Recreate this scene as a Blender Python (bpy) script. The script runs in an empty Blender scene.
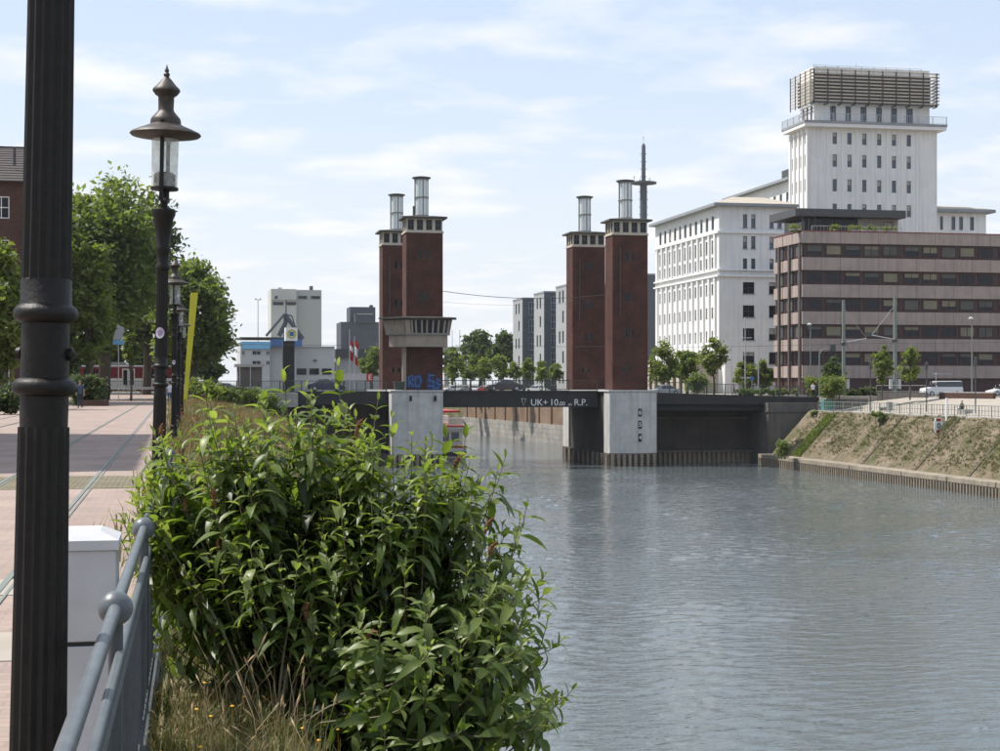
import bpy, bmesh, math, random
import numpy as np
from mathutils import Vector, Matrix, Euler

R = math.radians
random.seed(7); rng = np.random.default_rng(7)
scn = bpy.context.scene
col = scn.collection

# ------------------------------------------------------------------ camera, sky, sun, exposure
# World axes: +Y runs along the canal, +X across it to the right bank, z = 0 is the promenade.
YAW = R(11.48)
cam_d = bpy.data.cameras.new('camera'); cam = bpy.data.objects.new('camera', cam_d); col.objects.link(cam)
cam.location = (0, 0, 1.6); cam.rotation_euler = (R(90), 0, -YAW)
cam_d.sensor_width = 36; cam_d.lens = 57.6; cam_d.shift_y = 0.0085
cam_d.clip_start = 0.1; cam_d.clip_end = 20000
scn.camera = cam

SUN_EL = R(57); SUN_AZ = math.atan2(-0.9, 0.43)          # azimuth measured from +Y towards +X
w = bpy.data.worlds.new('World'); scn.world = w; w.use_nodes = True
nt = w.node_tree; nt.nodes.clear()
def N(t, ty, **k):
    n = t.nodes.new(ty)
    for a, b in k.items(): setattr(n, a, b)
    return n
out = N(nt, 'ShaderNodeOutputWorld'); bg = N(nt, 'ShaderNodeBackground'); bg.inputs[1].default_value = 0.10
sky = N(nt, 'ShaderNodeTexSky', sky_type='NISHITA'); sky.sun_disc = False
sky.sun_elevation = SUN_EL; sky.sun_rotation = SUN_AZ; sky.air_density = 1.0; sky.dust_density = 2.2; sky.ozone_density = 2.5
tc = N(nt, 'ShaderNodeTexCoord'); sep = N(nt, 'ShaderNodeSeparateXYZ'); nt.links.new(tc.outputs['Generated'], sep.inputs[0])
add = N(nt, 'ShaderNodeMath', operation='ADD'); add.inputs[1].default_value = 0.10; nt.links.new(sep.outputs[2], add.inputs[0])
mx = N(nt, 'ShaderNodeMath', operation='MAXIMUM'); mx.inputs[1].default_value = 0.03; nt.links.new(add.outputs[0], mx.inputs[0])
dv = N(nt, 'ShaderNodeVectorMath', operation='DIVIDE'); nt.links.new(tc.outputs['Generated'], dv.inputs[0])
cmb = N(nt, 'ShaderNodeCombineXYZ'); cmb.inputs[2].default_value = 1.0
nt.links.new(mx.outputs[0], cmb.inputs[0]); nt.links.new(mx.outputs[0], cmb.inputs[1]); nt.links.new(cmb.outputs[0], dv.inputs[1])
cn = N(nt, 'ShaderNodeTexNoise'); cn.inputs['Scale'].default_value = 2.5; cn.inputs['Detail'].default_value = 4.5; cn.inputs['Roughness'].default_value = 0.52
mp = N(nt, 'ShaderNodeMapping'); mp.inputs['Location'].default_value = (3.1, 0.4, 0); mp.inputs['Scale'].default_value = (1.0, 1.0, 0.0)
nt.links.new(dv.outputs[0], mp.inputs[0]); nt.links.new(mp.outputs[0], cn.inputs['Vector'])
cr = N(nt, 'ShaderNodeValToRGB'); cr.color_ramp.elements[0].position = 0.48; cr.color_ramp.elements[1].position = 0.70
nt.links.new(cn.outputs[0], cr.inputs[0])
cmul = N(nt, 'ShaderNodeMath', operation='MULTIPLY'); cmul.inputs[1].default_value = 0.66; nt.links.new(cr.outputs[0], cmul.inputs[0])
cmix = N(nt, 'ShaderNodeMixRGB'); cmix.inputs[2].default_value = (8.3, 8.0, 7.9, 1)
nt.links.new(cmul.outputs[0], cmix.inputs[0]); 
veil = N(nt, 'ShaderNodeMixRGB'); veil.inputs[0].default_value = 0.62; veil.inputs[2].default_value = (5.9, 7.0, 8.6, 1); nt.links.new(sky.outputs[0], veil.inputs[1])
hz = N(nt, 'ShaderNodeMapRange', interpolation_type='SMOOTHSTEP'); hz.inputs['From Min'].default_value = 0.0; hz.inputs['From Max'].default_value = 0.26; hz.inputs['To Min'].default_value = 0.80; hz.inputs['To Max'].default_value = 0.0
nt.links.new(sep.outputs[2], hz.inputs[0])
hmix = N(nt, 'ShaderNodeMixRGB'); hmix.inputs[2].default_value = (6.9, 7.15, 7.35, 1); nt.links.new(hz.outputs[0], hmix.inputs[0]); nt.links.new(veil.outputs[0], hmix.inputs[1])
nt.links.new(hmix.outputs[0], cmix.inputs[1])
nt.links.new(cmix.outputs[0], bg.inputs[0]); nt.links.new(bg.outputs[0], out.inputs[0])

sun_d = bpy.data.lights.new('sun', 'SUN'); sun = bpy.data.objects.new('sun', sun_d); col.objects.link(sun)
sun_d.energy = 4.3; sun_d.angle = R(0.5); sun_d.color = (1.0, 0.95, 0.87)
SUN_DIR = Vector((math.sin(SUN_AZ) * math.cos(SUN_EL), math.cos(SUN_AZ) * math.cos(SUN_EL), math.sin(SUN_EL)))
sun.rotation_euler = SUN_DIR.to_track_quat('Z', 'Y').to_euler(); sun.location = (-60, 40, 90)
vs = scn.view_settings; vs.view_transform = 'Standard'; vs.look = 'None'; vs.exposure = 0.48; vs.gamma = 1.0; vs.use_curve_mapping = False
scn.cycles.max_bounces = 8; scn.cycles.transparent_max_bounces = 12
scn.cycles.use_denoising = True

# ------------------------------------------------------------------ survey helpers: sight lines measured from the camera point
CC, SS = math.cos(YAW), math.sin(YAW)
F = 1600.0
def dep(x, y): return x * SS + y * CC
def X_at(px, y): k = (px - 500) / F; return y * (SS + CC * k) / (CC - SS * k)
def Y_at(px, x): k = (px - 500) / F; return x * (CC - SS * k) / (SS + CC * k)
def Z_at(py, x, y): return 1.6 + (384 - py) * dep(x, y) / F
def XY(px, d): k = (px - 500) / F * d; return (k * CC + d * SS, -k * SS + d * CC)

# ------------------------------------------------------------------ materials
MATS = {}
def mat(name, c1, c2=None, scale=2.0, rough=0.8, bump=0.0, bscale=None, metal=0.0, spec=0.4, detail=4, stretch=(1, 1, 1), streak=None):
    if name in MATS: return MATS[name]
    m = bpy.data.materials.new(name); m.use_nodes = True; t = m.node_tree
    b = t.nodes['Principled BSDF']; b.inputs['Roughness'].default_value = rough; b.inputs['Metallic'].default_value = metal
    b.inputs['Specular IOR Level'].default_value = spec; b.inputs['Base Color'].default_value = (*c1, 1)
    if c2 is not None or bump:
        tc = N(t, 'ShaderNodeTexCoord'); mp = N(t, 'ShaderNodeMapping'); mp.inputs['Scale'].default_value = stretch
        geo = N(t, 'ShaderNodeNewGeometry'); t.links.new(geo.outputs['Position'], mp.inputs[0])
        no = N(t, 'ShaderNodeTexNoise'); no.inputs['Scale'].default_value = scale; no.inputs['Detail'].default_value = detail; no.inputs['Roughness'].default_value = 0.62
        t.links.new(mp.outputs[0], no.inputs['Vector'])
        if c2 is not None:
            cr = N(t, 'ShaderNodeValToRGB'); cr.color_ramp.elements[0].position = 0.34; cr.color_ramp.elements[1].position = 0.68
            cr.color_ramp.elements[0].color = (*c1, 1); cr.color_ramp.elements[1].color = (*c2, 1)
            t.links.new(no.outputs[0], cr.inputs[0]); last = cr.outputs[0]
            if streak:
                m2 = N(t, 'ShaderNodeMapping'); m2.inputs['Scale'].default_value = (2.2, 2.2, 0.12); t.links.new(geo.outputs['Position'], m2.inputs[0])
                n2 = N(t, 'ShaderNodeTexNoise'); n2.inputs['Scale'].default_value = 1.0; n2.inputs['Detail'].default_value = 5; t.links.new(m2.outputs[0], n2.inputs['Vector'])
                r2 = N(t, 'ShaderNodeValToRGB'); r2.color_ramp.elements[0].position = 0.5; r2.color_ramp.elements[1].position = 0.75
                r2.color_ramp.elements[1].color = (streak[1],) * 3 + (1,); r2.color_ramp.elements[0].color = (0, 0, 0, 1)
                t.links.new(n2.outputs[0], r2.inputs[0])
                mxn = N(t, 'ShaderNodeMixRGB'); mxn.inputs[2].default_value = (*streak[0], 1); t.links.new(r2.outputs[0], mxn.inputs[0]); t.links.new(last, mxn.inputs[1]); last = mxn.outputs[0]
            t.links.new(last, b.inputs['Base Color'])
        if bump:
            nb = N(t, 'ShaderNodeTexNoise'); nb.inputs['Scale'].default_value = bscale or scale * 4; nb.inputs['Detail'].default_value = 5
            t.links.new(mp.outputs[0], nb.inputs['Vector'])
            bp = N(t, 'ShaderNodeBump'); bp.inputs['Strength'].default_value = bump; bp.inputs['Distance'].default_value = 0.03
            t.links.new(nb.outputs[0], bp.inputs['Height']); t.links.new(bp.outputs[0], b.inputs['Normal'])
    MATS[name] = m; return m

def brick_mat(name, c1, c2, mortar, bw, bh, vertical=True, rough=0.85, ms=0.012, noise=0.25, bump=0.25, axis='xz', dirt=None):
    m = bpy.data.materials.new(name); m.use_nodes = True; t = m.node_tree; b = t.nodes['Principled BSDF']; b.inputs['Roughness'].default_value = rough
    b.inputs['Specular IOR Level'].default_value = 0.25
    g = N(t, 'ShaderNodeNewGeometry'); s = N(t, 'ShaderNodeSeparateXYZ'); t.links.new(g.outputs['Position'], s.inputs[0])
    c = N(t, 'ShaderNodeCombineXYZ')
    if axis == 'xz':
        ad = N(t, 'ShaderNodeMath', operation='ADD'); t.links.new(s.outputs[0], ad.inputs[0]); t.links.new(s.outputs[1], ad.inputs[1])
        t.links.new(ad.outputs[0], c.inputs[0]); t.links.new(s.outputs[2], c.inputs[1])
    else:
        t.links.new(s.outputs[0], c.inputs[0]); t.links.new(s.outputs[1], c.inputs[1])
    br = N(t, 'ShaderNodeTexBrick'); br.inputs['Scale'].default_value = 1; br.inputs['Brick Width'].default_value = bw; br.inputs['Row Height'].default_value = bh
    br.inputs['Mortar Size'].default_value = ms; br.inputs['Color1'].default_value = (*c1, 1); br.inputs['Color2'].default_value = (*c2, 1); br.inputs['Mortar'].default_value = (*mortar, 1)
    t.links.new(c.outputs[0], br.inputs['Vector'])
    no = N(t, 'ShaderNodeTexNoise'); no.inputs['Scale'].default_value = 0.55; no.inputs['Detail'].default_value = 6; no.inputs['Roughness'].default_value = 0.65
    t.links.new(g.outputs['Position'], no.inputs['Vector'])
    cr = N(t, 'ShaderNodeValToRGB'); cr.color_ramp.elements[0].position = 0.35; cr.color_ramp.elements[1].position = 0.7
    lo = 1 - noise; cr.color_ramp.elements[0].color = (lo, lo, lo, 1); cr.color_ramp.elements[1].color = (1 + noise * .5, 1 + noise * .45, 1 + noise * .4, 1)
    t.links.new(no.outputs[0], cr.inputs[0])
    mu = N(t, 'ShaderNodeMixRGB', blend_type='MULTIPLY'); mu.inputs[0].default_value = 1; t.links.new(br.outputs[0], mu.inputs[1]); t.links.new(cr.outputs[0], mu.inputs[2])
    last = mu.outputs[0]
    if dirt:
        n2 = N(t, 'ShaderNodeTexNoise'); n2.inputs['Scale'].default_value = 0.22; n2.inputs['Detail'].default_value = 8; n2.inputs['Roughness'].default_value = 0.7; t.links.new(g.outputs['Position'], n2.inputs['Vector'])
        r2 = N(t, 'ShaderNodeValToRGB'); r2.color_ramp.elements[0].position = 0.5; r2.color_ramp.elements[1].position = 0.72; r2.color_ramp.elements[0].color = (0, 0, 0, 1); r2.color_ramp.elements[1].color = (.75, .75, .75, 1)
        t.links.new(n2.outputs[0], r2.inputs[0]); m2 = N(t, 'ShaderNodeMixRGB'); m2.inputs[2].default_value = (*dirt, 1); t.links.new(r2.outputs[0], m2.inputs[0]); t.links.new(last, m2.inputs[1]); last = m2.outputs[0]
    t.links.new(last, b.inputs['Base Color'])
    bp = N(t, 'ShaderNodeBump'); bp.inputs['Strength'].default_value = bump; bp.inputs['Distance'].default_value = 0.01; bp.invert = True
    t.links.new(br.outputs['Fac'], bp.inputs['Height']); t.links.new(bp.outputs[0], b.inputs['Normal'])
    MATS[name] = m; return m

def leaf_mat(name, c1, c2, c3, trans=0.35, rough=0.5, obj_random=False, tcol=None):
    m = bpy.data.materials.new(name); m.use_nodes = True; t = m.node_tree; b = t.nodes['Principled BSDF']; o = t.nodes['Material Output']
    b.inputs['Roughness'].default_value = rough; b.inputs['Specular IOR Level'].default_value = 0.45
    if obj_random:
        a = N(t, 'ShaderNodeObjectInfo'); src = a.outputs['Random']
    else:
        a = N(t, 'ShaderNodeAttribute'); a.attribute_name = 'tint'; src = a.outputs['Fac']
    cr = N(t, 'ShaderNodeValToRGB'); e = cr.color_ramp.elements; e[0].position = 0.0; e[1].position = 1.0; e.new(0.5)
    for q, c in zip(cr.color_ramp.elements, (c1, c2, c3)): q.color = (*c, 1)
    t.links.new(src, cr.inputs[0]); t.links.new(cr.outputs[0], b.inputs['Base Color'])
    tr = N(t, 'ShaderNodeBsdfTranslucent'); mu = N(t, 'ShaderNodeMixRGB', blend_type='MULTIPLY'); mu.inputs[0].default_value = 1
    mu.inputs[2].default_value = (*(tcol or (1.6, 1.7, 0.7)), 1); t.links.new(cr.outputs[0], mu.inputs[1]); t.links.new(mu.outputs[0], tr.inputs[0])
    ms = N(t, 'ShaderNodeMixShader'); ms.inputs[0].default_value = trans; t.links.new(b.outputs[0], ms.inputs[1]); t.links.new(tr.outputs[0], ms.inputs[2])
    t.links.new(ms.outputs[0], o.inputs[0]); MATS[name] = m; return m

def glass_mat(name, c, rough=0.06, spec=0.6):
    m = mat(name, c, rough=rough, spec=spec); return m

M = {}
M['iron'] = mat('cast_iron_paint', (0.008, 0.0068, 0.006), (0.013, 0.011, 0.0095), 30, 0.5, 0.10, 90, spec=0.28)
M['lamp_roof'] = mat('weathered_lamp_hat', (0.030, 0.023, 0.018), (0.058, 0.046, 0.036), 18, 0.5, 0.1, 60)
M['rail'] = mat('grey_rail_paint', (0.085, 0.098, 0.108), (0.115, 0.13, 0.14), 12, 0.42, 0.05, 80, spec=0.5)
M['rail_dark'] = mat('dark_grey_panel_paint', (0.05, 0.058, 0.066), (0.075, 0.083, 0.092), 14, 0.5)
M['cabinet'] = mat('cabinet_grey_plastic', (0.50, 0.51, 0.52), (0.44, 0.44, 0.45), 5, 0.6, 0.06, 60)
M['black'] = mat('black_rubber', (0.015, 0.015, 0.015), rough=0.6)
M['brick_tower'] = brick_mat('dark_red_clinker', (0.118, 0.038, 0.026), (0.074, 0.026, 0.020), (0.060, 0.037, 0.030), 0.26, 0.085, noise=0.4, dirt=(0.050, 0.028, 0.022))
M['brick_house'] = brick_mat('old_brown_brick', (0.095, 0.042, 0.032), (0.07, 0.032, 0.026), (0.075, 0.058, 0.048), 0.26, 0.085)
M['concrete_lt'] = mat('pale_pier_concrete', (0.40, 0.40, 0.39), (0.52, 0.51, 0.49), 0.9, 0.85, 0.15, 6, streak=((0.18, 0.17, 0.16), 0.45))
M['cream'] = mat('cream_frame_paint', (0.50, 0.44, 0.36), (0.42, 0.37, 0.31), 1.2, 0.75)
M['cabin'] = mat('warm_beige_cabin_concrete', (0.33, 0.275, 0.22), (0.27, 0.225, 0.185), 1.0, 0.8, streak=((0.16, 0.13, 0.11), 0.5))
M['concrete'] = mat('grey_concrete', (0.30, 0.29, 0.27), (0.40, 0.38, 0.35), 1.1, 0.88, 0.2, 7, streak=((0.14, 0.13, 0.12), 0.4))
M['cap'] = mat('quay_cap_concrete', (0.31, 0.265, 0.205), (0.19, 0.165, 0.13), 0.55, 0.9, 0.35, 6, streak=((0.10, 0.085, 0.065), 0.6))
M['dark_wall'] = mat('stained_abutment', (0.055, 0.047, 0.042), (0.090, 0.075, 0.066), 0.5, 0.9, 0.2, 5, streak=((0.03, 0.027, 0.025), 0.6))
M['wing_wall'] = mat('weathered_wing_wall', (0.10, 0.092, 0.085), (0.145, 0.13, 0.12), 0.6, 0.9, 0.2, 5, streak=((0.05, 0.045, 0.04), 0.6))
M['step'] = mat('weathered_step_stone', (0.10, 0.088, 0.06), (0.19, 0.155, 0.11), 1.3, 0.9, 0.3, 6)
M['stain_shade'] = mat('stained_deck_shade_concrete', (0.030, 0.027, 0.024), (0.060, 0.052, 0.044), 0.6, 0.9, 0.15, 5, streak=((0.10, 0.085, 0.07), 0.35))  # pier web tone: dark stain plus under-deck shade painted into the colour
M['girder'] = mat('black_girder_paint', (0.016, 0.016, 0.017), (0.026, 0.025, 0.025), 1.0, 0.6)
M['green_steel'] = mat('dark_green_steel', (0.020, 0.035, 0.028), (0.03, 0.045, 0.037), 2, 0.5)
M['white_paint'] = mat('white_paint', (0.78, 0.78, 0.76), rough=0.6)
M['piling'] = mat('rusty_sheet_pile', (0.19, 0.155, 0.12), (0.28, 0.235, 0.18), 1.5, 0.8, 0.2, 9, streak=((0.045, 0.04, 0.035), 0.6))
M['rust_wall'] = mat('rusted_quay_plate', (0.15, 0.088, 0.052), (0.225, 0.155, 0.105), 0.35, 0.85, 0.1, 5, streak=((0.08, 0.05, 0.035), 0.7))
M['stone_wall'] = brick_mat('pale_quay_blocks', (0.33, 0.31, 0.28), (0.27, 0.255, 0.23), (0.15, 0.14, 0.125), 1.6, 0.8, ms=0.03, noise=0.25, dirt=(0.15, 0.14, 0.11))
M['lantern_glass'] = mat('milky_lantern_glass', (0.78, 0.82, 0.82), (0.68, 0.73, 0.73), 0.8, 0.25, spec=0.6)
M['lantern_metal'] = mat('grey_lantern_metal', (0.20, 0.20, 0.19), (0.27, 0.265, 0.25), 2, 0.6)
M['roof_dark'] = mat('dark_roof_felt', (0.060, 0.056, 0.050), (0.09, 0.084, 0.074), 1, 0.8)
M['glass'] = glass_mat('window_glass_dark', (0.016, 0.018, 0.026), 0.08, 0.22)
M['glass_blue'] = glass_mat('window_glass_blue', (0.065, 0.09, 0.135), 0.08, 0.55)
M['blind'] = mat('window_with_blind', (0.17, 0.155, 0.11), (0.22, 0.195, 0.135), 0.5, 0.4, spec=0.15)
M['blind2'] = mat('window_with_grey_blind', (0.075, 0.075, 0.07), (0.11, 0.108, 0.095), 0.5, 0.3, spec=0.15)
M['curtain'] = mat('pale_curtain', (0.30, 0.30, 0.29), (0.36, 0.355, 0.34), 1, 0.7)
M['white_wall'] = mat('white_render', (0.66, 0.65, 0.64), (0.75, 0.74, 0.72), 0.3, 0.85, streak=((0.47, 0.455, 0.43), 0.55))
M['white_trim'] = mat('white_trim', (0.74, 0.73, 0.72), (0.68, 0.67, 0.66), 0.6, 0.8)
M['grey_eave'] = mat('grey_eave', (0.22, 0.24, 0.26), (0.28, 0.29, 0.30), 1, 0.7)
M['tan_roof'] = mat('tan_roof_sheet', (0.42, 0.37, 0.30), (0.36, 0.32, 0.27), 0.6, 0.8)
M['precast'] = mat('washed_concrete_panel', (0.315, 0.252, 0.226), (0.365, 0.296, 0.266), 0.9, 0.9, 0.25, 5, streak=((0.20, 0.17, 0.158), 0.6))
M['maroon'] = mat('maroon_window_band', (0.045, 0.020, 0.020), (0.060, 0.027, 0.026), 1, 0.55)
M['fin'] = mat('brown_steel_fin', (0.075, 0.055, 0.05), (0.10, 0.075, 0.066), 1.5, 0.6)
M['slat'] = mat('weathered_wood_slat', (0.52, 0.45, 0.37), (0.40, 0.345, 0.285), 1.3, 0.8)
M['steel_dark'] = mat('dark_steel', (0.045, 0.047, 0.05), (0.07, 0.07, 0.072), 2, 0.5)
M['mast'] = mat('grey_green_mast', (0.15, 0.175, 0.16), (0.19, 0.21, 0.19), 2, 0.6)
M['silver'] = mat('light_grey_metal', (0.42, 0.43, 0.44), (0.36, 0.37, 0.38), 2, 0.45)
M['asphalt'] = mat('asphalt', (0.05, 0.05, 0.05), (0.065, 0.063, 0.06), 3, 0.9, 0.2, 40)
M['plaza'] = mat('pale_plaza_paving', (0.34, 0.30, 0.255), (0.28, 0.25, 0.21), 0.8, 0.9, 0.1, 8)
M['bark'] = mat('tree_bark', (0.055, 0.042, 0.03), (0.09, 0.072, 0.055), 3, 0.9, 0.4, 12, stretch=(1, 1, 0.2))
M['twig'] = mat('shrub_stem', (0.11, 0.10, 0.05), (0.16, 0.13, 0.075), 20, 0.7)
M['leaf_a'] = leaf_mat('broad_tree_leaf', (0.078, 0.108, 0.036), (0.120, 0.156, 0.048), (0.160, 0.192, 0.062), 0.52)
M['leaf_b'] = leaf_mat('yellow_green_leaf', (0.092, 0.122, 0.032), (0.138, 0.168, 0.044), (0.180, 0.205, 0.058), 0.5)
M['leaf_c'] = leaf_mat('dark_tree_leaf', (0.046, 0.066, 0.029), (0.066, 0.092, 0.038), (0.088, 0.116, 0.045), 0.46)
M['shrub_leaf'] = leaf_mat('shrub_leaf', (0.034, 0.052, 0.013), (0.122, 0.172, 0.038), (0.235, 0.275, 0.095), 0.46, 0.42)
M['shrub_leaf_single'] = leaf_mat('shrub_leaf_single', (0.080, 0.110, 0.026), (0.122, 0.172, 0.038), (0.235, 0.275, 0.095), 0.46, 0.42, obj_random=True)
M['grass'] = leaf_mat('dry_grass_blade', (0.055, 0.085, 0.018), (0.17, 0.145, 0.05), (0.34, 0.25, 0.12), 0.25, 0.6, tcol=(1.2, 1.15, 0.8))
M['weeds'] = leaf_mat('bank_weeds', (0.070, 0.096, 0.028), (0.125, 0.138, 0.050), (0.22, 0.17, 0.088), 0.4, 0.6, tcol=(1.2, 1.2, 0.8))
M['poppy'] = mat('red_wild_flower', (0.26, 0.045, 0.025), rough=0.8)
M['dry_flower'] = mat('withered_flower_spike', (0.14, 0.055, 0.025), (0.20, 0.09, 0.04), 60, 0.9)
M['soil'] = mat('dry_soil', (0.15, 0.115, 0.075), (0.24, 0.19, 0.125), 1.6, 0.95, 0.5, 9)
M['tile_roof'] = mat('dark_roof_tile', (0.045, 0.036, 0.033), (0.065, 0.05, 0.045), 3, 0.7)
M['red_paint'] = mat('red_paint', (0.42, 0.02, 0.018), rough=0.45)
M['dark_red'] = mat('dark_red_paint', (0.16, 0.012, 0.018), rough=0.4)
M['tram_white'] = mat('tram_white', (0.66, 0.63, 0.57), rough=0.45)
M['blue_spray'] = mat('blue_spray_paint', (0.022, 0.055, 0.17), (0.02, 0.035, 0.11), 3, 0.7)
M['blue_spray2'] = mat('pale_blue_spray_paint', (0.07, 0.17, 0.33), rough=0.7)
M['yellow'] = mat('yellow_green_paint', (0.50, 0.47, 0.03), (0.44, 0.42, 0.03), 1, 0.55)

# paved promenade
M['paver'] = brick_mat('pink_clinker_paving', (0.36, 0.27, 0.235), (0.30, 0.235, 0.205), (0.27, 0.215, 0.185), 0.21, 0.105, axis='xy', ms=0.010, noise=0.22, dirt=(0.30, 0.255, 0.215))
M['cobble'] = brick_mat('tan_cobble', (0.27, 0.23, 0.165), (0.20, 0.17, 0.125), (0.12, 0.11, 0.06), 0.16, 0.12, axis='xy', ms=0.02, noise=0.3, bump=0.6)
M['flag'] = mat('pale_flagstone', (0.36, 0.32, 0.27), (0.30, 0.265, 0.225), 1.2, 0.9, 0.1)

def ground_material():
    m = bpy.data.materials.new('ground_earth_and_grass'); m.use_nodes = True; t = m.node_tree; b = t.nodes['Principled BSDF']; b.inputs['Roughness'].default_value = 0.95
    g = N(t, 'ShaderNodeNewGeometry')
    n1 = N(t, 'ShaderNodeTexNoise'); n1.inputs['Scale'].default_value = 0.35; n1.inputs['Detail'].default_value = 9; n1.inputs['Roughness'].default_value = 0.68; t.links.new(g.outputs['Position'], n1.inputs['Vector'])
    c1 = N(t, 'ShaderNodeValToRGB'); e = c1.color_ramp.elements; e[0].position = 0.36; e[0].color = (0.060, 0.082, 0.022, 1); e[1].position = 0.64; e[1].color = (0.20, 0.155, 0.085, 1); e.new(0.5).color = (0.13, 0.125, 0.05, 1)
    t.links.new(n1.outputs[0], c1.inputs[0])
    n2 = N(t, 'ShaderNodeTexNoise'); n2.inputs['Scale'].default_value = 9; n2.inputs['Detail'].default_value = 8; t.links.new(g.outputs['Position'], n2.inputs['Vector'])
    mu = N(t, 'ShaderNodeMixRGB', blend_type='OVERLAY'); mu.inputs[0].default_value = 0.7; t.links.new(c1.outputs[0], mu.inputs[1]); t.links.new(n2.outputs[0], mu.inputs[2]); t.links.new(mu.outputs[0], b.inputs['Base Color'])
    bp = N(t, 'ShaderNodeBump'); bp.inputs['Strength'].default_value = 0.7; bp.inputs['Distance'].default_value = 0.06; t.links.new(n2.outputs[0], bp.inputs['Height']); t.links.new(bp.outputs[0], b.inputs['Normal'])
    return m
M['ground'] = ground_material()

def bank_material():
    m = bpy.data.materials.new('paved_embankment'); m.use_nodes = True; t = m.node_tree; b = t.nodes['Principled BSDF']; b.inputs['Roughness'].default_value = 0.95
    g = N(t, 'ShaderNodeNewGeometry')
    vo = N(t, 'ShaderNodeTexVoronoi'); vo.inputs['Scale'].default_value = 3.2; t.links.new(g.outputs['Position'], vo.inputs['Vector'])
    n1 = N(t, 'ShaderNodeTexNoise'); n1.inputs['Scale'].default_value = 0.42; n1.inputs['Detail'].default_value = 8; n1.inputs['Roughness'].default_value = 0.66; t.links.new(g.outputs['Position'], n1.inputs['Vector'])
    c1 = N(t, 'ShaderNodeValToRGB'); e = c1.color_ramp.elements; e[0].position = 0.37; e[0].color = (0.085, 0.086, 0.034, 1); e[1].position = 0.70; e[1].color = (0.24, 0.192, 0.138, 1); e.new(0.50).color = (0.142, 0.112, 0.070, 1)
    t.links.new(n1.outputs[0], c1.inputs[0])
    mu = N(t, 'ShaderNodeMixRGB', blend_type='MULTIPLY'); mu.inputs[0].default_value = 0.45; t.links.new(c1.outputs[0], mu.inputs[1])
    hs = N(t, 'ShaderNodeSeparateColor'); t.links.new(vo.outputs['Color'], hs.inputs[0])
    ra = N(t, 'ShaderNodeValToRGB'); ra.color_ramp.elements[0].color = (.45, .45, .45, 1); ra.color_ramp.elements[1].color = (1.15, 1.12, 1.1, 1); t.links.new(hs.outputs[0], ra.inputs[0]); t.links.new(ra.outputs[0], mu.inputs[2])
    t.links.new(mu.outputs[0], b.inputs['Base Color'])
    bp = N(t, 'ShaderNodeBump'); bp.inputs['Strength'].default_value = 0.8; bp.inputs['Distance'].default_value = 0.08; t.links.new(vo.outputs['Distance'], bp.inputs['Height']); bp.invert = True; t.links.new(bp.outputs[0], b.inputs['Normal'])
    return m
M['bank'] = bank_material()

def water_material():
    m = bpy.data.materials.new('canal_water'); m.use_nodes = True; t = m.node_tree; b = t.nodes['Principled BSDF']
    b.inputs['Base Color'].default_value = (0.095, 0.113, 0.117, 1); b.inputs['Roughness'].default_value = 0.02; b.inputs['IOR'].default_value = 1.33; b.inputs['Specular IOR Level'].default_value = 0.9
    g = N(t, 'ShaderNodeNewGeometry')
    def noise(sc, st, det, rot=0.0):
        mp = N(t, 'ShaderNodeMapping'); mp.inputs['Scale'].default_value = st; mp.inputs['Rotation'].default_value = (0, 0, rot); t.links.new(g.outputs['Position'], mp.inputs[0])
        n = N(t, 'ShaderNodeTexNoise'); n.inputs['Scale'].default_value = sc; n.inputs['Detail'].default_value = det; n.inputs['Roughness'].default_value = 0.6; t.links.new(mp.outputs[0], n.inputs['Vector']); return n
    a = noise(1.5, (0.5, 1.35, 1), 3, 0.20); c = noise(3.8, (0.45, 1.5, 1), 4, 0.12); d = noise(0.05, (0.6, 1.0, 1), 3, 0.3)
    m1 = N(t, 'ShaderNodeMath', operation='MULTIPLY'); m1.inputs[1].default_value = 0.28; t.links.new(c.outputs[0], m1.inputs[0])
    ad = N(t, 'ShaderNodeMath', operation='ADD'); t.links.new(a.outputs[0], ad.inputs[0]); t.links.new(m1.outputs[0], ad.inputs[1])
    r = N(t, 'ShaderNodeMapRange'); r.inputs['From Min'].default_value = 0.35; r.inputs['From Max'].default_value = 0.7; r.inputs['To Min'].default_value = 0.5; r.inputs['To Max'].default_value = 1.15; t.links.new(d.outputs[0], r.inputs[0])
    m2 = N(t, 'ShaderNodeMath', operation='MULTIPLY'); t.links.new(ad.outputs[0], m2.inputs[0]); t.links.new(r.outputs[0], m2.inputs[1])
    bp = N(t, 'ShaderNodeBump'); bp.inputs['Strength'].default_value = 0.9; bp.inputs['Distance'].default_value = 0.12
    t.links.new(m2.outputs[0], bp.inputs['Height']); t.links.new(bp.outputs[0], b.inputs['Normal'])
    return m
M['water'] = water_material()

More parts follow.
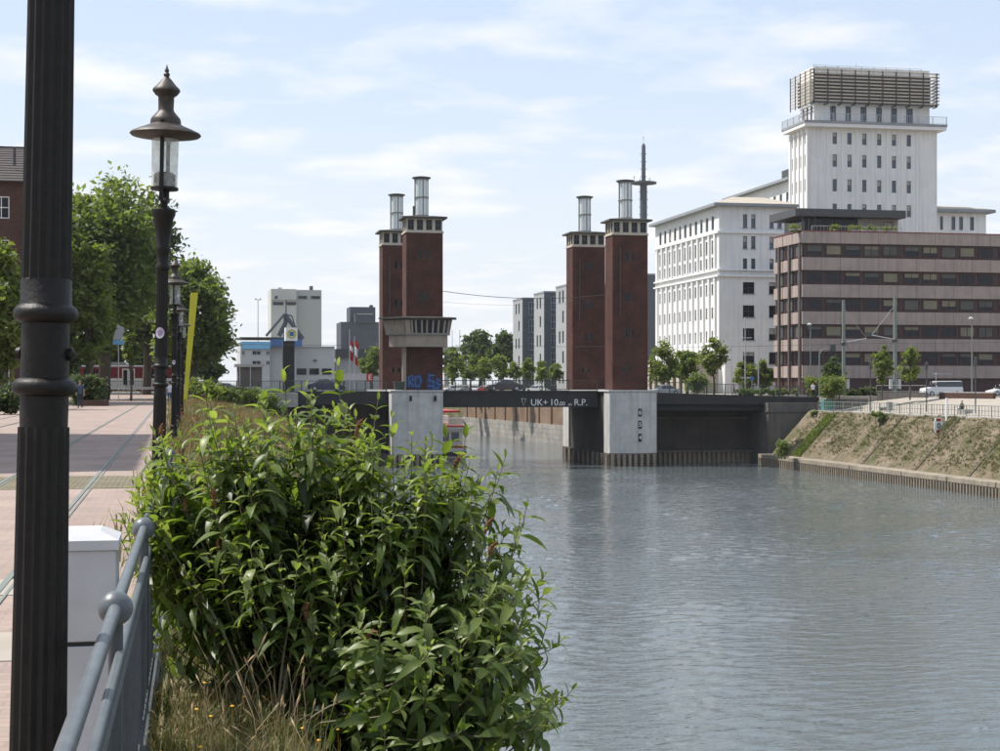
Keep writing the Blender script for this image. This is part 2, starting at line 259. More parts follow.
# ------------------------------------------------------------------ building blocks
ORG = {}
def tag(o, label=None, cat=None, group=None, kind=None):
    if label: o['label'] = label
    if cat: o['category'] = cat
    if group: o['group'] = group
    if kind: o['kind'] = kind
    return o
def thing(name, label, cat, loc=(0, 0, 0), group=None, rz=0.0):
    o = bpy.data.objects.new(name, None); col.objects.link(o); o.location = loc; o.rotation_euler = (0, 0, rz); o.empty_display_size = 0.3
    ORG[o.name] = Vector(loc) if rz == 0 else Vector((0, 0, 0)); return tag(o, label, cat, group)
def link(name, me, parent=None, loc=None):
    o = bpy.data.objects.new(name, me); col.objects.link(o)
    if parent is not None: o.parent = parent; ORG[o.name] = ORG.get(parent.name, Vector((0, 0, 0)))
    if loc is not None: o.location = loc
    return o
class MB:
    def __init__(s): s.v = []; s.f = []; s.m = []; s.mi = 0
    def add(s, vs, fs):
        b = len(s.v); s.v += [tuple(x) for x in vs]; s.f += [[i + b for i in f] for f in fs]; s.m += [s.mi] * len(fs); return s
    def box(s, x0, x1, y0, y1, z0, z1):
        return s.add([(x0, y0, z0), (x1, y0, z0), (x1, y1, z0), (x0, y1, z0), (x0, y0, z1), (x1, y0, z1), (x1, y1, z1), (x0, y1, z1)],
                     [(0, 3, 2, 1), (4, 5, 6, 7), (0, 1, 5, 4), (1, 2, 6, 5), (2, 3, 7, 6), (3, 0, 4, 7)])
    def prism(s, poly, z0, z1, top=None):
        n = len(poly); top = top or poly
        vs = [(p[0], p[1], z0) for p in poly] + [(p[0], p[1], z1) for p in top]
        return s.add(vs, [tuple(range(n - 1, -1, -1)), tuple(range(n, 2 * n))] + [(i, (i + 1) % n, (i + 1) % n + n, i + n) for i in range(n)])
    def tube(s, pts, r, n=6, caps=True):
        pts = [Vector(p) for p in pts]; rs = r if isinstance(r, (list, tuple)) else [r] * len(pts); rings = []
        up0 = Vector((0, 0, 1))
        for i, p in enumerate(pts):
            d = (pts[min(i + 1, len(pts) - 1)] - pts[max(i - 1, 0)]).normalized()
            a = up0 if abs(d.z) < 0.95 else Vector((1, 0, 0)); e1 = d.cross(a).normalized(); e2 = e1.cross(d)
            rings += [p + rs[i] * (math.cos(2 * math.pi * k / n) * e1 + math.sin(2 * math.pi * k / n) * e2) for k in range(n)]
        fs = [(i * n + k, i * n + (k + 1) % n, (i + 1) * n + (k + 1) % n, (i + 1) * n + k) for i in range(len(pts) - 1) for k in range(n)]
        if caps: fs += [tuple(range(n - 1, -1, -1)), tuple((len(pts) - 1) * n + k for k in range(n))]
        return s.add(rings, fs)
    def lathe(s, prof, c=(0, 0, 0), n=20, flute=0.0):
        vs = []; 
        for r, z in prof:
            for k in range(n):
                rr = r * (1 - flute * (k % 2)); a = 2 * math.pi * k / n; vs.append((c[0] + rr * math.cos(a), c[1] + rr * math.sin(a), c[2] + z))
        fs = [(i * n + k, i * n + (k + 1) % n, (i + 1) * n + (k + 1) % n, (i + 1) * n + k) for i in range(len(prof) - 1) for k in range(n)]
        fs += [tuple(range(n - 1, -1, -1)), tuple((len(prof) - 1) * n + k for k in range(n))]
        return s.add(vs, fs)
    def mesh(s, name, mats, smooth=False, org=None, bevel=0):
        me = bpy.data.meshes.new(name)
        o = org or Vector((0, 0, 0)); me.from_pydata([(v[0] - o[0], v[1] - o[1], v[2] - o[2]) for v in s.v], [], s.f)
        for m in (mats if isinstance(mats, (list, tuple)) else [mats]): me.materials.append(m)
        if isinstance(mats, (list, tuple)): me.polygons.foreach_set('material_index', s.m)
        if bevel:
            bm = bmesh.new(); bm.from_mesh(me)
            bmesh.ops.bevel(bm, geom=[e for e in bm.edges if len(e.link_faces) == 2 and e.calc_face_angle() > 0.5], offset=bevel, segments=2, affect='EDGES', profile=0.5)
            bm.to_mesh(me); bm.free()
        if smooth:
            me.polygons.foreach_set('use_smooth', [True] * len(me.polygons))
            try: me.set_sharp_from_angle(angle=R(40))
            except Exception: pass
        me.update(); return me
    def build(s, name, mats, parent=None, smooth=False, bevel=0, local=False):
        org = None if (parent is None or local) else ORG.get(parent.name)
        return link(name, s.mesh(name, mats, smooth, org, bevel), parent)
def box(name, m, parent, *a, bevel=0): return MB().box(*a).build(name, m, parent, bevel=bevel)
def structure(name, mb, m, smooth=False): return tag(mb.build(name, m, None, smooth), kind='structure')
def np_mesh(name, V, faces_n, m, tint=None):
    """many equal polygons: V (k*n,3), n verts per polygon"""
    V = np.asarray(V, np.float32); nv = len(V); nf = nv // faces_n; me = bpy.data.meshes.new(name)
    me.vertices.add(nv); me.vertices.foreach_set('co', V.ravel()); me.loops.add(nv); me.loops.foreach_set('vertex_index', np.arange(nv, dtype=np.int32))
    me.polygons.add(nf); me.polygons.foreach_set('loop_start', np.arange(0, nv, faces_n, dtype=np.int32)); me.polygons.foreach_set('loop_total', np.full(nf, faces_n, np.int32))
    me.materials.append(m); me.update(calc_edges=True)
    if tint is not None:
        at = me.attributes.new('tint', 'FLOAT', 'FACE'); at.data.foreach_set('value', np.asarray(tint, np.float32))
    return me
def copy_tree(o, parent=None):
    c = o.copy(); col.objects.link(c)
    if parent is not None: c.parent = parent
    for ch in list(o.children): copy_tree(ch, c)
    return c

WIN_CACHE = {}
def window(parent, c, uw, h, axis, gm, fm, fr=0.07, mull=(0, 0), depth=0.10, name='window', blind=0, bmat=None):
    """window > pane: c = centre of the opening on the wall plane, axis 'x' (faces -y) or 'y' (faces -x)"""
    key = (round(uw, 2), round(h, 2), axis, fm.name, fr, mull, depth)
    if key not in WIN_CACHE:
        b = MB(); hw, hh = uw / 2, h / 2
        def bar(u0, u1, z0, z1):
            if axis == 'x': b.box(u0, u1, depth - 0.05, depth + 0.04, z0, z1)
            else: b.box(depth - 0.05, depth + 0.04, u0, u1, z0, z1)
        bar(-hw, -hw + fr, -hh, hh); bar(hw - fr, hw, -hh, hh); bar(-hw + fr, hw - fr, -hh, -hh + fr); bar(-hw + fr, hw - fr, hh - fr, hh)
        for i in range(mull[0]): u = -hw + uw * (i + 1) / (mull[0] + 1); bar(u - fr * .4, u + fr * .4, -hh + fr, hh - fr)
        for i in range(mull[1]): z = -hh + h * (i + 1) / (mull[1] + 1); bar(-hw + fr, hw - fr, z - fr * .4, z + fr * .4)
        WIN_CACHE[key] = b.mesh('window', fm)
    k2 = (key, gm.name)
    if k2 not in WIN_CACHE:
        b = MB(); hw, hh = uw / 2 - fr * .5, h / 2 - fr * .5
        if axis == 'x': b.box(-hw, hw, depth + 0.005, depth + 0.025, -hh, hh)
        else: b.box(depth + 0.005, depth + 0.025, -hw, hw, -hh, hh)
        WIN_CACHE[k2] = b.mesh('pane', gm)
    w_ = link(name, WIN_CACHE[key], parent); w_.location = Vector(c) - ORG.get(parent.name, Vector((0, 0, 0)))
    link('pane', WIN_CACHE[k2], w_)
    if blind:
        k3 = (round(uw, 2), round(h, 2), axis, round(blind, 1), bmat.name)
        if k3 not in WIN_CACHE:
            b = MB(); hw = uw / 2 - fr; zt_ = h / 2 - fr; zb_ = zt_ - (h - 2 * fr) * blind
            if axis == 'x': b.box(-hw, hw, depth - .01, depth + .003, zb_, zt_)
            else: b.box(depth - .01, depth + .003, -hw, hw, zb_, zt_)
            WIN_CACHE[k3] = b.mesh('blind', bmat)
        link('blind', WIN_CACHE[k3], w_)
    return w_

def holed_wall(b, axis, pos, u0, u1, z0, z1, holes, deep=0.25, sign=1):
    """one wall face with rectangular openings and their reveals; axis 'x': plane y=pos, faces -y; axis 'y': plane x=pos, faces -x (sign -1 flips)"""
    us = sorted({u0, u1, *[h[0] for h in holes], *[h[1] for h in holes]}); zs = sorted({z0, z1, *[h[2] for h in holes], *[h[3] for h in holes]})
    us = [u for u in us if u0 <= u <= u1]; zs = [z for z in zs if z0 <= z <= z1]
    def P(u, z, d=0): return (u, pos + d * sign, z) if axis == 'x' else (pos + d * sign, u, z)
    for i in range(len(us) - 1):
        run = None
        for j in range(len(zs) - 1):
            cu, cz = (us[i] + us[i + 1]) / 2, (zs[j] + zs[j + 1]) / 2
            inside = any(h[0] < cu < h[1] and h[2] < cz < h[3] for h in holes)
            if not inside: run = zs[j] if run is None else run
            if run is not None and (inside or j == len(zs) - 2):
                top = zs[j] if inside else zs[j + 1]
                b.add([P(us[i], run), P(us[i + 1], run), P(us[i + 1], top), P(us[i], top)], [(0, 1, 2, 3)]); run = None
    for a, c, e, g in holes:
        for (p, q) in (((a, e), (a, g)), ((c, g), (c, e)), ((a, g), (c, g)), ((c, e), (a, e))):
            b.add([P(*p), P(*q), P(*q, deep), P(*p, deep)], [(0, 1, 2, 3)])
        b.add([P(a, e, deep), P(c, e, deep), P(c, g, deep), P(a, g, deep)], [(0, 1, 2, 3)])

# ================================================================== THE SETTING
WZ = -7.9
PROM_END = 176.0
# one ground sheet lofted along the canal
prof_near = [(-6000, -0.05), (-60, -0.05), (-10, -0.03), (-0.12, -0.03), (-0.10, 0.18), (0.45, 0.18), (0.7, 0.02), (1.3, -0.85), (3.1, -2.9), (5.2, -5.4), (7.2, -7.5), (8.6, -8.6), (10.5, -10.5),
             (66, -10.5), (68.2, -9.6), (68.4, -7.2), (68.9, -6.95), (71.0, -4.65), (73.5, -1.95), (74.0, -1.6), (75.5, -1.80), (84.5, -0.25), (140, -0.2), (6000, -0.05)]
prof_far = [(-6000, -0.05), (-60, -0.05), (-10, -0.05), (6, -0.2), (6.1, -0.2), (6.2, -0.2), (6.3, -0.3), (8, -1.0), (9, -2.5), (10, -4.0), (11, -6.0), (12, -8.6), (14, -10.5),
            (62, -10.5), (63.6, -9.6), (63.8, -3.0), (63.9, -1.2), (64, -1.1), (64.3, -1.0), (64.6, -0.9), (65.5, -0.6), (70, -0.06), (140, -0.05), (6000, -0.05)]
shelf = [(-0.10, 0.18), (0.45, 0.15), (0.7, 0.1), (2.5, -0.15), (5.0, -0.75), (7.6, -1.5), (9.6, -2.6), (12.5, -8.6), (13.8, -10.5)]
def left_bank(y):
    """left bank profile: steep near the camera, a gentle grassy shelf towards the bridge"""
    f = min(1, max(0, (y - 45) / 50)); f = f * f * (3 - 2 * f)
    return [(a + (c - a) * f, z + (w_ - z) * f) for (a, z), (c, w_) in zip(prof_near[4:13], shelf)]
def bank_z(x, y):
    p = left_bank(y); return float(np.interp(x, [a for a, _ in p], [z for _, z in p]))
gv, gf = [], []
ys = [-3000, -60] + [i * 4.0 for i in range(-3, 45)] + [178.7, 178.8, 182, 201, 205, 230, 260, 300, 340, 380, 430]
shift = lambda y: 0 if y < 205 else -(y - 205) * 0.06
for y in ys:
    f = 0 if y <= 182 else (1 if y >= 201 else 0.5)
    for (a, za), (b_, zb) in zip(prof_near[:4] + left_bank(y) + prof_near[13:], prof_far):
        x, z = a + (b_ - a) * f, za + (zb - za) * f
        if 0 < x < 100: x += shift(y)
        if 1.0 < x < 12 and y < 182: z += 0.18 * math.sin(y * 0.37 + x) + 0.12 * math.sin(y * 0.9 - x * 1.3)
        if 178.75 < y < 202 and 50 < x < 76: z = -10.5
        gv.append((x, y, z))
npf = len(prof_near)
nb = len(gv)
gv += [(x if not 0 < x < 100 else x + shift(430), 431, -0.05) for x, z in prof_far] + [(x * 1.3, 9000, -0.05) for x, z in prof_far]
rows = len(ys) + 2
for i in range(rows - 1):
    for j in range(npf - 1): gf.append((i * npf + j, i * npf + j + 1, (i + 1) * npf + j + 1, (i + 1) * npf + j))
g = MB().add(gv, gf); ground = structure('ground', g, M['ground'])

def rippled_water():
    """wind ripples as real relief on the open basin, flat sheets before and beyond it"""
    g = np.random.default_rng(5); ys_ = [30.0]
    while ys_[-1] < 184: ys_.append(ys_[-1] + 0.13 + 0.0022 * (ys_[-1] - 30))
    Y = np.array(ys_); X = np.arange(3.0, 70.01, 0.19); xx, yy = np.meshgrid(X, Y); z = np.zeros_like(xx); var = 0
    for i in range(70):
        lam = math.exp(g.uniform(math.log(.5), math.log(2.0))); th = g.normal(R(78), R(30)); k = 2 * math.pi / lam; sl = g.uniform(.5, 1) * (1.0 if lam < 1.2 else .6)
        ph = k * (xx * math.cos(th) + yy * math.sin(th)) + g.uniform(0, 6.28); z += sl / k * np.sin(ph); var += sl * sl / 2
    z *= 0.066 / math.sqrt(var)
    patch = np.zeros_like(xx)
    for i in range(9): th = g.uniform(0, 6.28); lam = g.uniform(14, 45); patch += np.sin(2 * math.pi / lam * (xx * math.cos(th) + 1.3 * yy * math.sin(th)) + g.uniform(0, 6.28))
    z *= np.clip(1 + .17 * patch, .45, 1.6)
    z *= np.clip((184 - yy) / 10, 0, 1) * np.clip((yy - 30) / 4, 0, 1)
    V = np.stack([xx, yy, WZ + z], 2).reshape(-1, 3); ny, nx = xx.shape
    idx = np.arange(ny * nx).reshape(ny, nx); Fq = np.stack([idx[:-1, :-1], idx[:-1, 1:], idx[1:, 1:], idx[1:, :-1]], 2).reshape(-1, 4)
    ex = np.array([(-30, -60, WZ), (80, -60, WZ), (80, Y[0], WZ), (-30, Y[0], WZ), (-40, Y[-1], WZ), (80, Y[-1], WZ), (80, 432, WZ), (-40, 432, WZ)]); b0 = len(V)
    V = np.concatenate([V, ex]); Fq = np.concatenate([Fq, np.array([[0, 1, 2, 3], [4, 5, 6, 7]]) + b0])
    me = bpy.data.meshes.new('canal_water'); me.vertices.add(len(V)); me.vertices.foreach_set('co', V.astype(np.float32).ravel()); nf = len(Fq)
    me.loops.add(nf * 4); me.loops.foreach_set('vertex_index', Fq.astype(np.int32).ravel()); me.polygons.add(nf); me.polygons.foreach_set('loop_start', np.arange(0, nf * 4, 4, dtype=np.int32)); me.polygons.foreach_set('loop_total', np.full(nf, 4, np.int32))
    me.polygons.foreach_set('use_smooth', np.ones(nf, bool)); me.materials.append(M['water']); me.update(calc_edges=True)
    tag(link('canal_water', me), kind='structure')
rippled_water()

# promenade on the left bank, slightly tilted up towards the road at its far end
pm = MB(); pm.add([(-40, -30, 0), (-0.17, -30, 0), (-0.17, PROM_END - 16, 0), (-40, PROM_END - 16, 0), (-0.17, PROM_END + 4, .42), (-40, PROM_END + 4, .42)], [(0, 1, 2, 3), (3, 2, 4, 5)])
structure('promenade_paving', pm, M['paver'])
cb = MB().box(-40, -0.6, 25.2, 28.6, 0.001, 0.006); structure('cobbled_strip', cb, M['cobble'])
cb = MB().box(-40, -0.6, 12.6, 13.6, 0.001, 0.006).box(-40, -0.6, 9.6, 10.7, 0.001, 0.006); structure('pale_flagstone_bands', cb, M['flag'])
kb = MB().box(-0.17, -0.115, -30, PROM_END - 8, -0.02, 0.19); structure('promenade_kerb', kb, M['concrete'])
for k, x in enumerate((-2.78, -1.36, -6.4, -7.84)):
    tr = MB().box(x, x + 0.05, -20, 150, 0.006, 0.012).box(x + 0.09, x + 0.115, -20, 150, 0.006, 0.011)
    o = tr.build('track_rail', M['mast']); tag(o, ['old steel track rail set in the paving nearer the black lamp', 'old steel track rail in the paving closest to the handrail',
        'steel track rail in the paving left of the promenade middle', 'steel track rail in the paving farthest from the canal'][k], 'track rail', 'old track rails sunk in the promenade')

# right bank
rb = thing('quay_wall', 'low tan quay wall with concrete cap and corrugated sheet piles below the right embankment', 'quay wall', (67.6, 120, WZ))
for (a, b_) in ((60, 122.8), (122.95, 131.5), (131.65, 140.6), (140.75, 152.5), (152.65, 178.6)):
    o = MB().box(67.25, 68.95, a, b_, -7.12, -6.62).build('cap_beam', M['cap'], rb, bevel=0.06)
def piling(x_or_y0, y0, y1, z0, z1, axis='y', pos=0.0, pitch=0.5, amp=0.16):
    b = MB(); n = int((y1 - y0) / pitch) + 1; q = pitch / 2; pts = []
    for i in range(n):
        u = y0 + i * pitch
        pts += [(u, 0), (u + q * .75, 0), (u + q, amp), (u + 2 * q - q * .25, amp)]
    vs = []
    for u, d in pts:
        for z in (z0, z1): vs.append((pos + d, u, z) if axis == 'y' else (u, pos + d, z))
    return b.add(vs, [(2 * i, 2 * i + 2, 2 * i + 3, 2 * i + 1) for i in range(len(pts) - 1)])
o = piling(0, 60, 178.6, -9.5, -7.12, 'y', 67.22, 0.56, 0.42).build('sheet_piling', M['piling'], rb)
bk = MB()
nbk = 60
for i in range(nbk + 1):
    y = 60 + (178.6 - 60) * i / nbk
    for j in range(9):
        f = j / 8; x = 68.95 + f * 4.7; z = -6.66 + f * 5.06 + 0.05 * math.sin(y * .6 + j) * math.sin(j * 1.1) + random.uniform(-.03, .03); bk.v.append((x, y, z))
bk.f = [(i * 9 + j, i * 9 + j + 1, (i + 1) * 9 + j + 1, (i + 1) * 9 + j) for i in range(nbk) for j in range(8)]; bk.m = [0] * len(bk.f)
structure('paved_embankment', bk, M['bank'], True)
eg = MB().box(73.65, 74.25, 60, 178, -1.9, -1.49); structure('embankment_coping', eg, M['concrete'])
pz = MB(); pz.add([(74.25, 60, -1.545), (76, 60, -1.54), (84.5, 60, 0.0), (160, 60, 0.0), (160, 181, 0.0), (84.5, 181, 0.0), (76, 181, -1.54), (74.25, 181, -1.545)], [(0, 1, 6, 7), (1, 2, 5, 6), (2, 3, 4, 5)])
structure('plaza_paving', pz, M['plaza'])
for (y, wd) in ((171.0, 1.5), (153.5, .5), (141.5, .5), (131.0, .5)):
    lab = {171.0: 'overgrown stair strip down the embankment nearest the bridge', 153.5: 'narrow dark stair down the embankment left of the lifebuoy post',
           141.5: 'narrow stair down the embankment in front of the lifebuoy board', 131.0: 'narrow stair down the embankment at the right picture edge'}[y]
    q = thing('embankment_stair', lab, 'stair', (69, y, -6.6), 'stairs down the paved embankment')
    stp = MB()
    for k in range(18):
        f0 = k / 18; x = 68.95 + f0 * 4.7; stp.box(x, x + .29, y - wd / 2, y + wd / 2, -6.9 + f0 * 5.06, -6.46 + f0 * 5.06)
    stp.build('steps', M['step'], q)
    MB().add([(68.9, y - wd / 2 - .12, -6.66), (68.9, y - wd / 2, -6.66), (73.6, y - wd / 2, -1.6), (73.6, y - wd / 2 - .12, -1.6), (68.9, y - wd / 2 - .12, -6.60), (68.9, y - wd / 2, -6.60), (73.6, y - wd / 2, -1.52), (73.6, y - wd / 2 - .12, -1.52)],
             [(4, 5, 6, 7), (0, 4, 7, 3), (1, 2, 6, 5), (0, 1, 5, 4), (2, 3, 7, 6)]).build('stair_kerb', M['step'], q)

# bridge road on both sides
rd = MB().box(-300, 13.5, 183.5, 199, -1, 0.5); structure('road_left', rd, M['asphalt'])
rd = MB().box(76, 400, 182, 200, -1, 0.03); structure('road_right', rd, M['asphalt'])
pv = MB().box(76, 400, 178.8, 182, -1, 0.13).box(76, 400, 200, 236, -1, 0.12); structure('pavement_right', pv, M['plaza'])
pv = MB().box(-300, 13.5, 180.2, 183.5, -1, 0.62).box(-300, 13.5, 199, 203, -1, 0.62); structure('pavement_left', pv, M['concrete'])

# ================================================================== THE LIFT BRIDGE
def brick_tower(label, cx, fy, cabin=False, slit=True):
    z0, zt = 0.55, 19.0
    W, D = 4.25, 3.3
    q = thing('bridge_tower', label, 'bridge tower', (cx, fy + D / 2, z0), 'brick towers of the lift bridge')
    x0, x1, y0, y1 = cx - W / 2, cx + W / 2, fy, fy + D
    b = MB(); holes = []
    for zz in ((3.0, .7), (7.0, 1.05), (11.2, 1.05), (16.0, 1.05)):
        if cabin and zz[0] < 9: continue
        for u in (-.62, .12): holes.append((cx + u - (0.35 if zz[0] < 4 else 0), cx + u + .42 - (0.35 if zz[0] < 4 else 0), zz[0], zz[0] + zz[1]))
    holed_wall(b, 'x', y0, x0, x1, z0, zt, holes, .2)
    b.add([(x0, y0, z0), (x0, y1, z0), (x0, y1, zt), (x0, y0, zt)], [(0, 3, 2, 1)]).add([(x1, y0, z0), (x1, y1, z0), (x1, y1, zt), (x1, y0, zt)], [(0, 1, 2, 3)])
    b.add([(x0, y1, z0), (x1, y1, z0), (x1, y1, zt), (x0, y1, zt)], [(0, 3, 2, 1)])
    b.build('brick_shaft', M['brick_tower'], q)
    for h in holes: window(q, ((h[0] + h[1]) / 2, y0, (h[2] + h[3]) / 2), h[1] - h[0], h[3] - h[2], 'x', M['glass'], M['roof_dark'], .04)
    # belvedere storey
    box('sill_course', M['cream'], q, x0 - .1, x1 + .1, y0 - .1, y1 + .1, zt, zt + .2)
    bh = 1.45; zb = zt + .2
    fb = MB(); ws = W / 4; hs = [(x0 + i * ws + .17, x0 + (i + 1) * ws - .17, zb + .12, zb + bh - .12) for i in range(4)]
    holed_wall(fb, 'x', y0 + .04, x0 + .04, x1 - .04, zb, zb + bh, hs, .22)
    hd = D / 3; hl = [(y0 + i * hd + .17, y0 + (i + 1) * hd - .17, zb + .12, zb + bh - .12) for i in range(3)]
    holed_wall(fb, 'y', x0 + .04, y0 + .04, y1 - .04, zb, zb + bh, hl, .22); holed_wall(fb, 'y', x1 - .04, y0 + .04, y1 - .04, zb, zb + bh, hl, .22, -1)
    fb.add([(x0, y1 - .04, zb), (x1, y1 - .04, zb), (x1, y1 - .04, zb + bh), (x0, y1 - .04, zb + bh)], [(0, 3, 2, 1)])
    fb.build('belvedere', M['cream'], q)
    for h in hs: window(q, ((h[0] + h[1]) / 2, y0 + .04, (h[2] + h[3]) / 2), h[1] - h[0], h[3] - h[2], 'x', M['glass'], M['steel_dark'], .07, (1, 1))
    for h in hl: window(q, (x0 + .04, (h[0] + h[1]) / 2, (h[2] + h[3]) / 2), h[1] - h[0], h[3] - h[2], 'y', M['glass'], M['steel_dark'], .07, (1, 1))
    o = .46
    rf = MB().prism([(x0 - o, y0 - o), (x1 + o, y0 - o), (x1 + o, y1 + o), (x0 - o, y1 + o)], zb + bh, zb + bh + .2).prism([(x0 - o, y0 - o), (x1 + o, y0 - o), (x1 + o, y1 + o), (x0 - o, y1 + o)], zb + bh + .2, zb + bh + .42, [(x0 + .9, y0 + .9), (x1 - .9, y0 + .9), (x1 - .9, y1 - .9), (x0 + .9, y1 - .9)])
    rf.build('roof', M['roof_dark'], q)
    zl = zb + bh + .40; lx, ly = cx - .12, fy + D / 2
    ln = thing('lantern', None, None); ln.parent = q; ORG[ln.name] = ORG[q.name]
    MB().lathe([(.72, 0), (.72, 4.35)], (lx, ly, zl), 24).build('lantern_glass', M['lantern_glass'], ln, True)
    fr = MB()
    for k in range(12):
        a = 2 * math.pi * k / 12 + .13; fr.tube([(lx + .78 * math.cos(a), ly + .78 * math.sin(a), zl), (lx + .78 * math.cos(a), ly + .78 * math.sin(a), zl + 4.35)], .022 if k % 3 else .075, 5)
    for zz in (0, 2.12, 4.2): fr.lathe([(.74, zz), (.86, zz), (.86, zz + .13), (.74, zz + .13)], (lx, ly, zl), 24)
    fr.build('lantern_frame', M['lantern_metal'], ln)
    MB().lathe([(.9, 4.33), (1.08, 4.4), (1.08, 4.52), (.5, 4.62), (.02, 4.64)], (lx, ly, zl), 24).build('lantern_cap', M['roof_dark'], ln)
    if cabin: MB().tube([(x0 + 1.0, fy + .9, zl - .1), (x0 + 1.0, fy + .9, zl + 1.1)], .13, 8).build('vent_pipe', M['roof_dark'], q)
    if not cabin:
        MB().tube([(cx - 1.25, fy - .09, 9.6), (cx - 1.25, fy - .09, 17.6)], .08, 6).build('slot_stand_in', M['roof_dark'], q)  # added dark tube standing in for a narrow recessed slot in the shaft
    return q
LF = (28.15, 182.2); RF = (52.15, 180.3); LB = (27.6, 199.4); RB = (51.5, 196.9)
tLF = brick_tower('front left brick bridge tower carrying the control cabin with blue graffiti at its foot', *LF, cabin=True)
tRF = brick_tower('front right brick bridge tower standing on the pale pier with the water gauge', *RF)
tLB = brick_tower('rear left brick bridge tower half hidden behind the control cabin tower', *LB)
tRB = brick_tower('rear right brick bridge tower seen left of the gauge pier tower', *RB)

# control cabin, a part of the front left tower
cx, fy = LF
def poly(s, grow=0.0): return [(cx + x * s + (grow if x > 0 else -grow), fy + .4 + (y - .4) * s - (grow if y < 0 else 0)) for x, y in ((-5.0, -.35), (-2.9, -2.5), (2.75, -2.5), (3.3, .3), (3.3, .35), (-4.7, .6))]
cbn = thing('control_cabin', None, None); cbn.parent = tLF; ORG[cbn.name] = ORG[tLF.name]
MB().prism(poly(.83), 5.85, 7.22).build('cabin_floor', M['cabin'], cbn)
MB().prism(poly(.91), 7.22, 7.4, poly(.92)).build('cabin_sill', M['lantern_metal'], cbn)
MB().prism(poly(.88), 7.4, 8.9, poly(.96)).build('cabin_glazing', M['glass'], cbn)
MB().prism(poly(1.0, .45), 9.02, 9.16).prism(poly(.99), 8.86, 9.02).prism(poly(1.0, .45), 9.16, 9.3, poly(.6)).build('cabin_roof', M['roof_dark'], cbn)
pb, pt = poly(.905), poly(.985)
def cab_panel(i, f0, f1, name, m, inset=0.0):
    j = (i + 1) % 6
    L = lambda p, f: (p[i][0] + (p[j][0] - p[i][0]) * f, p[i][1] + (p[j][1] - p[i][1]) * f)
    a, b_, c, d = L(pb, f0), L(pb, f1), L(pt, f1), L(pt, f0)
    cen = (cx, fy)
    inn = lambda p: (p[0] + (cen[0] - p[0]) * .03, p[1] + (cen[1] - p[1]) * .03)
    vs = [(*a, 7.38), (*b_, 7.38), (*c, 8.87), (*d, 8.87)] + [(*inn(a), 7.38), (*inn(b_), 7.38), (*inn(c), 8.87), (*inn(d), 8.87)]
    MB().add(vs, [(0, 1, 2, 3), (4, 7, 6, 5), (0, 4, 5, 1), (1, 5, 6, 2), (2, 6, 7, 3), (3, 7, 4, 0)]).build(name, m, cbn)
cab_panel(0, 0, 1, 'cabin_panel', M['cabin'])
for f in (0.0, .1, .155, .24, .37, .48, .61, .73, .86, .95): cab_panel(1, f, f + .035, 'cabin_mullion', M['cabin'])
for f in (0.0, .45, .93): cab_panel(2, f, f + .06, 'cabin_mullion', M['cabin'])
cab_panel(1, 0.0, .10, 'cabin_panel', M['cabin'])
# concrete post under the cabin and graffiti on the shaft
box('cabin_post', M['cabin'], tLF, cx - 2.62, cx - 2.2, fy - .5, fy + .1, .9, 5.85)
def graffiti(x0, strokes, m, r, y):
    b = MB()
    for s in strokes: b.tube([(x0 + p[0], y, 1.0 + p[1]) for p in s], r, 4)
    for i, v in enumerate(b.v): b.v[i] = (v[0], y + (v[1] - y) * .06, v[2])
    b.build('graffiti_stroke', m, tLF)
rr = random.Random(3)
def blob(w_, h_, n): return [[(w_ * (.1 + .8 * rr.random()), h_ * (.1 + .8 * rr.random())) for _ in range(5)] for _ in range(n)]
ltr_R = [[(.15, .2), (.1, 1.4), (.55, 1.55), (.6, 1.0), (.2, .85), (.7, .2)], [(.9, .3), (.85, 1.3), (1.35, 1.45), (1.55, .9), (1.3, .25), (.95, .3)]]
ltr_S = [[(1.0, 1.5), (.4, 1.55), (.3, 1.0), (.95, .8), (.9, .3), (.2, .3)], [(1.7, .9), (1.25, 1.1), (1.3, .6), (1.8, .45), (1.4, .05), (.8, .1)]]
graffiti(cx - 2.0, ltr_R, M['blue_spray'], .34, fy - .012); graffiti(cx + .1, ltr_S, M['blue_spray'], .34, fy - .012)
graffiti(cx - 2.0, [[(p[0] + .04, p[1] + .06) for p in s] for s in ltr_R], M['blue_spray2'], .07, fy - .03)
graffiti(cx + .1, [[(p[0] + .04, p[1] + .06) for p in s] for s in ltr_S], M['blue_spray2'], .07, fy - .03)

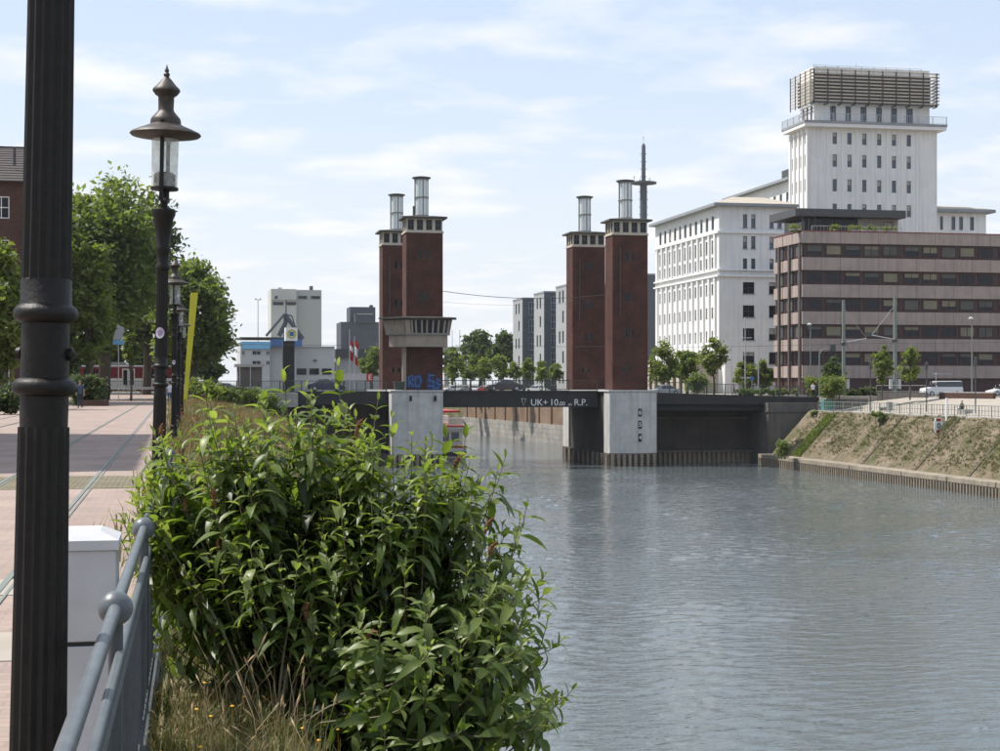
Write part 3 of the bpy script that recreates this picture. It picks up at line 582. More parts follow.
# piers
def pier(label, x0, x1, ridge, fy, y1, gauge=False):
    q = thing('bridge_pier', label, 'bridge pier', ((x0 + x1) / 2, (fy + y1) / 2, WZ - 2), 'concrete piers of the lift bridge')
    fp = [(x0, fy + .55), (ridge, fy), (x1, fy + .5), (x1, y1), (x0, y1)]
    fd = fy + 3.1
    MB().prism([fp[0], fp[1], fp[2], (x1, fd), (x0, fd)], -6.45, .72).build('pier_shaft', M['concrete_lt'], q, bevel=.05)
    MB().prism([(x0, y1 - 3.0), (x1, y1 - 3.0), (x1, y1), (x0, y1)], -6.45, .72).build('pier_shaft', M['concrete_lt'], q, bevel=.05)
    box('pier_web', M['stain_shade'], q, x0 + .22, x1 - .22, fd, y1 - 3.0, -6.44, .70)
    MB().prism([(a + (-.12 if a < ridge else .12), b_ + (-.12 if b_ < fy + 1 else .12)) for a, b_ in fp], .72, .9).build('pier_cap', M['concrete_lt'], q)
    MB().prism([(a + (-.05 if a < ridge else .05), b_ + (-.05 if b_ < fy + 1 else .05)) for a, b_ in fp], -10, -6.45).build('pier_base', M['dark_wall'], q)
    n = 8; 
    for side in range(2):
        a, c = (fp[0], fp[1]) if side == 0 else (fp[1], fp[2]); L = math.dist(a, c); k = int(L / .62)
        for i in range(k):
            f = (i + .5) / k; px_, py_ = a[0] + (c[0] - a[0]) * f, a[1] + (c[1] - a[1]) * f
            box('fender_pile', M['piling'], q, px_ - .17, px_ + .17, py_ - .33, py_ + .05, -9, -6.5)
    for i in range(int((y1 - fy) / 2.2)):
        yy = fy + 1 + i * 2.2; box('fender_pile', M['piling'], q, x0 - .3, x0 + .02, yy - .17, yy + .17, -9, -6.5)
    box('fender_beam', M['piling'], q, x0 - .12, x1 + .12, fy - .04 + .6, fy + .8, -6.6, -6.4)
    for u in ((.34, .16) if gauge else (.36, .82)):
        xx = x0 + (x1 - x0) * u
    if gauge:
        zs = [(-1.7, '6'), (-3.1, '5'), (-4.6, '4')]
        gp = fy + .12
        for z, ch in zs:
            pl = box('gauge_plate', M['black'], q, ridge + .04, ridge + .46, gp - .16, gp + .1, z - .45, z + .45)
            text('gauge_digit', ch, .72, (ridge + .25, gp - .165, z), M['white_paint'], pl)
    else:
        for u in (.36, .84):
            xx = x0 + (x1 - x0) * u; box('drain_slot', M['black'], q, xx - .14, xx + .14, fy - .05 + .1, fy + .9, -.35, .25)
    return q
def text(name, body, size, loc, m, parent, extr=0.006):
    c = bpy.data.curves.new(name, 'FONT'); c.body = body; c.size = size; c.align_x = 'CENTER'; c.align_y = 'CENTER'; c.extrude = extr; c.materials.append(m)
    o = bpy.data.objects.new(name, c); col.objects.link(o); bpy.context.view_layer.update(); me_ = bpy.data.meshes.new_from_object(o.evaluated_get(bpy.context.evaluated_depsgraph_get())); bpy.data.objects.remove(o)
    o = bpy.data.objects.new(name, me_); col.objects.link(o); o.parent = parent; o.location = Vector(loc) - ORG.get(parent.name, Vector((0, 0, 0))); o.rotation_euler = (R(90), 0, 0); return o
pL = pier('pale concrete pier under the control cabin tower behind the green shrub', X_at(392, 180.2), X_at(443.5, 180.2), X_at(420, 180), 180.0, 203.5)
pR = pier('pale concrete pier with the water gauge digits under the right towers', X_at(609.5, 178.6), X_at(656.5, 178.6), X_at(637.5, 178.2), 178.0, 201.2, True)
PLx1 = X_at(443.5, 180.2); PRx0 = X_at(609.5, 178.6); PRx1 = X_at(656.5, 178.6); PLx0 = X_at(392, 180.2)

# decks
def railing(parent, x0, y0, z0, x1, y1, z1, h=1.25, pitch=.16, post=2.4, m=None, pm=.05, bar=.012, rails=(1.0, .12)):
    m = m or M['green_steel']; a, b_ = Vector((x0, y0, z0)), Vector((x1, y1, z1)); L = (b_ - a).length; d = (b_ - a) / L
    n = max(1, round(L / post)); 
    me_key = ('post', h, pm, m.name)
    if me_key not in WIN_CACHE: WIN_CACHE[me_key] = MB().box(-pm, pm, -pm, pm, 0, h).mesh('railing_post', m)
    for i in range(n + 1):
        o = link('railing_post', WIN_CACHE[me_key], parent); o.location = a + d * (L * i / n) - ORG.get(parent.name, Vector((0, 0, 0)))
    for f in rails: MB().tube([a + Vector((0, 0, h * f)), b_ + Vector((0, 0, h * f))], .035 if f == 1.0 else .025, 5).build('hand_rail' if f == 1.0 else 'lower_rail', m, parent)
    bb = MB(); k = int(L / pitch)
    for i in range(k):
        p = a + d * (L * (i + .5) / k); bb.box(p.x - bar, p.x + bar, p.y - bar, p.y + bar, p.z + h * .1, p.z + h)
    if k: tag(bb.build('railing_bars', m, parent), kind='stuff')
DK = thing('lift_span', 'black steel lifting span of the bridge with white clearance lettering', 'bridge deck', ((PLx1 + PRx0) / 2, 190, .5))
DZ = .78
box('road_plate', M['asphalt'], DK, PLx1 + .05, PRx0 - .05, 184.0, 197.5, .1, DZ - .05)
box('girder', M['girder'], DK, PLx1 + .06, PRx0 - .06, 183.55, 184.0, -1.1, DZ)
box('girder', M['girder'], DK, PLx1 + .06, PRx0 - .06, 197.5, 197.9, -1.1, DZ)
box('girder_flange', M['girder'], DK, PLx1 + .06, PRx0 - .06, 183.4, 183.549, DZ - .12, DZ + .03)
box('girder_flange', M['girder'], DK, PLx1 + .06, PRx0 - .06, 183.4, 183.549, -1.12, -.98)
for k in range(7):
    xx = PLx1 + (PRx0 - PLx1) * (k + .5) / 7; box('cross_beam', M['girder'], DK, xx - .15, xx + .15, 184.0, 197.5, -.7, .1)
railing(DK, PLx1 + .1, 183.62, DZ, PRx0 - .1, 183.62, DZ, pitch=.3, post=6.8, bar=.008)
railing(DK, PLx1 + .1, 197.7, DZ, PRx0 - .1, 197.7, DZ, pitch=.3, post=6.8, bar=.008)
gy = 183.54
def tx(px): return X_at(px, gy)
zc = Z_at(403.0, tx(550), gy)
text('lettering', 'UK+', 1.08, (tx(539.3), gy, zc + .04), M['white_paint'], DK)
text('lettering', '10.', 1.08, (tx(555.0), gy, zc + .04), M['white_paint'], DK)
text('lettering', '00', .66, (tx(562.5), gy, zc - .10), M['white_paint'], DK)
text('lettering', 'm', .6, (tx(570), gy, zc - .17), M['white_paint'], DK)
text('lettering', 'R.P.', 1.08, (tx(580.8), gy, zc + .04), M['white_paint'], DK)
tb = MB(); xc = tx(523.6)
tri = [(xc - .26, gy - .006, zc + .52), (xc + .26, gy - .006, zc + .52), (xc + .03, gy - .006, zc - .42), (xc - .26, gy - .006, zc + .52)]
tb.tube(tri, .035, 4); tb.build('clearance_mark', M['white_paint'], DK)

AL = thing('left_approach', 'dark left bridge abutment wall and side span behind the shrub tips', 'abutment', (14, 190, WZ))
xl = X_at(300, 184)
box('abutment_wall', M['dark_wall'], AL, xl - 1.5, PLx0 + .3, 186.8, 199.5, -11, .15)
box('side_wall', M['wing_wall'], AL, xl - 14, xl - 1.5, 183.2, 199.0, -11, .45)
box('girder', M['girder'], AL, xl - 14, PLx0 - .14, 183.5, 184.0, -.75, DZ)
box('road_plate', M['asphalt'], AL, xl - 14, PLx0 + 6, 184.0, 198, .15, DZ - .05)
railing(AL, xl - 34, 183.6, DZ - .1, PLx0 - .2, 183.6, DZ, h=1.2)
piling(0, xl - 1.4, PLx0, -9.8, -6.5, 'x', 186.4, .55, .3).build('sheet_piling', M['piling'], AL)

AR = thing('right_approach', 'dark right bridge abutment with recessed brown wall beneath the side span', 'abutment', (66, 190, WZ))
xw = X_at(765, 181); xe = X_at(832, 180)
def sloped(name, m, xa, xb, y0, y1, za0, za1, zb0, zb1):
    MB().add([(xa, y0, za0), (xb, y0, zb0), (xb, y1, zb0), (xa, y1, za0), (xa, y0, za1), (xb, y0, zb1), (xb, y1, zb1), (xa, y1, za1)],
             [(0, 3, 2, 1), (4, 5, 6, 7), (0, 1, 5, 4), (1, 2, 6, 5), (2, 3, 7, 6), (3, 0, 4, 7)]).build(name, m, AR)
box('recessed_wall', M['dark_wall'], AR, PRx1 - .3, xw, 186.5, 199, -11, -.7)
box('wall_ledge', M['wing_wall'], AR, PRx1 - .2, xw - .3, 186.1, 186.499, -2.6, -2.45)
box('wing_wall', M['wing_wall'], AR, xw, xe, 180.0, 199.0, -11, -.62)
box('wall_coping', M['wing_wall'], AR, xw - .15, xe, 179.85, 180.6, -1.75, -1.62)
sloped('girder', M['girder'], PRx1 + .13, xe + 1, 181.2, 182.0, -.75, .62, -.95, -.12)
sloped('girder_web', M['girder'], PRx1 + .13, xw + .1, 182.0, 186.0, -1.5, .2, -1.6, -.3)
sloped('road_plate', M['asphalt'], PRx1 - .1, xe + 1, 182.0, 198, .0, .45, -.35, -.05)
piling(0, PRx1, xw + 1.0, -9.8, -6.7, 'x', 185.6, .62, .4).build('sheet_piling', M['piling'], AR)
box('piling_cap', M['wing_wall'], AR, PRx1 + .2, xw + .6, 185.5, 186.4, -6.7, -6.45)
railing(AR, PRx1 + .2, 181.4, .62, xe + .8, 181.4, -.1, h=1.25)
MB().tube([(xe - 1.6, 179.9, -1.62), (xe - 1.6, 179.9, -.9), (xe - 1.1, 179.9, -.75)], .06, 6).build('bent_pipe', M['silver'], AR)

# far quay wall on the right, beyond the bridge
fq = thing('far_quay_wall', 'rust streaked quay wall over pale block wall seen beneath the lift span', 'quay wall', (56, 260, WZ))
a0, a1 = (61.6, 203), (XY(462, 314)); a1 = (a1[0], a1[1])
def slab(name, m, p, q_, z0, z1, th, parent, ext=0):
    d = Vector((q_[0] - p[0], q_[1] - p[1])).normalized(); n = Vector((d.y, -d.x)) * th
    MB().prism([(p[0], p[1]), (q_[0], q_[1]), (q_[0] + n.x, q_[1] + n.y), (p[0] + n.x, p[1] + n.y)], z0, z1).build(name, m, parent)
slab('block_wall', M['stone_wall'], a0, a1, -10, -4.85, 3, fq)
slab('rust_wall', M['rust_wall'], (a0[0] + .25, a0[1]), (a1[0] + .25, a1[1]), -4.85, -1.0, 2.6, fq)
slab('cap_strip', M['concrete'], (a0[0] + .1, a0[1]), (a1[0] + .1, a1[1]), -1.0, -.7, 3, fq)
dq = Vector((a1[0] - a0[0], a1[1] - a0[1]))
for i in range(15):
    f = (i + .5) / 15; p = (a0[0] + dq.x * f + .05, a0[1] + dq.y * f); box('wall_post', M['rust_wall'], fq, p[0] - .02, p[0] + .5, p[1] - .12, p[1] + .12, -4.9, -1.02)

# ================================================================== BUILDINGS ON THE RIGHT
# --- brown office block
bx0, by0 = 82.6, 202.6; bx1, by1 = 128.0, 213.4
BR = thing('office_block', 'brown office block with pink grey concrete bands and maroon window strips', 'building', (bx0, by0, 0))
box('core', M['maroon'], BR, bx0 + .35, bx1 - .3, by0 + .35, by1 - .1, 0, 21.6)
z_top = 22.16; s0 = 20.58; per = 3.64; wh = 1.93
PW = 2.75; nb_ = int((bx1 - bx0 - 1.2) / PW)
rw = random.Random(11)
pan_me = {}
for k in range(6):
    za = z_top if k == 0 else s0 - per * (k - 1) - wh; zb = s0 - per * k
    for i in range(nb_ + 1):
        x0 = bx0 + (i * PW); x1 = min(x0 + PW - .03, bx1)
        key = (round(za - zb, 2),)
        if key not in pan_me: pan_me[key] = MB().box(0, PW - .035, 0, .3, 0, za - zb).mesh('facade_panel', M['precast'])
        o = link('facade_panel', pan_me[key], BR); o.location = (x0 - bx0, 0, zb)
    for i in range(3):
        y0 = by0 + .32 + i * 3.45; key = ('y', round(za - zb, 2))
        if key not in pan_me: pan_me[key] = MB().box(0, .3, 0, 3.3, 0, za - zb - .12).mesh('facade_panel', M['precast'], bevel=.05)
        o = link('facade_panel', pan_me[key], BR); o.location = (0, y0 - by0, zb + .06)
    if k < 5:
        for i in range(nb_):
            xc = bx0 + 1.85 + i * PW + (.35 if i >= 5 else 0) + (.35 if i >= 10 else 0)
            r = rw.random(); up = 5 - k
            gm = M['blind2'] if r < .12 else M['glass']; bl_ = rw.choice((0, 0, .3, .4, .6, .9, .9)); bm2 = M['blind'] if rw.random() < .6 else M['blind2']
            window(BR, (xc, by0 + .26, s0 - per * k - wh / 2 + .02), 2.2, 1.45, 'x', gm, M['maroon'], .09, (rw.choice((0, 0, 1)), 0), .06, blind=bl_, bmat=bm2)
        for i in range(3):
            window(BR, (bx0 + .26, by0 + 2.0 + i * 3.45, s0 - per * k - wh / 2), 2.6, 1.6, 'y', M['glass'] if (i + k) % 3 else M['blind2'], M['maroon'], .09, (1, 0), .06)
for i in range(3):
    yy = by0 + .62 + i * 3.75; box('facade_fin', M['fin'], BR, bx0 - .28, bx0 - .01, yy - .28, yy + .28, 0, z_top - 1.5, bevel=.06)
box('ground_floor_wall', M['maroon'], BR, bx0 + .5, bx1 - .4, by0 + .5, by0 + .6, 0, 2.35)
for i in range(9):
    x = bx0 + 4 + i * 4.2; window(BR, (x, by0 + .40, 1.25), 3.4, 2.1, 'x', M['glass'], M['maroon'], .1, (2, 0), .02, 'shop_window')
box('coping', M['dark_red'], BR, bx0 - .06, bx1, by0 - .06, by1, z_top, z_top + .12)
# penthouse
px0, px1 = X_at(803, by0 + 4), X_at(899, by0 + 4)
box('penthouse_wall', M['concrete'], BR, X_at(858, by0 + 4.3), px1, by0 + 4.3, by1 + 1, z_top, z_top + 2.3)
box('penthouse_glazing', M['glass'], BR, px0 + .3, X_at(858, by0 + 4.3) - .02, by0 + 4.4, by1 + .8, z_top, z_top + 2.3)
for k in range(5): xx = px0 + .3 + k * 1.5; box('penthouse_mullion', M['steel_dark'], BR, xx, xx + .16, by0 + 4.3, by0 + 4.39, z_top, z_top + 2.3)
window(BR, (X_at(888, by0 + 4.3), by0 + 4.24, z_top + 1.2), 1.5, 1.5, 'x', M['glass'], M['steel_dark'], .08)
box('penthouse_roof', M['steel_dark'], BR, X_at(795.5, by0 + 2.5) , X_at(906, by0 + 2.5), by0 + 2.5, by1 + 1.5, z_top + 2.3, z_top + 3.35)
for k in range(3): xx = px0 - .4 + k * .9; MB().tube([(xx, by0 + 3.2, z_top), (xx, by0 + 3.2, z_top + 2.3)], .12, 6).build('penthouse_post', M['steel_dark'], BR)
railing(BR, bx0 + 2, by0 + 1.6, z_top, X_at(907, by0), by0 + 1.6, z_top, h=.9, pitch=.5, m=M['silver'], pm=.03)
def leaf_cloud(C, rad, n, size, up=0.3, g=rng):
    """diamond leaves scattered round centres C (k,3) with radii rad (k,3)"""
    k = len(C); idx = g.integers(0, k, n); p = C[idx] + g.normal(0, .5, (n, 3)) * rad[idx]
    nrm = g.normal(0, 1, (n, 3)); nrm[:, 2] = np.abs(nrm[:, 2]) + up; nrm /= np.linalg.norm(nrm, axis=1)[:, None]
    a = np.cross(nrm, g.normal(0, 1, (n, 3))); a /= np.linalg.norm(a, axis=1)[:, None] + 1e-9; b = np.cross(nrm, a)
    s = (size * g.uniform(.6, 1.4, n))[:, None]
    V = np.stack([p - a * s, p - b * s * .5 + nrm * s * .12, p + a * s, p + b * s * .5 + nrm * s * .12], 1).reshape(-1, 3)
    return V, idx
def foliage(name, m, parent, C, rad, n, size, up=.3, org=None):
    V, idx = leaf_cloud(C, rad, n, size, up); t0 = rng.uniform(.15, .75, len(C)); tint = np.clip(t0[idx] + rng.normal(0, .16, n), 0, 1)
    o = link(name, np_mesh(name, V - np.array(org if org is not None else (0, 0, 0)), 4, m, tint), parent); return o
for i, (pa, pb_) in enumerate(((790, 800), (832, 838), (850, 860), (862, 882), (883, 895))):
    xa, xb = X_at(pa, by0 + .9), X_at(pb_, by0 + .9); q = thing('roof_shrub', ['low roof shrub at the left corner of the brown office roof', 'first small roof shrub left of the middle below the penthouse', 'second small roof shrub below the penthouse glazing', 'longest green roof shrub in front of the penthouse', 'last roof shrub under the right end of the penthouse'][i], 'shrub', ((xa + xb) / 2, by0 + .9, z_top + .1), 'shrubs on the office roof')
    n = 14; C = np.stack([rng.uniform(xa, xb, n), rng.uniform(by0 + .6, by0 + 1.3, n), rng.uniform(z_top + .2, z_top + .75, n)], 1)
    foliage('foliage', M['leaf_b'], q, C, np.full((n, 3), .35), 700, .13, org=ORG[q.name])
    box('planter', M['concrete'], q, xa, xb, by0 + .5, by0 + 1.3, z_top + .121, z_top + .42)

# --- white office wing
wx0, wy0 = 83.3, 238.2; wx1 = X_at(793, wy0); wy1 = 272.0; wz = 29.4
WW = thing('white_office_wing', 'white rendered office wing with tall pilasters left of the tower', 'building', (wx0, wy0, 0))
b = MB(); holes = []
zr = lambda py: Z_at(py, wx0, wy0)
for (pa, pb_) in ((743, 747.2), (751.2, 755.4), (769.5, 773.7), (777.5, 781.7)):
    for (ya, yb) in ((213.7, 227), (235.7, 248), (258, 270)): holes.append((X_at(pa, wy0), X_at(pb_, wy0), zr(yb), zr(ya)))
for (pa, pb_) in ((743, 754.5), (769, 780)):
    for (ya, yb) in ((281.7, 293.4), (305, 317), (328, 340), (352, 364)): holes.append((X_at(pa, wy0), X_at(pb_, wy0), zr(yb), zr(ya)))
holed_wall(b, 'x', wy0, wx0, wx1, 0, wz, holes, .35)
hy = []
NB = 11; bay = (wy1 - wy0 - 3.2) / NB
for i in range(NB):
    y = wy0 + 1.6 + bay * i + bay / 2
    for (za, zb) in ((25.9, 28.1), (22.1, 24.3), (19.9, 21.6), (15.6, 17.4), (11.9, 13.7), (8.2, 10.0)): hy.append((y - .62, y + .62, za, zb))
holed_wall(b, 'y', wx0, wy0, wy1, 0, wz, hy, .35)
b.add([(wx1, wy0, 0), (wx1, wy1, 0), (wx1, wy1, wz), (wx1, wy0, wz)], [(0, 1, 2, 3)]).add([(wx0, wy1, 0), (wx1, wy1, 0), (wx1, wy1, wz), (wx0, wy1, wz)], [(0, 3, 2, 1)])
b.build('wall', M['white_wall'], WW)
for h in holes: window(WW, ((h[0] + h[1]) / 2, wy0, (h[2] + h[3]) / 2), h[1] - h[0], h[3] - h[2], 'x', M['glass_blue'] if h[2] > 18 else M['glass'], M['steel_dark'], .07, (1 if h[1] - h[0] > 1 else 0, 1), .2, blind=rw.choice((0, 0, .3, .5)), bmat=M['curtain'])
for h in hy: window(WW, (wx0, (h[0] + h[1]) / 2, (h[2] + h[3]) / 2), h[1] - h[0], h[3] - h[2], 'y', M['glass_blue'], M['steel_dark'], .07, (0, 1), .2, blind=rw.choice((0, 0, .3, .5, .9)), bmat=M['curtain'])
for i in range(NB + 1):
    y = wy0 + 1.6 + bay * i; box('pilaster', M['white_trim'], WW, wx0 - .3, wx0 - .002, y - .32, y + .32, 19.6, 25.2); box('pilaster', M['white_trim'], WW, wx0 - .3, wx0 - .002, y - .32, y + .32, 4.6, 18.4)
for z, o, h in ((25.2, .35, .35), (18.4, .4, .25), (19.35, .35, .25)): box('cornice', M['white_trim'], WW, wx0 - o, wx1 + .2, wy0 - o, wy1, z, z + h)
for i, h in enumerate(holes): box('window_sill', M['grey_eave'], WW, h[0] - .1, h[1] + .1, wy0 - .12, wy0 - .002, h[2] - .12, h[2])
box('eave', M['grey_eave'], WW, wx0 - 1.1, wx1 + .6, wy0 - 1.0, wy1 + .6, wz, wz + .45)
MB().prism([(wx0 - 1.1, wy0 - 1), (wx1 + .6, wy0 - 1), (wx1 + .6, wy1 + .6), (wx0 - 1.1, wy1 + .6)], wz + .45, wz + 2.1, [(wx0 + 4, wy0 + 5), (wx1 - 3, wy0 + 5), (wx1 - 3, wy1 - 4), (wx0 + 4, wy1 - 4)]).build('roof', M['tan_roof'], WW)
# arcade along the ground floor
ax0 = wx0 - 4.2
ar = MB(); ah = [(wy0 + 2.2 + 3.3 * i, wy0 + 4.0 + 3.3 * i, .1, 3.4) for i in range(9)]
holed_wall(ar, 'y', ax0, wy0 + .6, wy1 - .5, 0, 4.5, ah, .5); ar.add([(ax0, wy0 + .6, 0), (wx0, wy0 + .6, 0), (wx0, wy0 + .6, 4.5), (ax0, wy0 + .6, 4.5)], [(0, 1, 2, 3)])
ar.build('arcade', M['cream'], WW); box('arcade_roof', M['white_trim'], WW, ax0 - .5, wx0 - .301, wy0 + .2, wy1, 4.5, 5.1)
for h in ah: window(WW, (ax0, (h[0] + h[1]) / 2, 1.75), 1.8, 3.3, 'y', M['glass'], M['steel_dark'], .08, (1, 0), .4)
box('entrance_block', M['white_trim'], WW, wx0 + .4, wx0 + 2.6, wy0 - 1.6, wy0 - .01, 0, 5.2)

# --- white tower
tx0, ty0 = 100.0, 243.0; tx1 = X_at(937, ty0); ty1 = 250.4; tz = Z_at(127, tx0, ty0)
WT = thing('white_office_tower', 'tall white office tower with slatted wooden screen around its top', 'building', (tx0, ty0, 0))
b = MB(); holes = []
zr = lambda py: Z_at(py, tx0, ty0)
cols6 = [(832.6, 836.9), (847.3, 851.6), (862.2, 866.5), (877.1, 881.4), (891.8, 896.1), (906.7, 911)]
for pa, pb_ in cols6:
    for ya, yb in ((131.7, 143.2), (153.5, 166), (178.3, 190.7), (203, 215)): holes.append((X_at(pa, ty0), X_at(pb_, ty0), zr(yb), zr(ya)))
holed_wall(b, 'x', ty0, tx0, tx1, 0, tz, holes, .3)
hy = []
for i in range(4):
    y = ty0 + .95 + i * 1.8
    for ya, yb in ((131.7, 143.2), (153.5, 166), (178.3, 190.7)): hy.append((y - .35, y + .35, zr(yb), zr(ya)))
holed_wall(b, 'y', tx0, ty0, ty1, 0, tz, hy, .3)
b.add([(tx1, ty0, 0), (tx1, ty1, 0), (tx1, ty1, tz), (tx1, ty0, tz)], [(0, 1, 2, 3)]).add([(tx0, ty1, 0), (tx1, ty1, 0), (tx1, ty1, tz), (tx0, ty1, tz)], [(0, 3, 2, 1)])
b.build('wall', M['white_wall'], WT)
for h in holes: window(WT, ((h[0] + h[1]) / 2, ty0, (h[2] + h[3]) / 2), h[1] - h[0], h[3] - h[2], 'x', M['glass_blue'], M['steel_dark'], .06, (0, 1), .18, blind=rw.choice((0, 0, 0, .3, .5)), bmat=M['curtain'])
for h in hy: window(WT, (tx0, (h[0] + h[1]) / 2, (h[2] + h[3]) / 2), h[1] - h[0], h[3] - h[2], 'y', M['glass_blue'], M['steel_dark'], .06, (0, 1), .18)
for i in range(7):
    pxm = 827.5 + i * 14.9; x = X_at(pxm, ty0); box('pilaster', M['white_trim'], WT, x - .16, x + .16, ty0 - .10, ty0 - .002, 20, tz - .3)
for i in range(5): y = ty0 + .1 + i * 1.8; box('pilaster', M['white_trim'], WT, tx0 - .22, tx0 - .002, y - .3, y + .3, 20, tz - .3)
box('balcony_slab', M['white_trim'], WT, tx0 - 1.0, tx1 + 1.1, ty0 - 1.2, ty1 + 1.2, tz, tz + .55)
box('slab_edge', M['grey_eave'], WT, tx0 - 1.1, tx1 + 1.2, ty0 - 1.3, ty1 + 1.3, tz + .55, tz + .95)
zz = tz + .95
railing(WT, tx0 - 1.0, ty0 - 1.2, zz, tx1 + 1.1, ty0 - 1.2, zz, h=1.2, pitch=.35, m=M['silver'], pm=.04, bar=.02)
railing(WT, tx0 - 1.0, ty0 - 1.2, zz, tx0 - 1.0, ty1 + 1.2, zz, h=1.2, pitch=.35, m=M['silver'], pm=.04, bar=.02)
ux0, uy0 = X_at(814, ty0 + .9), ty0 + .9; ux1 = X_at(929.5, uy0); uz = Z_at(97, ux0, uy0)
b = MB(); holes = []
for pa, pb_ in ((830.1, 836), (845.5, 851), (860.5, 866.6), (876, 882), (891, 897), (906.2, 912.8)): holes.append((X_at(pa, uy0), X_at(pb_, uy0), zz + .25, Z_at(105.2, ux0, uy0)))
holed_wall(b, 'x', uy0, ux0, ux1, zz, uz + 5.0, holes, .3)
hy = [(uy0 + .7 + 1.7 * i, uy0 + 1.5 + 1.7 * i, zz + .25, Z_at(105.2, ux0, uy0)) for i in range(3)]
holed_wall(b, 'y', ux0, uy0, ty1 - .6, zz, uz + 5.0, hy, .3)
b.add([(ux1, uy0, zz), (ux1, ty1 - .6, zz), (ux1, ty1 - .6, uz + 5), (ux1, uy0, uz + 5)], [(0, 1, 2, 3)]); b.box(ux0 + .01, ux1 - .01, uy0 + .31, ty1 - .61, uz + 4.4, uz + 4.9)
b.build('upper_wall', M['white_wall'], WT)
for h in holes: window(WT, ((h[0] + h[1]) / 2, uy0, (h[2] + h[3]) / 2), h[1] - h[0], h[3] - h[2], 'x', M['glass_blue'], M['steel_dark'], .07, (1, 0), .18)
for h in hy: window(WT, (ux0, (h[0] + h[1]) / 2, (h[2] + h[3]) / 2), h[1] - h[0], h[3] - h[2], 'y', M['glass_blue'], M['steel_dark'], .07, (0, 0), .18)
# slatted screen
ly0 = uy0 - 1.3; lx0, lx1 = X_at(812, ly0), X_at(938, ly0); ly1 = ly0 + 9.2
zl0, zl1 = Z_at(101.5, lx0, ly0), Z_at(68.5, lx0, ly0); nsl = 10
dark_box = box('screen_back', M['steel_dark'], WT, lx0 + .9, lx1 - .9, ly0 + .9, ly1 - .9, zl0 + .3, zl1 - .6)
for k in range(nsl):
    z = zl0 + .15 + (zl1 - zl0 - .4) * k / (nsl - 1)
    for (a, c, d, e, nm) in ((lx0 - .25, lx1 + .25, ly0 - .09, ly0, 'f'), (lx0 - .09, lx0, ly0 + .01, ly1, 'l'), (lx1, lx1 + .09, ly0 + .01, ly1, 'r')):
        MB().box(a, c, d, e, z, z + .22).build('screen_slat', M['slat'], WT)
for k in range(10):
    x = lx0 + .3 + (lx1 - lx0 - .6) * k / 9; box('screen_post', M['steel_dark'], WT, x - .09, x + .09, ly0 - .2, ly0 - .091, zl0 - .3, zl1)
    box('screen_bracket', M['steel_dark'], WT, x - .07, x + .07, ly0 + .005, uy0 - .02, zl0 - .28, zl0 - .1)
for k in range(5): y = ly0 + .3 + (ly1 - ly0 - .6) * k / 4; box('screen_post', M['steel_dark'], WT, lx0 - .2, lx0 - .091, y - .09, y + .09, zl0 - .3, zl1)
box('screen_frame', M['steel_dark'], WT, lx0 + .01, lx1 - .01, ly0 + .01, ly0 + .15, zl0 - .1, zl0 + .14)
railing(WT, lx0 + .6, ly0 + .9, zl1 - .6, lx1 - 2.5, ly0 + .9, zl1 - .6, h=1.4, pitch=1.2, post=2.2, m=M['silver'], pm=.04)
MB().tube([(X_at(856, ly0 + 3), ly0 + 3, zl1), (X_at(856, ly0 + 3), ly0 + 3, zl1 + 2.0)], .03, 5).tube([(X_at(853, ly0 + 3), ly0 + 3, zl1 + 1.4), (X_at(859, ly0 + 3), ly0 + 3, zl1 + 1.4)], .03, 5).build('antenna', M['silver'], WT)

# --- low white wing right of the tower
ry0 = ty0 + 3.5; rx0 = tx1 + .02; rx1 = X_at(986, ry0); rz = Z_at(212, rx0, ry0)
RW = thing('white_side_wing', 'low white wing with flat overhanging roof right of the white tower', 'building', (rx0, ry0, 0))
b = MB(); holes = [(X_at(pa, ry0), X_at(pb_, ry0), Z_at(yb, rx0, ry0), Z_at(ya, rx0, ry0)) for pa, pb_ in ((940, 943), (951.5, 955.3), (959.2, 963), (970, 974)) for ya, yb in ((216, 229.5), (238, 250))]
holed_wall(b, 'x', ry0, rx0, rx1, 0, rz, holes, .3); b.add([(rx1, ry0, 0), (rx1, ry0 + 20, 0), (rx1, ry0 + 20, rz), (rx1, ry0, rz)], [(0, 1, 2, 3)]); b.build('wall', M['white_wall'], RW)
for h in holes: window(RW, ((h[0] + h[1]) / 2, ry0, (h[2] + h[3]) / 2), h[1] - h[0], h[3] - h[2], 'x', M['glass_blue'], M['steel_dark'], .07, (0, 1), .18)
box('eave', M['grey_eave'], RW, rx0, rx1 + 1.2, ry0 - 1.1, ry0 + 21, rz, rz + .5)
MB().prism([(rx0, ry0 - 1.1), (rx1 + 1.2, ry0 - 1.1), (rx1 + 1.2, ry0 + 21), (rx0, ry0 + 21)], rz + .5, rz + 1.4, [(rx0, ry0 + 3), (rx1 - 2.5, ry0 + 3), (rx1 - 2.5, ry0 + 18), (rx0, ry0 + 18)]).build('roof', M['tan_roof'], RW)
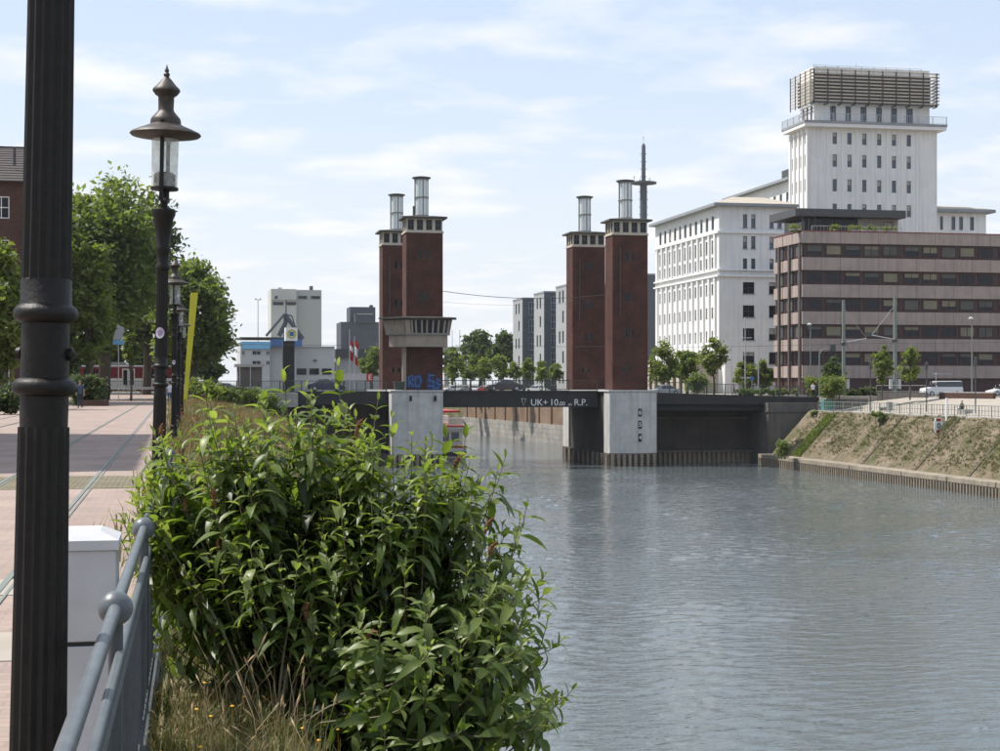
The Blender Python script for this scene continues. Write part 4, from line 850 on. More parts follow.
# --- taller rear block
kx0, ky0 = 103.9, 259.5; kz = Z_at(180, kx0, ky0)
RB_ = thing('white_rear_block', 'white rear office block with long grey eave rising behind the white wing', 'building', (kx0, ky0, 0))
hy = [(ky0 + 1.5 + 3 * i, ky0 + 2.7 + 3 * i, kz - 4.0, kz - 1.9) for i in range(10)]
b = MB(); holed_wall(b, 'y', kx0, ky0, ky0 + 32, 0, kz, hy, .3); b.add([(kx0, ky0, 0), (kx0 + 14, ky0, 0), (kx0 + 14, ky0, kz), (kx0, ky0, kz)], [(0, 1, 2, 3)]); b.build('wall', M['white_wall'], RB_)
for h in hy: window(RB_, (kx0, (h[0] + h[1]) / 2, (h[2] + h[3]) / 2), 1.2, 2.1, 'y', M['glass_blue'], M['steel_dark'], .07, (0, 1), .18)
box('eave', M['grey_eave'], RB_, kx0 - 1.1, kx0 + 14, ky0 - .9, ky0 + 33, kz, kz + .45)
box('roof_plant', M['steel_dark'], RB_, kx0 + .5, kx0 + 4, ky0 + 1, ky0 + 6, kz + .45, kz + 2.3)
for k in range(3): MB().lathe([(.5, 0), (.55, .3), (.55, 1.1), (.35, 1.3), (.35, 1.6)], (kx0 - .2 - 1.6 + .3 * k, ky0 - 4 + k * 1.0, wz + 2.0), 12).build('roof_vent', M['silver'], RB_)

# --- modern grey blocks along the far right bank
def modern(label, x0, y0, w_, d_, z1, pale=True):
    q = thing('apartment_block', label, 'building', (x0, y0, 0), 'modern grey blocks on the far bank')
    b = MB(); hx = []; hy = []
    nfl = 5; fh = (z1 - 1.0) / nfl
    for k in range(nfl):
        z = .8 + k * fh
        hx += [(x0 + 1.35 + 3.4 * i, x0 + 2.7 + 3.4 * i, z + .5, z + fh - .4) for i in range(int((w_ - 1.4) / 3.4))]
        hy += [(y0 + d_ * f_, y0 + d_ * f_ + 1.2, z + .9, z + fh - .6) for f_ in ((.3,) if k % 2 else (.3, .6))]
    m1 = MB(); holed_wall(m1, 'x', y0, x0, x0 + w_, 0, z1, hx, .3); m1.build('wall', M['slate_clad'], q)
    m2 = MB(); holed_wall(m2, 'y', x0, y0, y0 + d_, 0, z1, hy, .3); m2.add([(x0, y0, z1), (x0 + w_, y0, z1), (x0 + w_, y0 + d_, z1), (x0, y0 + d_, z1)], [(0, 1, 2, 3)]); m2.add([(x0 + w_, y0, 0), (x0 + w_, y0 + d_, 0), (x0 + w_, y0 + d_, z1), (x0 + w_, y0, z1)], [(0, 1, 2, 3)]); m2.build('pale_wall', M['pale_clad'], q)
    for h in hx: window(q, ((h[0] + h[1]) / 2, y0, (h[2] + h[3]) / 2), h[1] - h[0], h[3] - h[2], 'x', M['glass_blue'], M['pale_clad'], .16, (1, 1), .15)
    for h in hy: window(q, (x0, (h[0] + h[1]) / 2, (h[2] + h[3]) / 2), h[1] - h[0], h[3] - h[2], 'y', M['glass'], M['steel_dark'], .1, (1, 0), .15)
    box('parapet', M['pale_clad'], q, x0 - .1, x0 + w_ + .1, y0 - .1, y0 + d_ + .1, z1 + .01, z1 + .3)
M['slate_clad'] = mat('slate_grey_cladding', (0.085, 0.10, 0.125), (0.105, 0.12, 0.145), .6, .6)
M['pale_clad'] = mat('pale_grey_cladding', (0.29, 0.30, 0.305), (0.34, 0.345, 0.35), .6, .6)
modern('farthest of the grey blocks seen between the bridge towers', 71.2, 327, 16, 9.5, 19.4)
modern('middle grey block seen between the bridge towers', 71.2, 307, 16, 9, 19.6)
modern('nearest grey block half hidden by the rear right bridge tower', 71.2, 288, 16, 9, 19.9)
modern('grey block squeezed between gauge pier tower and white wing', X_at(636, 284), 284, X_at(661, 284) - X_at(636, 284), 15, Z_at(275, 84, 284))

# ================================================================== FAR LEFT: HARBOUR BUILDINGS
M['silo'] = mat('silo_concrete', (0.50, 0.49, 0.48), (0.44, 0.43, 0.42), .08, .9)
M['silo2'] = mat('silo_concrete_grey', (0.38, 0.38, 0.38), (0.42, 0.415, 0.41), .08, .9)
M['indigo'] = mat('dark_blue_grey_cladding', (0.055, 0.06, 0.085), (0.07, 0.075, 0.10), .1, .8)
M['lightblue'] = mat('light_blue_band', (0.16, 0.40, 0.62), (0.20, 0.45, 0.66), .3, .5)
M['midblue'] = mat('blue_band', (0.04, 0.10, 0.26), (0.08, 0.18, 0.38), .25, .5)
def pbox(name, m, parent, pa, pb_, y, ya, yb, depth):
    """box whose front face lies at distance y along the canal between two sight lines"""
    x0, x1 = X_at(pa, y), X_at(pb_, y); return box(name, m, parent, x0, x1, y, y + depth, max(-1, Z_at(yb, (x0 + x1) / 2, y)), Z_at(ya, (x0 + x1) / 2, y))
y = 640; q = thing('grain_silo', 'tall pale grain silo on the horizon left of the towers', 'silo', (X_at(296, y), y, 0))
pbox('silo_body', M['silo'], q, 271, 296.5, y, 289, 392, 22); pbox('silo_body', M['silo2'], q, 296.6, 321.5, y + 3, 290, 392, 22)
pbox('roof_cabin', M['steel_dark'], q, 310, 313, y + 5, 286, 290, 4); pbox('roof_cabin', M['silo2'], q, 278, 282, y + 5, 287.6, 290, 4)
for pa, pb_, ya, yb in ((273, 283.5, 302, 305), (286, 296, 302, 305), (298.5, 307, 296, 298.8), (311, 320, 296, 298.8), (275, 277.5, 296, 298.5)): pbox('window', M['glass'], q, pa, pb_, y - .3 + (3 if pa > 297 else 0), ya, yb, .25)
pbox('cornice', M['silo2'], q, 271, 296.5, y - .6, 299.2, 300.2, .5)
y = 690; q = thing('dark_warehouse', 'dark blue grey stepped warehouse beside the left brick towers', 'warehouse', (X_at(360, y), y, 0))
pbox('wall', M['indigo'], q, 341, 379, y, 322, 392, 20); pbox('upper_wall', M['indigo'], q, 350, 375.4, y + 4, 307, 330, 14); pbox('stair_wall', M['indigo'], q, 355, 373, y - 1, 314, 323, 4)
pbox('chimney', M['indigo'], q, 370, 373, y + 6, 305, 309, 3); pbox('ledge', M['silo2'], q, 357, 373, y - 1.6, 313.6, 314.4, .4)
y = 470; q = thing('harbour_crane', 'dark blue harbour crane frame in front of the pale silo', 'crane', (X_at(286, y), y, 0))
def pp(px_, py_, y_): x = X_at(px_, y_); return (x, y_, Z_at(py_, x, y_))
for a, c, r in (((266, 336), (284.5, 314), .42), ((279, 336), (286, 322), .75), ((284.5, 314), (303, 339), .65), ((284.5, 314), (292, 316), .25), ((292, 316), (296, 330), .2), ((286, 322), (290, 318), .5), ((286, 340), (286, 300), .2), ((303, 339), (296, 336), .4), ((284.5, 314), (284.5, 384), .3)):
    MB().tube([pp(*a, y), pp(*c, y)], r, 6).build('boom', M['indigo'], q)
y = 300; q = thing('harbour_office', 'white office with light blue band beside the dark sign pylon', 'building', (X_at(255, y), y, 0))
pbox('wall', M['silo'], q, 240.5, 270, y, 342, 400, 16); pbox('wall', M['silo2'], q, 270.1, 296, y + 1, 346, 400, 14)
pbox('blue_band', M['lightblue'], q, 241.5, 270.2, y - .4, 341.5, 349, .38); pbox('blue_banner', M['midblue'], q, 270.4, 302, y - .4, 338.5, 346.5, .4)
pbox('roof', M['steel_dark'], q, 240, 300, y - .6, 337.2, 338.4, 14)
for pa, pb_, ya, yb in ((252, 261, 350.5, 355), (252, 261, 360.5, 365), (266, 270, 350.5, 355), (266, 270, 360.5, 365), (241.5, 245, 350.5, 355)):
    x0, x1 = X_at(pa, y), X_at(pb_, y); window(q, ((x0 + x1) / 2, y - .2, Z_at((ya + yb) / 2, x0, y)), x1 - x0, (yb - ya) * .185, 'x', M['glass'], M['silo'], .1, (1, 0), .1)
y = 305; q = thing('white_hall', 'plain white harbour hall with three low windows behind the flagpoles', 'hall', (X_at(315, y), y, 0))
pbox('wall', M['silo'], q, 293, 334.5, y, 347, 400, 20); pbox('roof_edge', M['silo2'], q, 292.6, 335, y - .3, 346.2, 347.2, 20)
for pa in (297, 309.5, 322): pbox('window', M['glass'], q, pa, pa + 9.5, y - .15, 368.5, 374.5, .14)
MB().lathe([(.35, 0), (.35, .2)], (0, 0, 0), 12).build('round_vent', M['glass'], q, local=True).location = (0, -.2, Z_at(361, X_at(315, y), y))
y = 320; q = thing('far_bridge_hall', 'low dark roofed shed with pale wall right of the white hall', 'shed', (X_at(355, y), y, 0))
pbox('roof', M['steel_dark'], q, 335.5, 392, y - 1, 349, 357.5, 20); pbox('wall', M['silo2'], q, 335.5, 392, y, 357.6, 395, 18)
y = 236; q = thing('sign_pylon', 'dark square pylon topped by a white sign box with yellow ring', 'sign', (X_at(289, y), y, 0))
pbox('pylon', M['black'], q, 283, 294.5, y, 341, 395, 1.7)
sb = pbox('sign_box', M['white_paint'], q, 285.5, 297.5, y - .4, 327.5, 340.8, 2.2)
xc = X_at(291.5, y); zc = Z_at(334, xc, y)
b = MB().lathe([(.45, 0), (.66, 0), (.66, .05), (.45, .05), (.45, 0)], (0, 0, 0), 20); b.f = b.f[:-2]; b.m = b.m[:-2]
o = b.build('ring', M['yellow'], sb, local=True); o.rotation_euler = (R(90), 0, 0); o.location = Vector((xc, y - .41, zc)) - ORG[q.name]
box('emblem', M['midblue'], sb, xc - .3, xc + .3, y - .45, y - .41, zc - .3, zc + .3)
y = 232; q = thing('white_sign_board', 'long white sign board with red letter beside the left towers', 'sign', (X_at(360, y), y, 0))
pbox('board', M['silo'], q, 342, 366.5, y, 373.5, 381.5, .3); pbox('red_panel', M['red_paint'], q, 367, 373, y - .05, 373.5, 381.5, .3)
text('lettering', 'E', 1.1, (X_at(370, y), y - .06, Z_at(377.5, X_at(370, y), y)), M['white_paint'], q)
for pa in (343, 356, 371): pbox('leg', M['steel_dark'], q, pa, pa + .8, y + .05, 381.5, 396, .2)
for i, (pa, pt_) in enumerate(((349.6, 329), (354.6, 336))):
    y = 229 + i; x = X_at(pa, y); q = thing('flagpole', ['taller flagpole with drooping red and white flag by the left towers', 'shorter flagpole with long drooping red flag by the left towers'][i], 'flagpole', (x, y, 0), 'flagpoles left of the bridge')
    zt_ = Z_at(pt_, x, y); MB().tube([(x, y, 0), (x, y, zt_)], [.09, .05], 6).build('pole', M['silver'], q)
    z1_, z0_ = Z_at(340, x, y), Z_at(359 if i == 0 else 364, x, y)
    fl = MB(); n = 8; vs = []
    for k in range(n + 1):
        f = k / n; zz_ = z1_ + (z0_ - z1_) * f
        for u in (0, .25, .5, .75, 1.0): vs.append((x + .06 + u * (.55 - .2 * math.sin(f * 3)), y + .12 * math.sin(u * 9 + f * 4), zz_ - u * .5))
    fl.v = vs; fl.f = [(k * 5 + j, k * 5 + j + 1, (k + 1) * 5 + j + 1, (k + 1) * 5 + j) for k in range(n) for j in range(4)]; fl.m = [(1 if 2 <= k <= 3 + i else 0) for k in range(n) for j in range(4)]
    fl.build('flag', [M['red_paint'], M['white_paint']], q)
y = 206; q = thing('concrete_shelter', 'low brown flat roofed shelter beneath the tree at left', 'shelter', (X_at(245, y), y, 0))
pbox('wall', M['wing_wall'], q, 238, 262, y, 367, 392, 4); pbox('roof', M['concrete'], q, 235, 264, y - .5, 364, 367, 5)
for pa in (239.5, 250): pbox('post', M['silver'], q, pa, pa + .8, y - .4, 367, 392, .15)
y = 420; x = X_at(258, y); q = thing('floodlight_mast', 'thin tall floodlight mast on the horizon left of the silo', 'light mast', (x, y, 0)); z_ = Z_at(300, x, y)
MB().tube([(x, y, 0), (x, y, z_)], [.16, .1], 6).build('mast', M['silver'], q); MB().box(x - .7, x + .7, y - .1, y + .1, z_, z_ + .12).box(x - .8, x - .4, y - .2, y + .2, z_ + .1, z_ + .4).box(x + .4, x + .8, y - .2, y + .2, z_ + .1, z_ + .4).build('floodlight', M['silver'], q)

# telecom tower far away behind the right towers
d = 760; x, y = XY(643.5, d); q = thing('telecom_tower', 'slender dark blue telecom tower rising behind the right bridge tower', 'telecom tower', (x, y, 0))
zp = lambda py: 1.6 + (384 - py) * d / F
M['telecom'] = mat('blue_grey_tower_paint', (0.05, 0.06, 0.085), (0.065, 0.075, 0.10), .2, .7)
MB().lathe([(1.75, 0), (1.7, zp(184)), (1.0, zp(184) + .1), (.95, zp(146)), (.5, zp(144)), (.05, zp(143))], (x, y, 0), 14).build('shaft', M['telecom'], q, True)
MB().lathe([(2.0, 0), (6.2, .5), (6.2, 1.3), (2.2, 1.6)], (x, y, zp(185)), 20).build('platform', M['telecom'], q)
MB().tube([(x, y, zp(144)), (x, y, zp(135))], .09, 5).box(x - .8, x + .8, y - .05, y + .05, zp(138), zp(138) + .15).build('antenna', M['silver'], q)
for k in range(9):
    z_ = zp(215 - k * 7.6); MB().box(x - 2.3 + (.7 if z_ > zp(184) else 0), x + 2.3 - (.7 if z_ > zp(184) else 0), y - .1, y + .1, z_, z_ + .25).build('ladder_ring', M['telecom'], q)
for u, h in ((-4.6, 3.2), (3.0, 2.4), (-1.7, 2.0)): MB().tube([(x + u, y, zp(185) + 1.3), (x + u, y, zp(185) + 1.3 + h)], .12, 5).lathe([(.05, 0), (.7, .3), (.05, .5)], (x + u, y, zp(185) + h), 8).build('dish_antenna', M['silver'], q)

# far low hall and fly-over on the right bank horizon behind the trees
q = thing('elevated_road', 'pale elevated road crossing on the horizon between the towers', 'road bridge', (X_at(455, 425), 425, 0))
pbox('deck', M['concrete'], q, 425, 530, 425, 347, 351, 8)
for pa in (446, 464, 482, 500): pbox('column', M['concrete'], q, pa, pa + 3, 427, 351, 392, 3)
for pa in (452, 459.5): pbox('light_mast', M['silver'], q, pa, pa + .5, 424, 330, 347, .2)

# ================================================================== TREES
def tree(name, label, x, y, z0, top, blobs, n, size, m, tr=.28, group=None, clumps=60, trunk_h=None):
    """blobs: ellipsoids (dx, dy, z, rx, ry, rz) relative to the foot; leaves gather in clumps through their volume"""
    q = thing(name, label, 'tree', (x, y, z0), group)
    C = []
    vol = np.array([b[3] * b[4] * b[5] for b in blobs]); cnt = np.maximum(4, (clumps * vol / vol.sum()).astype(int))
    for b, k in zip(blobs, cnt):
        v = rng.normal(0, 1, (k, 3)); v /= np.linalg.norm(v, axis=1)[:, None]; v *= (rng.uniform(.12, 1, k) ** .45)[:, None]
        C.append(v * np.array(b[3:6]) * .93 + np.array(b[:3]))
    C = np.concatenate(C); rad = np.ones((len(C), 3)) * (vol.sum() ** (1 / 3) * .25) * rng.uniform(.65, 1.35, (len(C), 1)); rad[:, 2] *= .75
    foliage('crown', m, q, C, rad, n, size)
    tb = MB(); th = trunk_h or (top * .55)
    bend = [(0, 0, -.1), (tr * .4, tr * .3, th * .35), (-tr * .3, tr * .5, th * .7), (tr * .2, 0, th)]
    tb.tube(bend, [tr * 1.25, tr, tr * .75, tr * .4], 8)
    order = rng.permutation(len(C))[:min(16, len(C))]
    for i in order:
        c = C[i]; f = rng.uniform(.45, .95); s = Vector((0, 0, th * f)); e = Vector(c); mid = (s + e) / 2 + Vector((0, 0, -.08 * (e - s).length))
        tb.tube([s, mid, e], [tr * .34, tr * .2, tr * .06], 5)
    tb.build('trunk', M['bark'], q, local=True)
    return q
def tpx(name, label, px_, d, ground, pt_, pb_, half_px, n, size, m, tr=.25, group=None, clumps=60, lobes=5, aspect=1.0, zb=None):
    x, y = XY(px_, d); s = d / F; H = (1.6 + (384 - pt_) * s) - ground; hb = max(.3, (1.6 + (384 - pb_) * s) - ground); rx = half_px * s; cz = (H + hb) / 2; rz = (H - hb) / 2
    bl = [(0, 0, cz, rx * .8, rx * .8, rz * .85)]
    for k in range(lobes):
        a = 2 * math.pi * k / lobes + rng.uniform(0, 1); f = rng.uniform(-.65, .75); w_ = math.sqrt(max(.15, 1 - f * f))
        bl.append((rx * .52 * w_ * math.cos(a), rx * .52 * w_ * math.sin(a), cz + f * rz * .62, rx * rng.uniform(.36, .5), rx * rng.uniform(.36, .5), rz * rng.uniform(.28, .42)))
    bl.append((rng.uniform(-.2, .2) * rx, 0, H - rz * .3, rx * .38, rx * .38, rz * .3))
    return tree(name, label, x, y, ground, H, bl, n, size, m, tr, group, clumps, trunk_h=max(hb + .3, H * .55))
LT = 'big trees by the left promenade'
tpx('broadleaf_tree', 'tall broad green tree rising behind the promenade walkers', 103, 158, 0, 163, 375, 66, 24000, .34, M['leaf_a'], .55, LT, 150, 9)
tpx('broadleaf_tree', 'large green tree behind the third lamp right of the tallest tree', 192, 170, 0, 250, 384, 46, 16000, .32, M['leaf_a'], .42, LT, 110, 7)
tpx('broadleaf_tree', 'dark tree filling the gap above the red tram', 146, 176, 0, 200, 372, 42, 12000, .34, M['leaf_c'], .45, LT, 80, 6)
tpx('broadleaf_tree', 'light green tree right beside the foreground lamp post', 88, 128, 0, 228, 385, 27, 9000, .26, M['leaf_b'], .3, LT, 80, 6)
tpx('broadleaf_tree', 'yellow green tree cut off by the left picture edge', 2, 100, 0, 236, 398, 28, 8000, .24, M['leaf_b'], .28, LT, 70, 6)
tpx('broadleaf_tree', 'dark bushy tree behind the foreground lamp post', 48, 140, 0, 300, 400, 36, 8000, .28, M['leaf_c'], .3, LT, 70, 6)
tpx('young_tree', 'small light green young tree in front of the tram doors', 131, 150, 0, 333, 368, 9, 1500, .2, M['leaf_b'], .1, None, 22, 4)
for i, (px_, pt_, hw) in enumerate(((70, 318, 22), (108, 326, 20), (142, 322, 20), (176, 328, 20), (208, 335, 18))):
    tpx('background_tree', ['first from the left of the dark trees behind the tram', 'second from the left of the dark trees behind the tram', 'dark tree straight behind the tram doors', 'dark tree behind the tram and the stickered lamp post', 'rightmost dark tree behind the tram road near the shelter'][i], px_, 222 + 4 * (i % 2), 0, pt_, 397, hw, 4200, .36, M['leaf_c'], .25, 'dark trees behind the tram', 60, 6)
def hedge(name, label, px_a, px_b, d, ground, pt_, m, n=3500, size=.16, depth=1.2, group=None):
    (xa, ya), (xb, yb) = XY(px_a, d), XY(px_b, d); h = 1.6 + (384 - pt_) * d / F - ground; q = thing(name, label, 'hedge' if 'hedge' in name else 'shrub', ((xa + xb) / 2, (ya + yb) / 2, ground), group)
    k = max(12, int(n / 60)); f = rng.uniform(0, 1, k); C = np.stack([xa + (xb - xa) * f, ya + (yb - ya) * f + rng.uniform(-depth / 2, depth / 2, k), ground + rng.uniform(.1, 1, k) ** .7 * h * .9], 1)
    foliage('foliage', m, q, C, np.full((k, 3), max(.16, h * .22)), n, size, org=ORG[q.name])
    tb = MB()
    for i in range(6):
        c = C[i]; tb.tube([(c[0], c[1], ground - .1), (c[0] + .05, c[1], max(c[2], ground + .3))], [.05, .015], 5)
    tag(tb.build('stems', M['bark'], q), kind='stuff'); return q
hedge('clipped_hedge', 'clipped dark green hedge beside the two walkers on the promenade', 74, 102, 118, 0, 378, M['leaf_c'], 4500, .15, 2.0)
hedge('clipped_hedge', 'dark hedge at the left picture edge beside the promenade', -20, 17, 84, 0, 386, M['leaf_c'], 4000, .13, 1.6)
q = thing('brick_planter', 'low red brown planter wall under the clipped hedge', 'planter', (*XY(90, 116), 0))
x_, y_ = XY(78, 116); x2, y2 = XY(104, 115.5); MB().prism([(x_, y_), (x2, y2), (x2 + .3, y2 + 1.2), (x_ + .3, y_ + 1.2)], 0, .42).build('wall', M['brick_house'], q)
# bushes on the left bank by the abutment
for i, (px_, d, pt_, hw, m) in enumerate(((206, 120, 379, 13, 'leaf_b'), (228, 140, 389, 10, 'leaf_a'), (252, 160, 390, 9, 'leaf_b'), (268, 150, 393, 8, 'leaf_a'), (240, 165, 388, 8, 'leaf_c'))):
    hedge('bank_bush', ['feathery light green bush beneath the yellow beam', 'low green bush right of the yellow beam base', 'light bush on the bank left of the abutment', 'small green bush on the grassy bank in front of the abutment', 'dark bush by the road rail left of the abutment'][i], px_ - hw, px_ + hw, d, bank_z(*XY(px_, d)) - .05, pt_, M[m], 1800, .15, 1.4, 'bushes on the left bank')
# beyond the bridge, centre
CT = 'trees behind the lift span'
tpx('broadleaf_tree', 'dark round tree mass left between the bridge towers', 480, 372, 0, 328, 376, 22, 7000, .5, M['leaf_c'], .4, CT, 70, 6)
tpx('broadleaf_tree', 'dark tree just right of the round dark tree between the towers', 502, 366, 0, 332, 376, 17, 5500, .5, M['leaf_c'], .4, CT, 60, 6)
tpx('broadleaf_tree', 'dark low tree touching the control cabin tower', 452, 380, 0, 346, 380, 12, 3000, .5, M['leaf_c'], .3, CT, 40, 5)
for i, px_ in enumerate((455, 470, 485, 500, 514, 528, 542, 556)):
    tpx('street_tree', f'{["first", "second", "third", "fourth", "fifth", "sixth", "seventh", "eighth"][i]} small street tree from the left in the row above the lift span', px_, 268 + (i % 3) * 5, -.05, (352 if i < 4 else 359) + (i * 7) % 5, 384, 12.0 if i < 4 else 9.5, 1500, .24, M['leaf_a' if i % 2 else 'leaf_b'], .1, 'row of street trees behind the lift span', 26, 4)
tpx('broadleaf_tree', 'green tree between the flags and the rear left brick tower', 371, 262, 0, 348, 384, 13, 3500, .36, M['leaf_a'], .25, None, 45, 5)
hedge('quay_bush', 'dark shrubs at the far canal bend under the lift span', 440, 476, 345, -6.0, 409, M['leaf_a'], 3000, .4, 5)
# right side
RT = 'young trees in front of the white wing'
tpx('street_tree', 'leafy street tree just right of the gauge pier tower', 664, 222, 0, 342, 390, 19, 3200, .24, M['leaf_b'], .14, RT, 45, 5)
tpx('street_tree', 'second street tree from the gauge pier tower', 687, 226, 0, 346, 387, 16, 2500, .24, M['leaf_a'], .12, RT, 40, 5)
tpx('street_tree', 'tallest thin street tree before the white wing corner', 714, 221, 0, 337, 380, 17, 2500, .24, M['leaf_b'], .13, RT, 34, 5)
tpx('clipped_tree', 'round bright green clipped tree left of the brown office block', 746, 228, 0, 361, 391, 14, 4600, .2, M['leaf_b'], .12, None, 50, 5)
tpx('clipped_tree', 'round bright green clipped tree touching the brown office block', 764, 229, 0, 361, 391, 14, 4600, .2, M['leaf_b'], .12, None, 50, 5)
hedge('shrub_row', 'tall shrub below the thin street trees by the bridge railing', 690, 706, 214, 0, 375, M['leaf_a'], 1500, .2, 1.6)
hedge('low_hedge', 'long low hedge at the foot of the brown office block', 736, 800, 205, 0, 389, M['leaf_a'], 3000, .17, 1.5)
tpx('dark_tree', 'dark round tree in front of the brown office block', 834, 198, 0, 358, 392, 13, 3200, .22, M['leaf_c'], .14, None, 40, 5)
hedge('yellow_shrub', 'yellow green shrub left of the dark round tree', 806, 827, 194, 0, 377, M['leaf_b'], 1600, .17, 1.4)
hedge('light_shrub', 'light green shrub spilling over the bridge end', 826, 846, 186, -.2, 378, M['leaf_b'], 2600, .17, 2.4)
hedge('dark_hedge', 'dark hedge under the brown office windows', 845, 878, 199, 0, 388, M['leaf_c'], 2200, .17, 1.4)
tpx('slender_tree', 'left slender young tree before the brown office block', 882, 182, -.1, 344, 391, 11, 2000, .2, M['leaf_b'], .08, 'slender plaza trees', 26, 5)
tpx('slender_tree', 'right slender young tree before the brown office block', 910, 180, -.1, 344, 391, 11, 2000, .2, M['leaf_b'], .08, 'slender plaza trees', 26, 5)
hedge('bank_bush', 'small bush at the foot of the wing wall by the water', 777, 787, 177, -6.6, 440, M['leaf_a'], 900, .15, 1.0)
hedge('bank_bush', 'small bush at the top of the paved embankment', 872, 884, 168, -2.4, 412, M['leaf_a'], 800, .13, 1.0)
hedge('bank_bush', 'tiny bush high on the wing wall end', 812, 817, 176, -2.0, 411, M['leaf_a'], 400, .13, .6)
hedge('bank_bush', 'little dark bush on the embankment near the right edge', 988, 996, 150, -3.6, 432, M['leaf_c'], 400, .11, .6)
# green creepers in the stair strip and weeds on the paved embankment
def weeds_mesh(P, hgt, wid, m, name, tint_bias=0.0, lean=.5, blades=9, spread=.12, parent=None):
    n = len(P); B = np.repeat(P, blades, 0); k = len(B); h = np.repeat(hgt, blades) * rng.uniform(.5, 1.15, k)
    B = B + np.stack([rng.normal(0, spread, k), rng.normal(0, spread, k), np.zeros(k)], 1)
    a = rng.uniform(0, 2 * np.pi, k); d = np.stack([np.cos(a), np.sin(a), np.zeros(k)], 1); sd = np.stack([-np.sin(a + rng.normal(0, .8, k)), np.cos(a), np.zeros(k)], 1)
    L = rng.uniform(.05, lean, k)[:, None]; up = np.array([0, 0, 1.0]); hh = h[:, None]; w_ = (wid * rng.uniform(.6, 1.4, k))[:, None]
    m1 = B + up * hh * .55 + d * hh * L * .3; t1 = B + up * hh * (1 - L * .35) + d * hh * L
    V = np.stack([B - sd * w_, B + sd * w_, m1 + sd * w_ * .8, m1 - sd * w_ * .8, m1 - sd * w_ * .8, m1 + sd * w_ * .8, t1 + sd * w_ * .12, t1 - sd * w_ * .12], 1).reshape(-1, 3)
    tn = np.repeat(np.clip(np.repeat(rng.uniform(0, .8, n), blades) + rng.normal(0, .15, k) + tint_bias, 0, 1), 2)
    return np_mesh(name, V, 4, m, tn)
def on_bank(n, y0, y1, f0=.02, f1=1.0):
    y = rng.uniform(y0, y1, n); f = rng.uniform(f0, f1, n); return np.stack([68.95 + f * 4.7, y, -6.66 + f * 5.06], 1)
c = on_bank(200, 118, 176, .2, 1); P = np.concatenate([c[i] + np.concatenate([(lambda g: np.stack([g[:, 0], g[:, 1], g[:, 0] * 5.06 / 4.7], 1))(rng.normal(0, .5, (14, 2)))]) for i in range(len(c))]); P = P[(P[:, 0] < 73.7) & (P[:, 0] > 69)]
tag(link('embankment_weeds', weeds_mesh(np.concatenate([P, on_bank(900, 112, 177, .12)]), rng.uniform(.06, .32, len(P) + 900), .026, M['weeds'], 'embankment_weeds', .12)), kind='stuff')
P = on_bank(700, 169.9, 172.1, 0, .92); tag(link('stair_creeper', weeds_mesh(P, rng.uniform(.2, .5, 700), .06, M['leaf_b'], 'stair_creeper', blades=7)), kind='stuff')

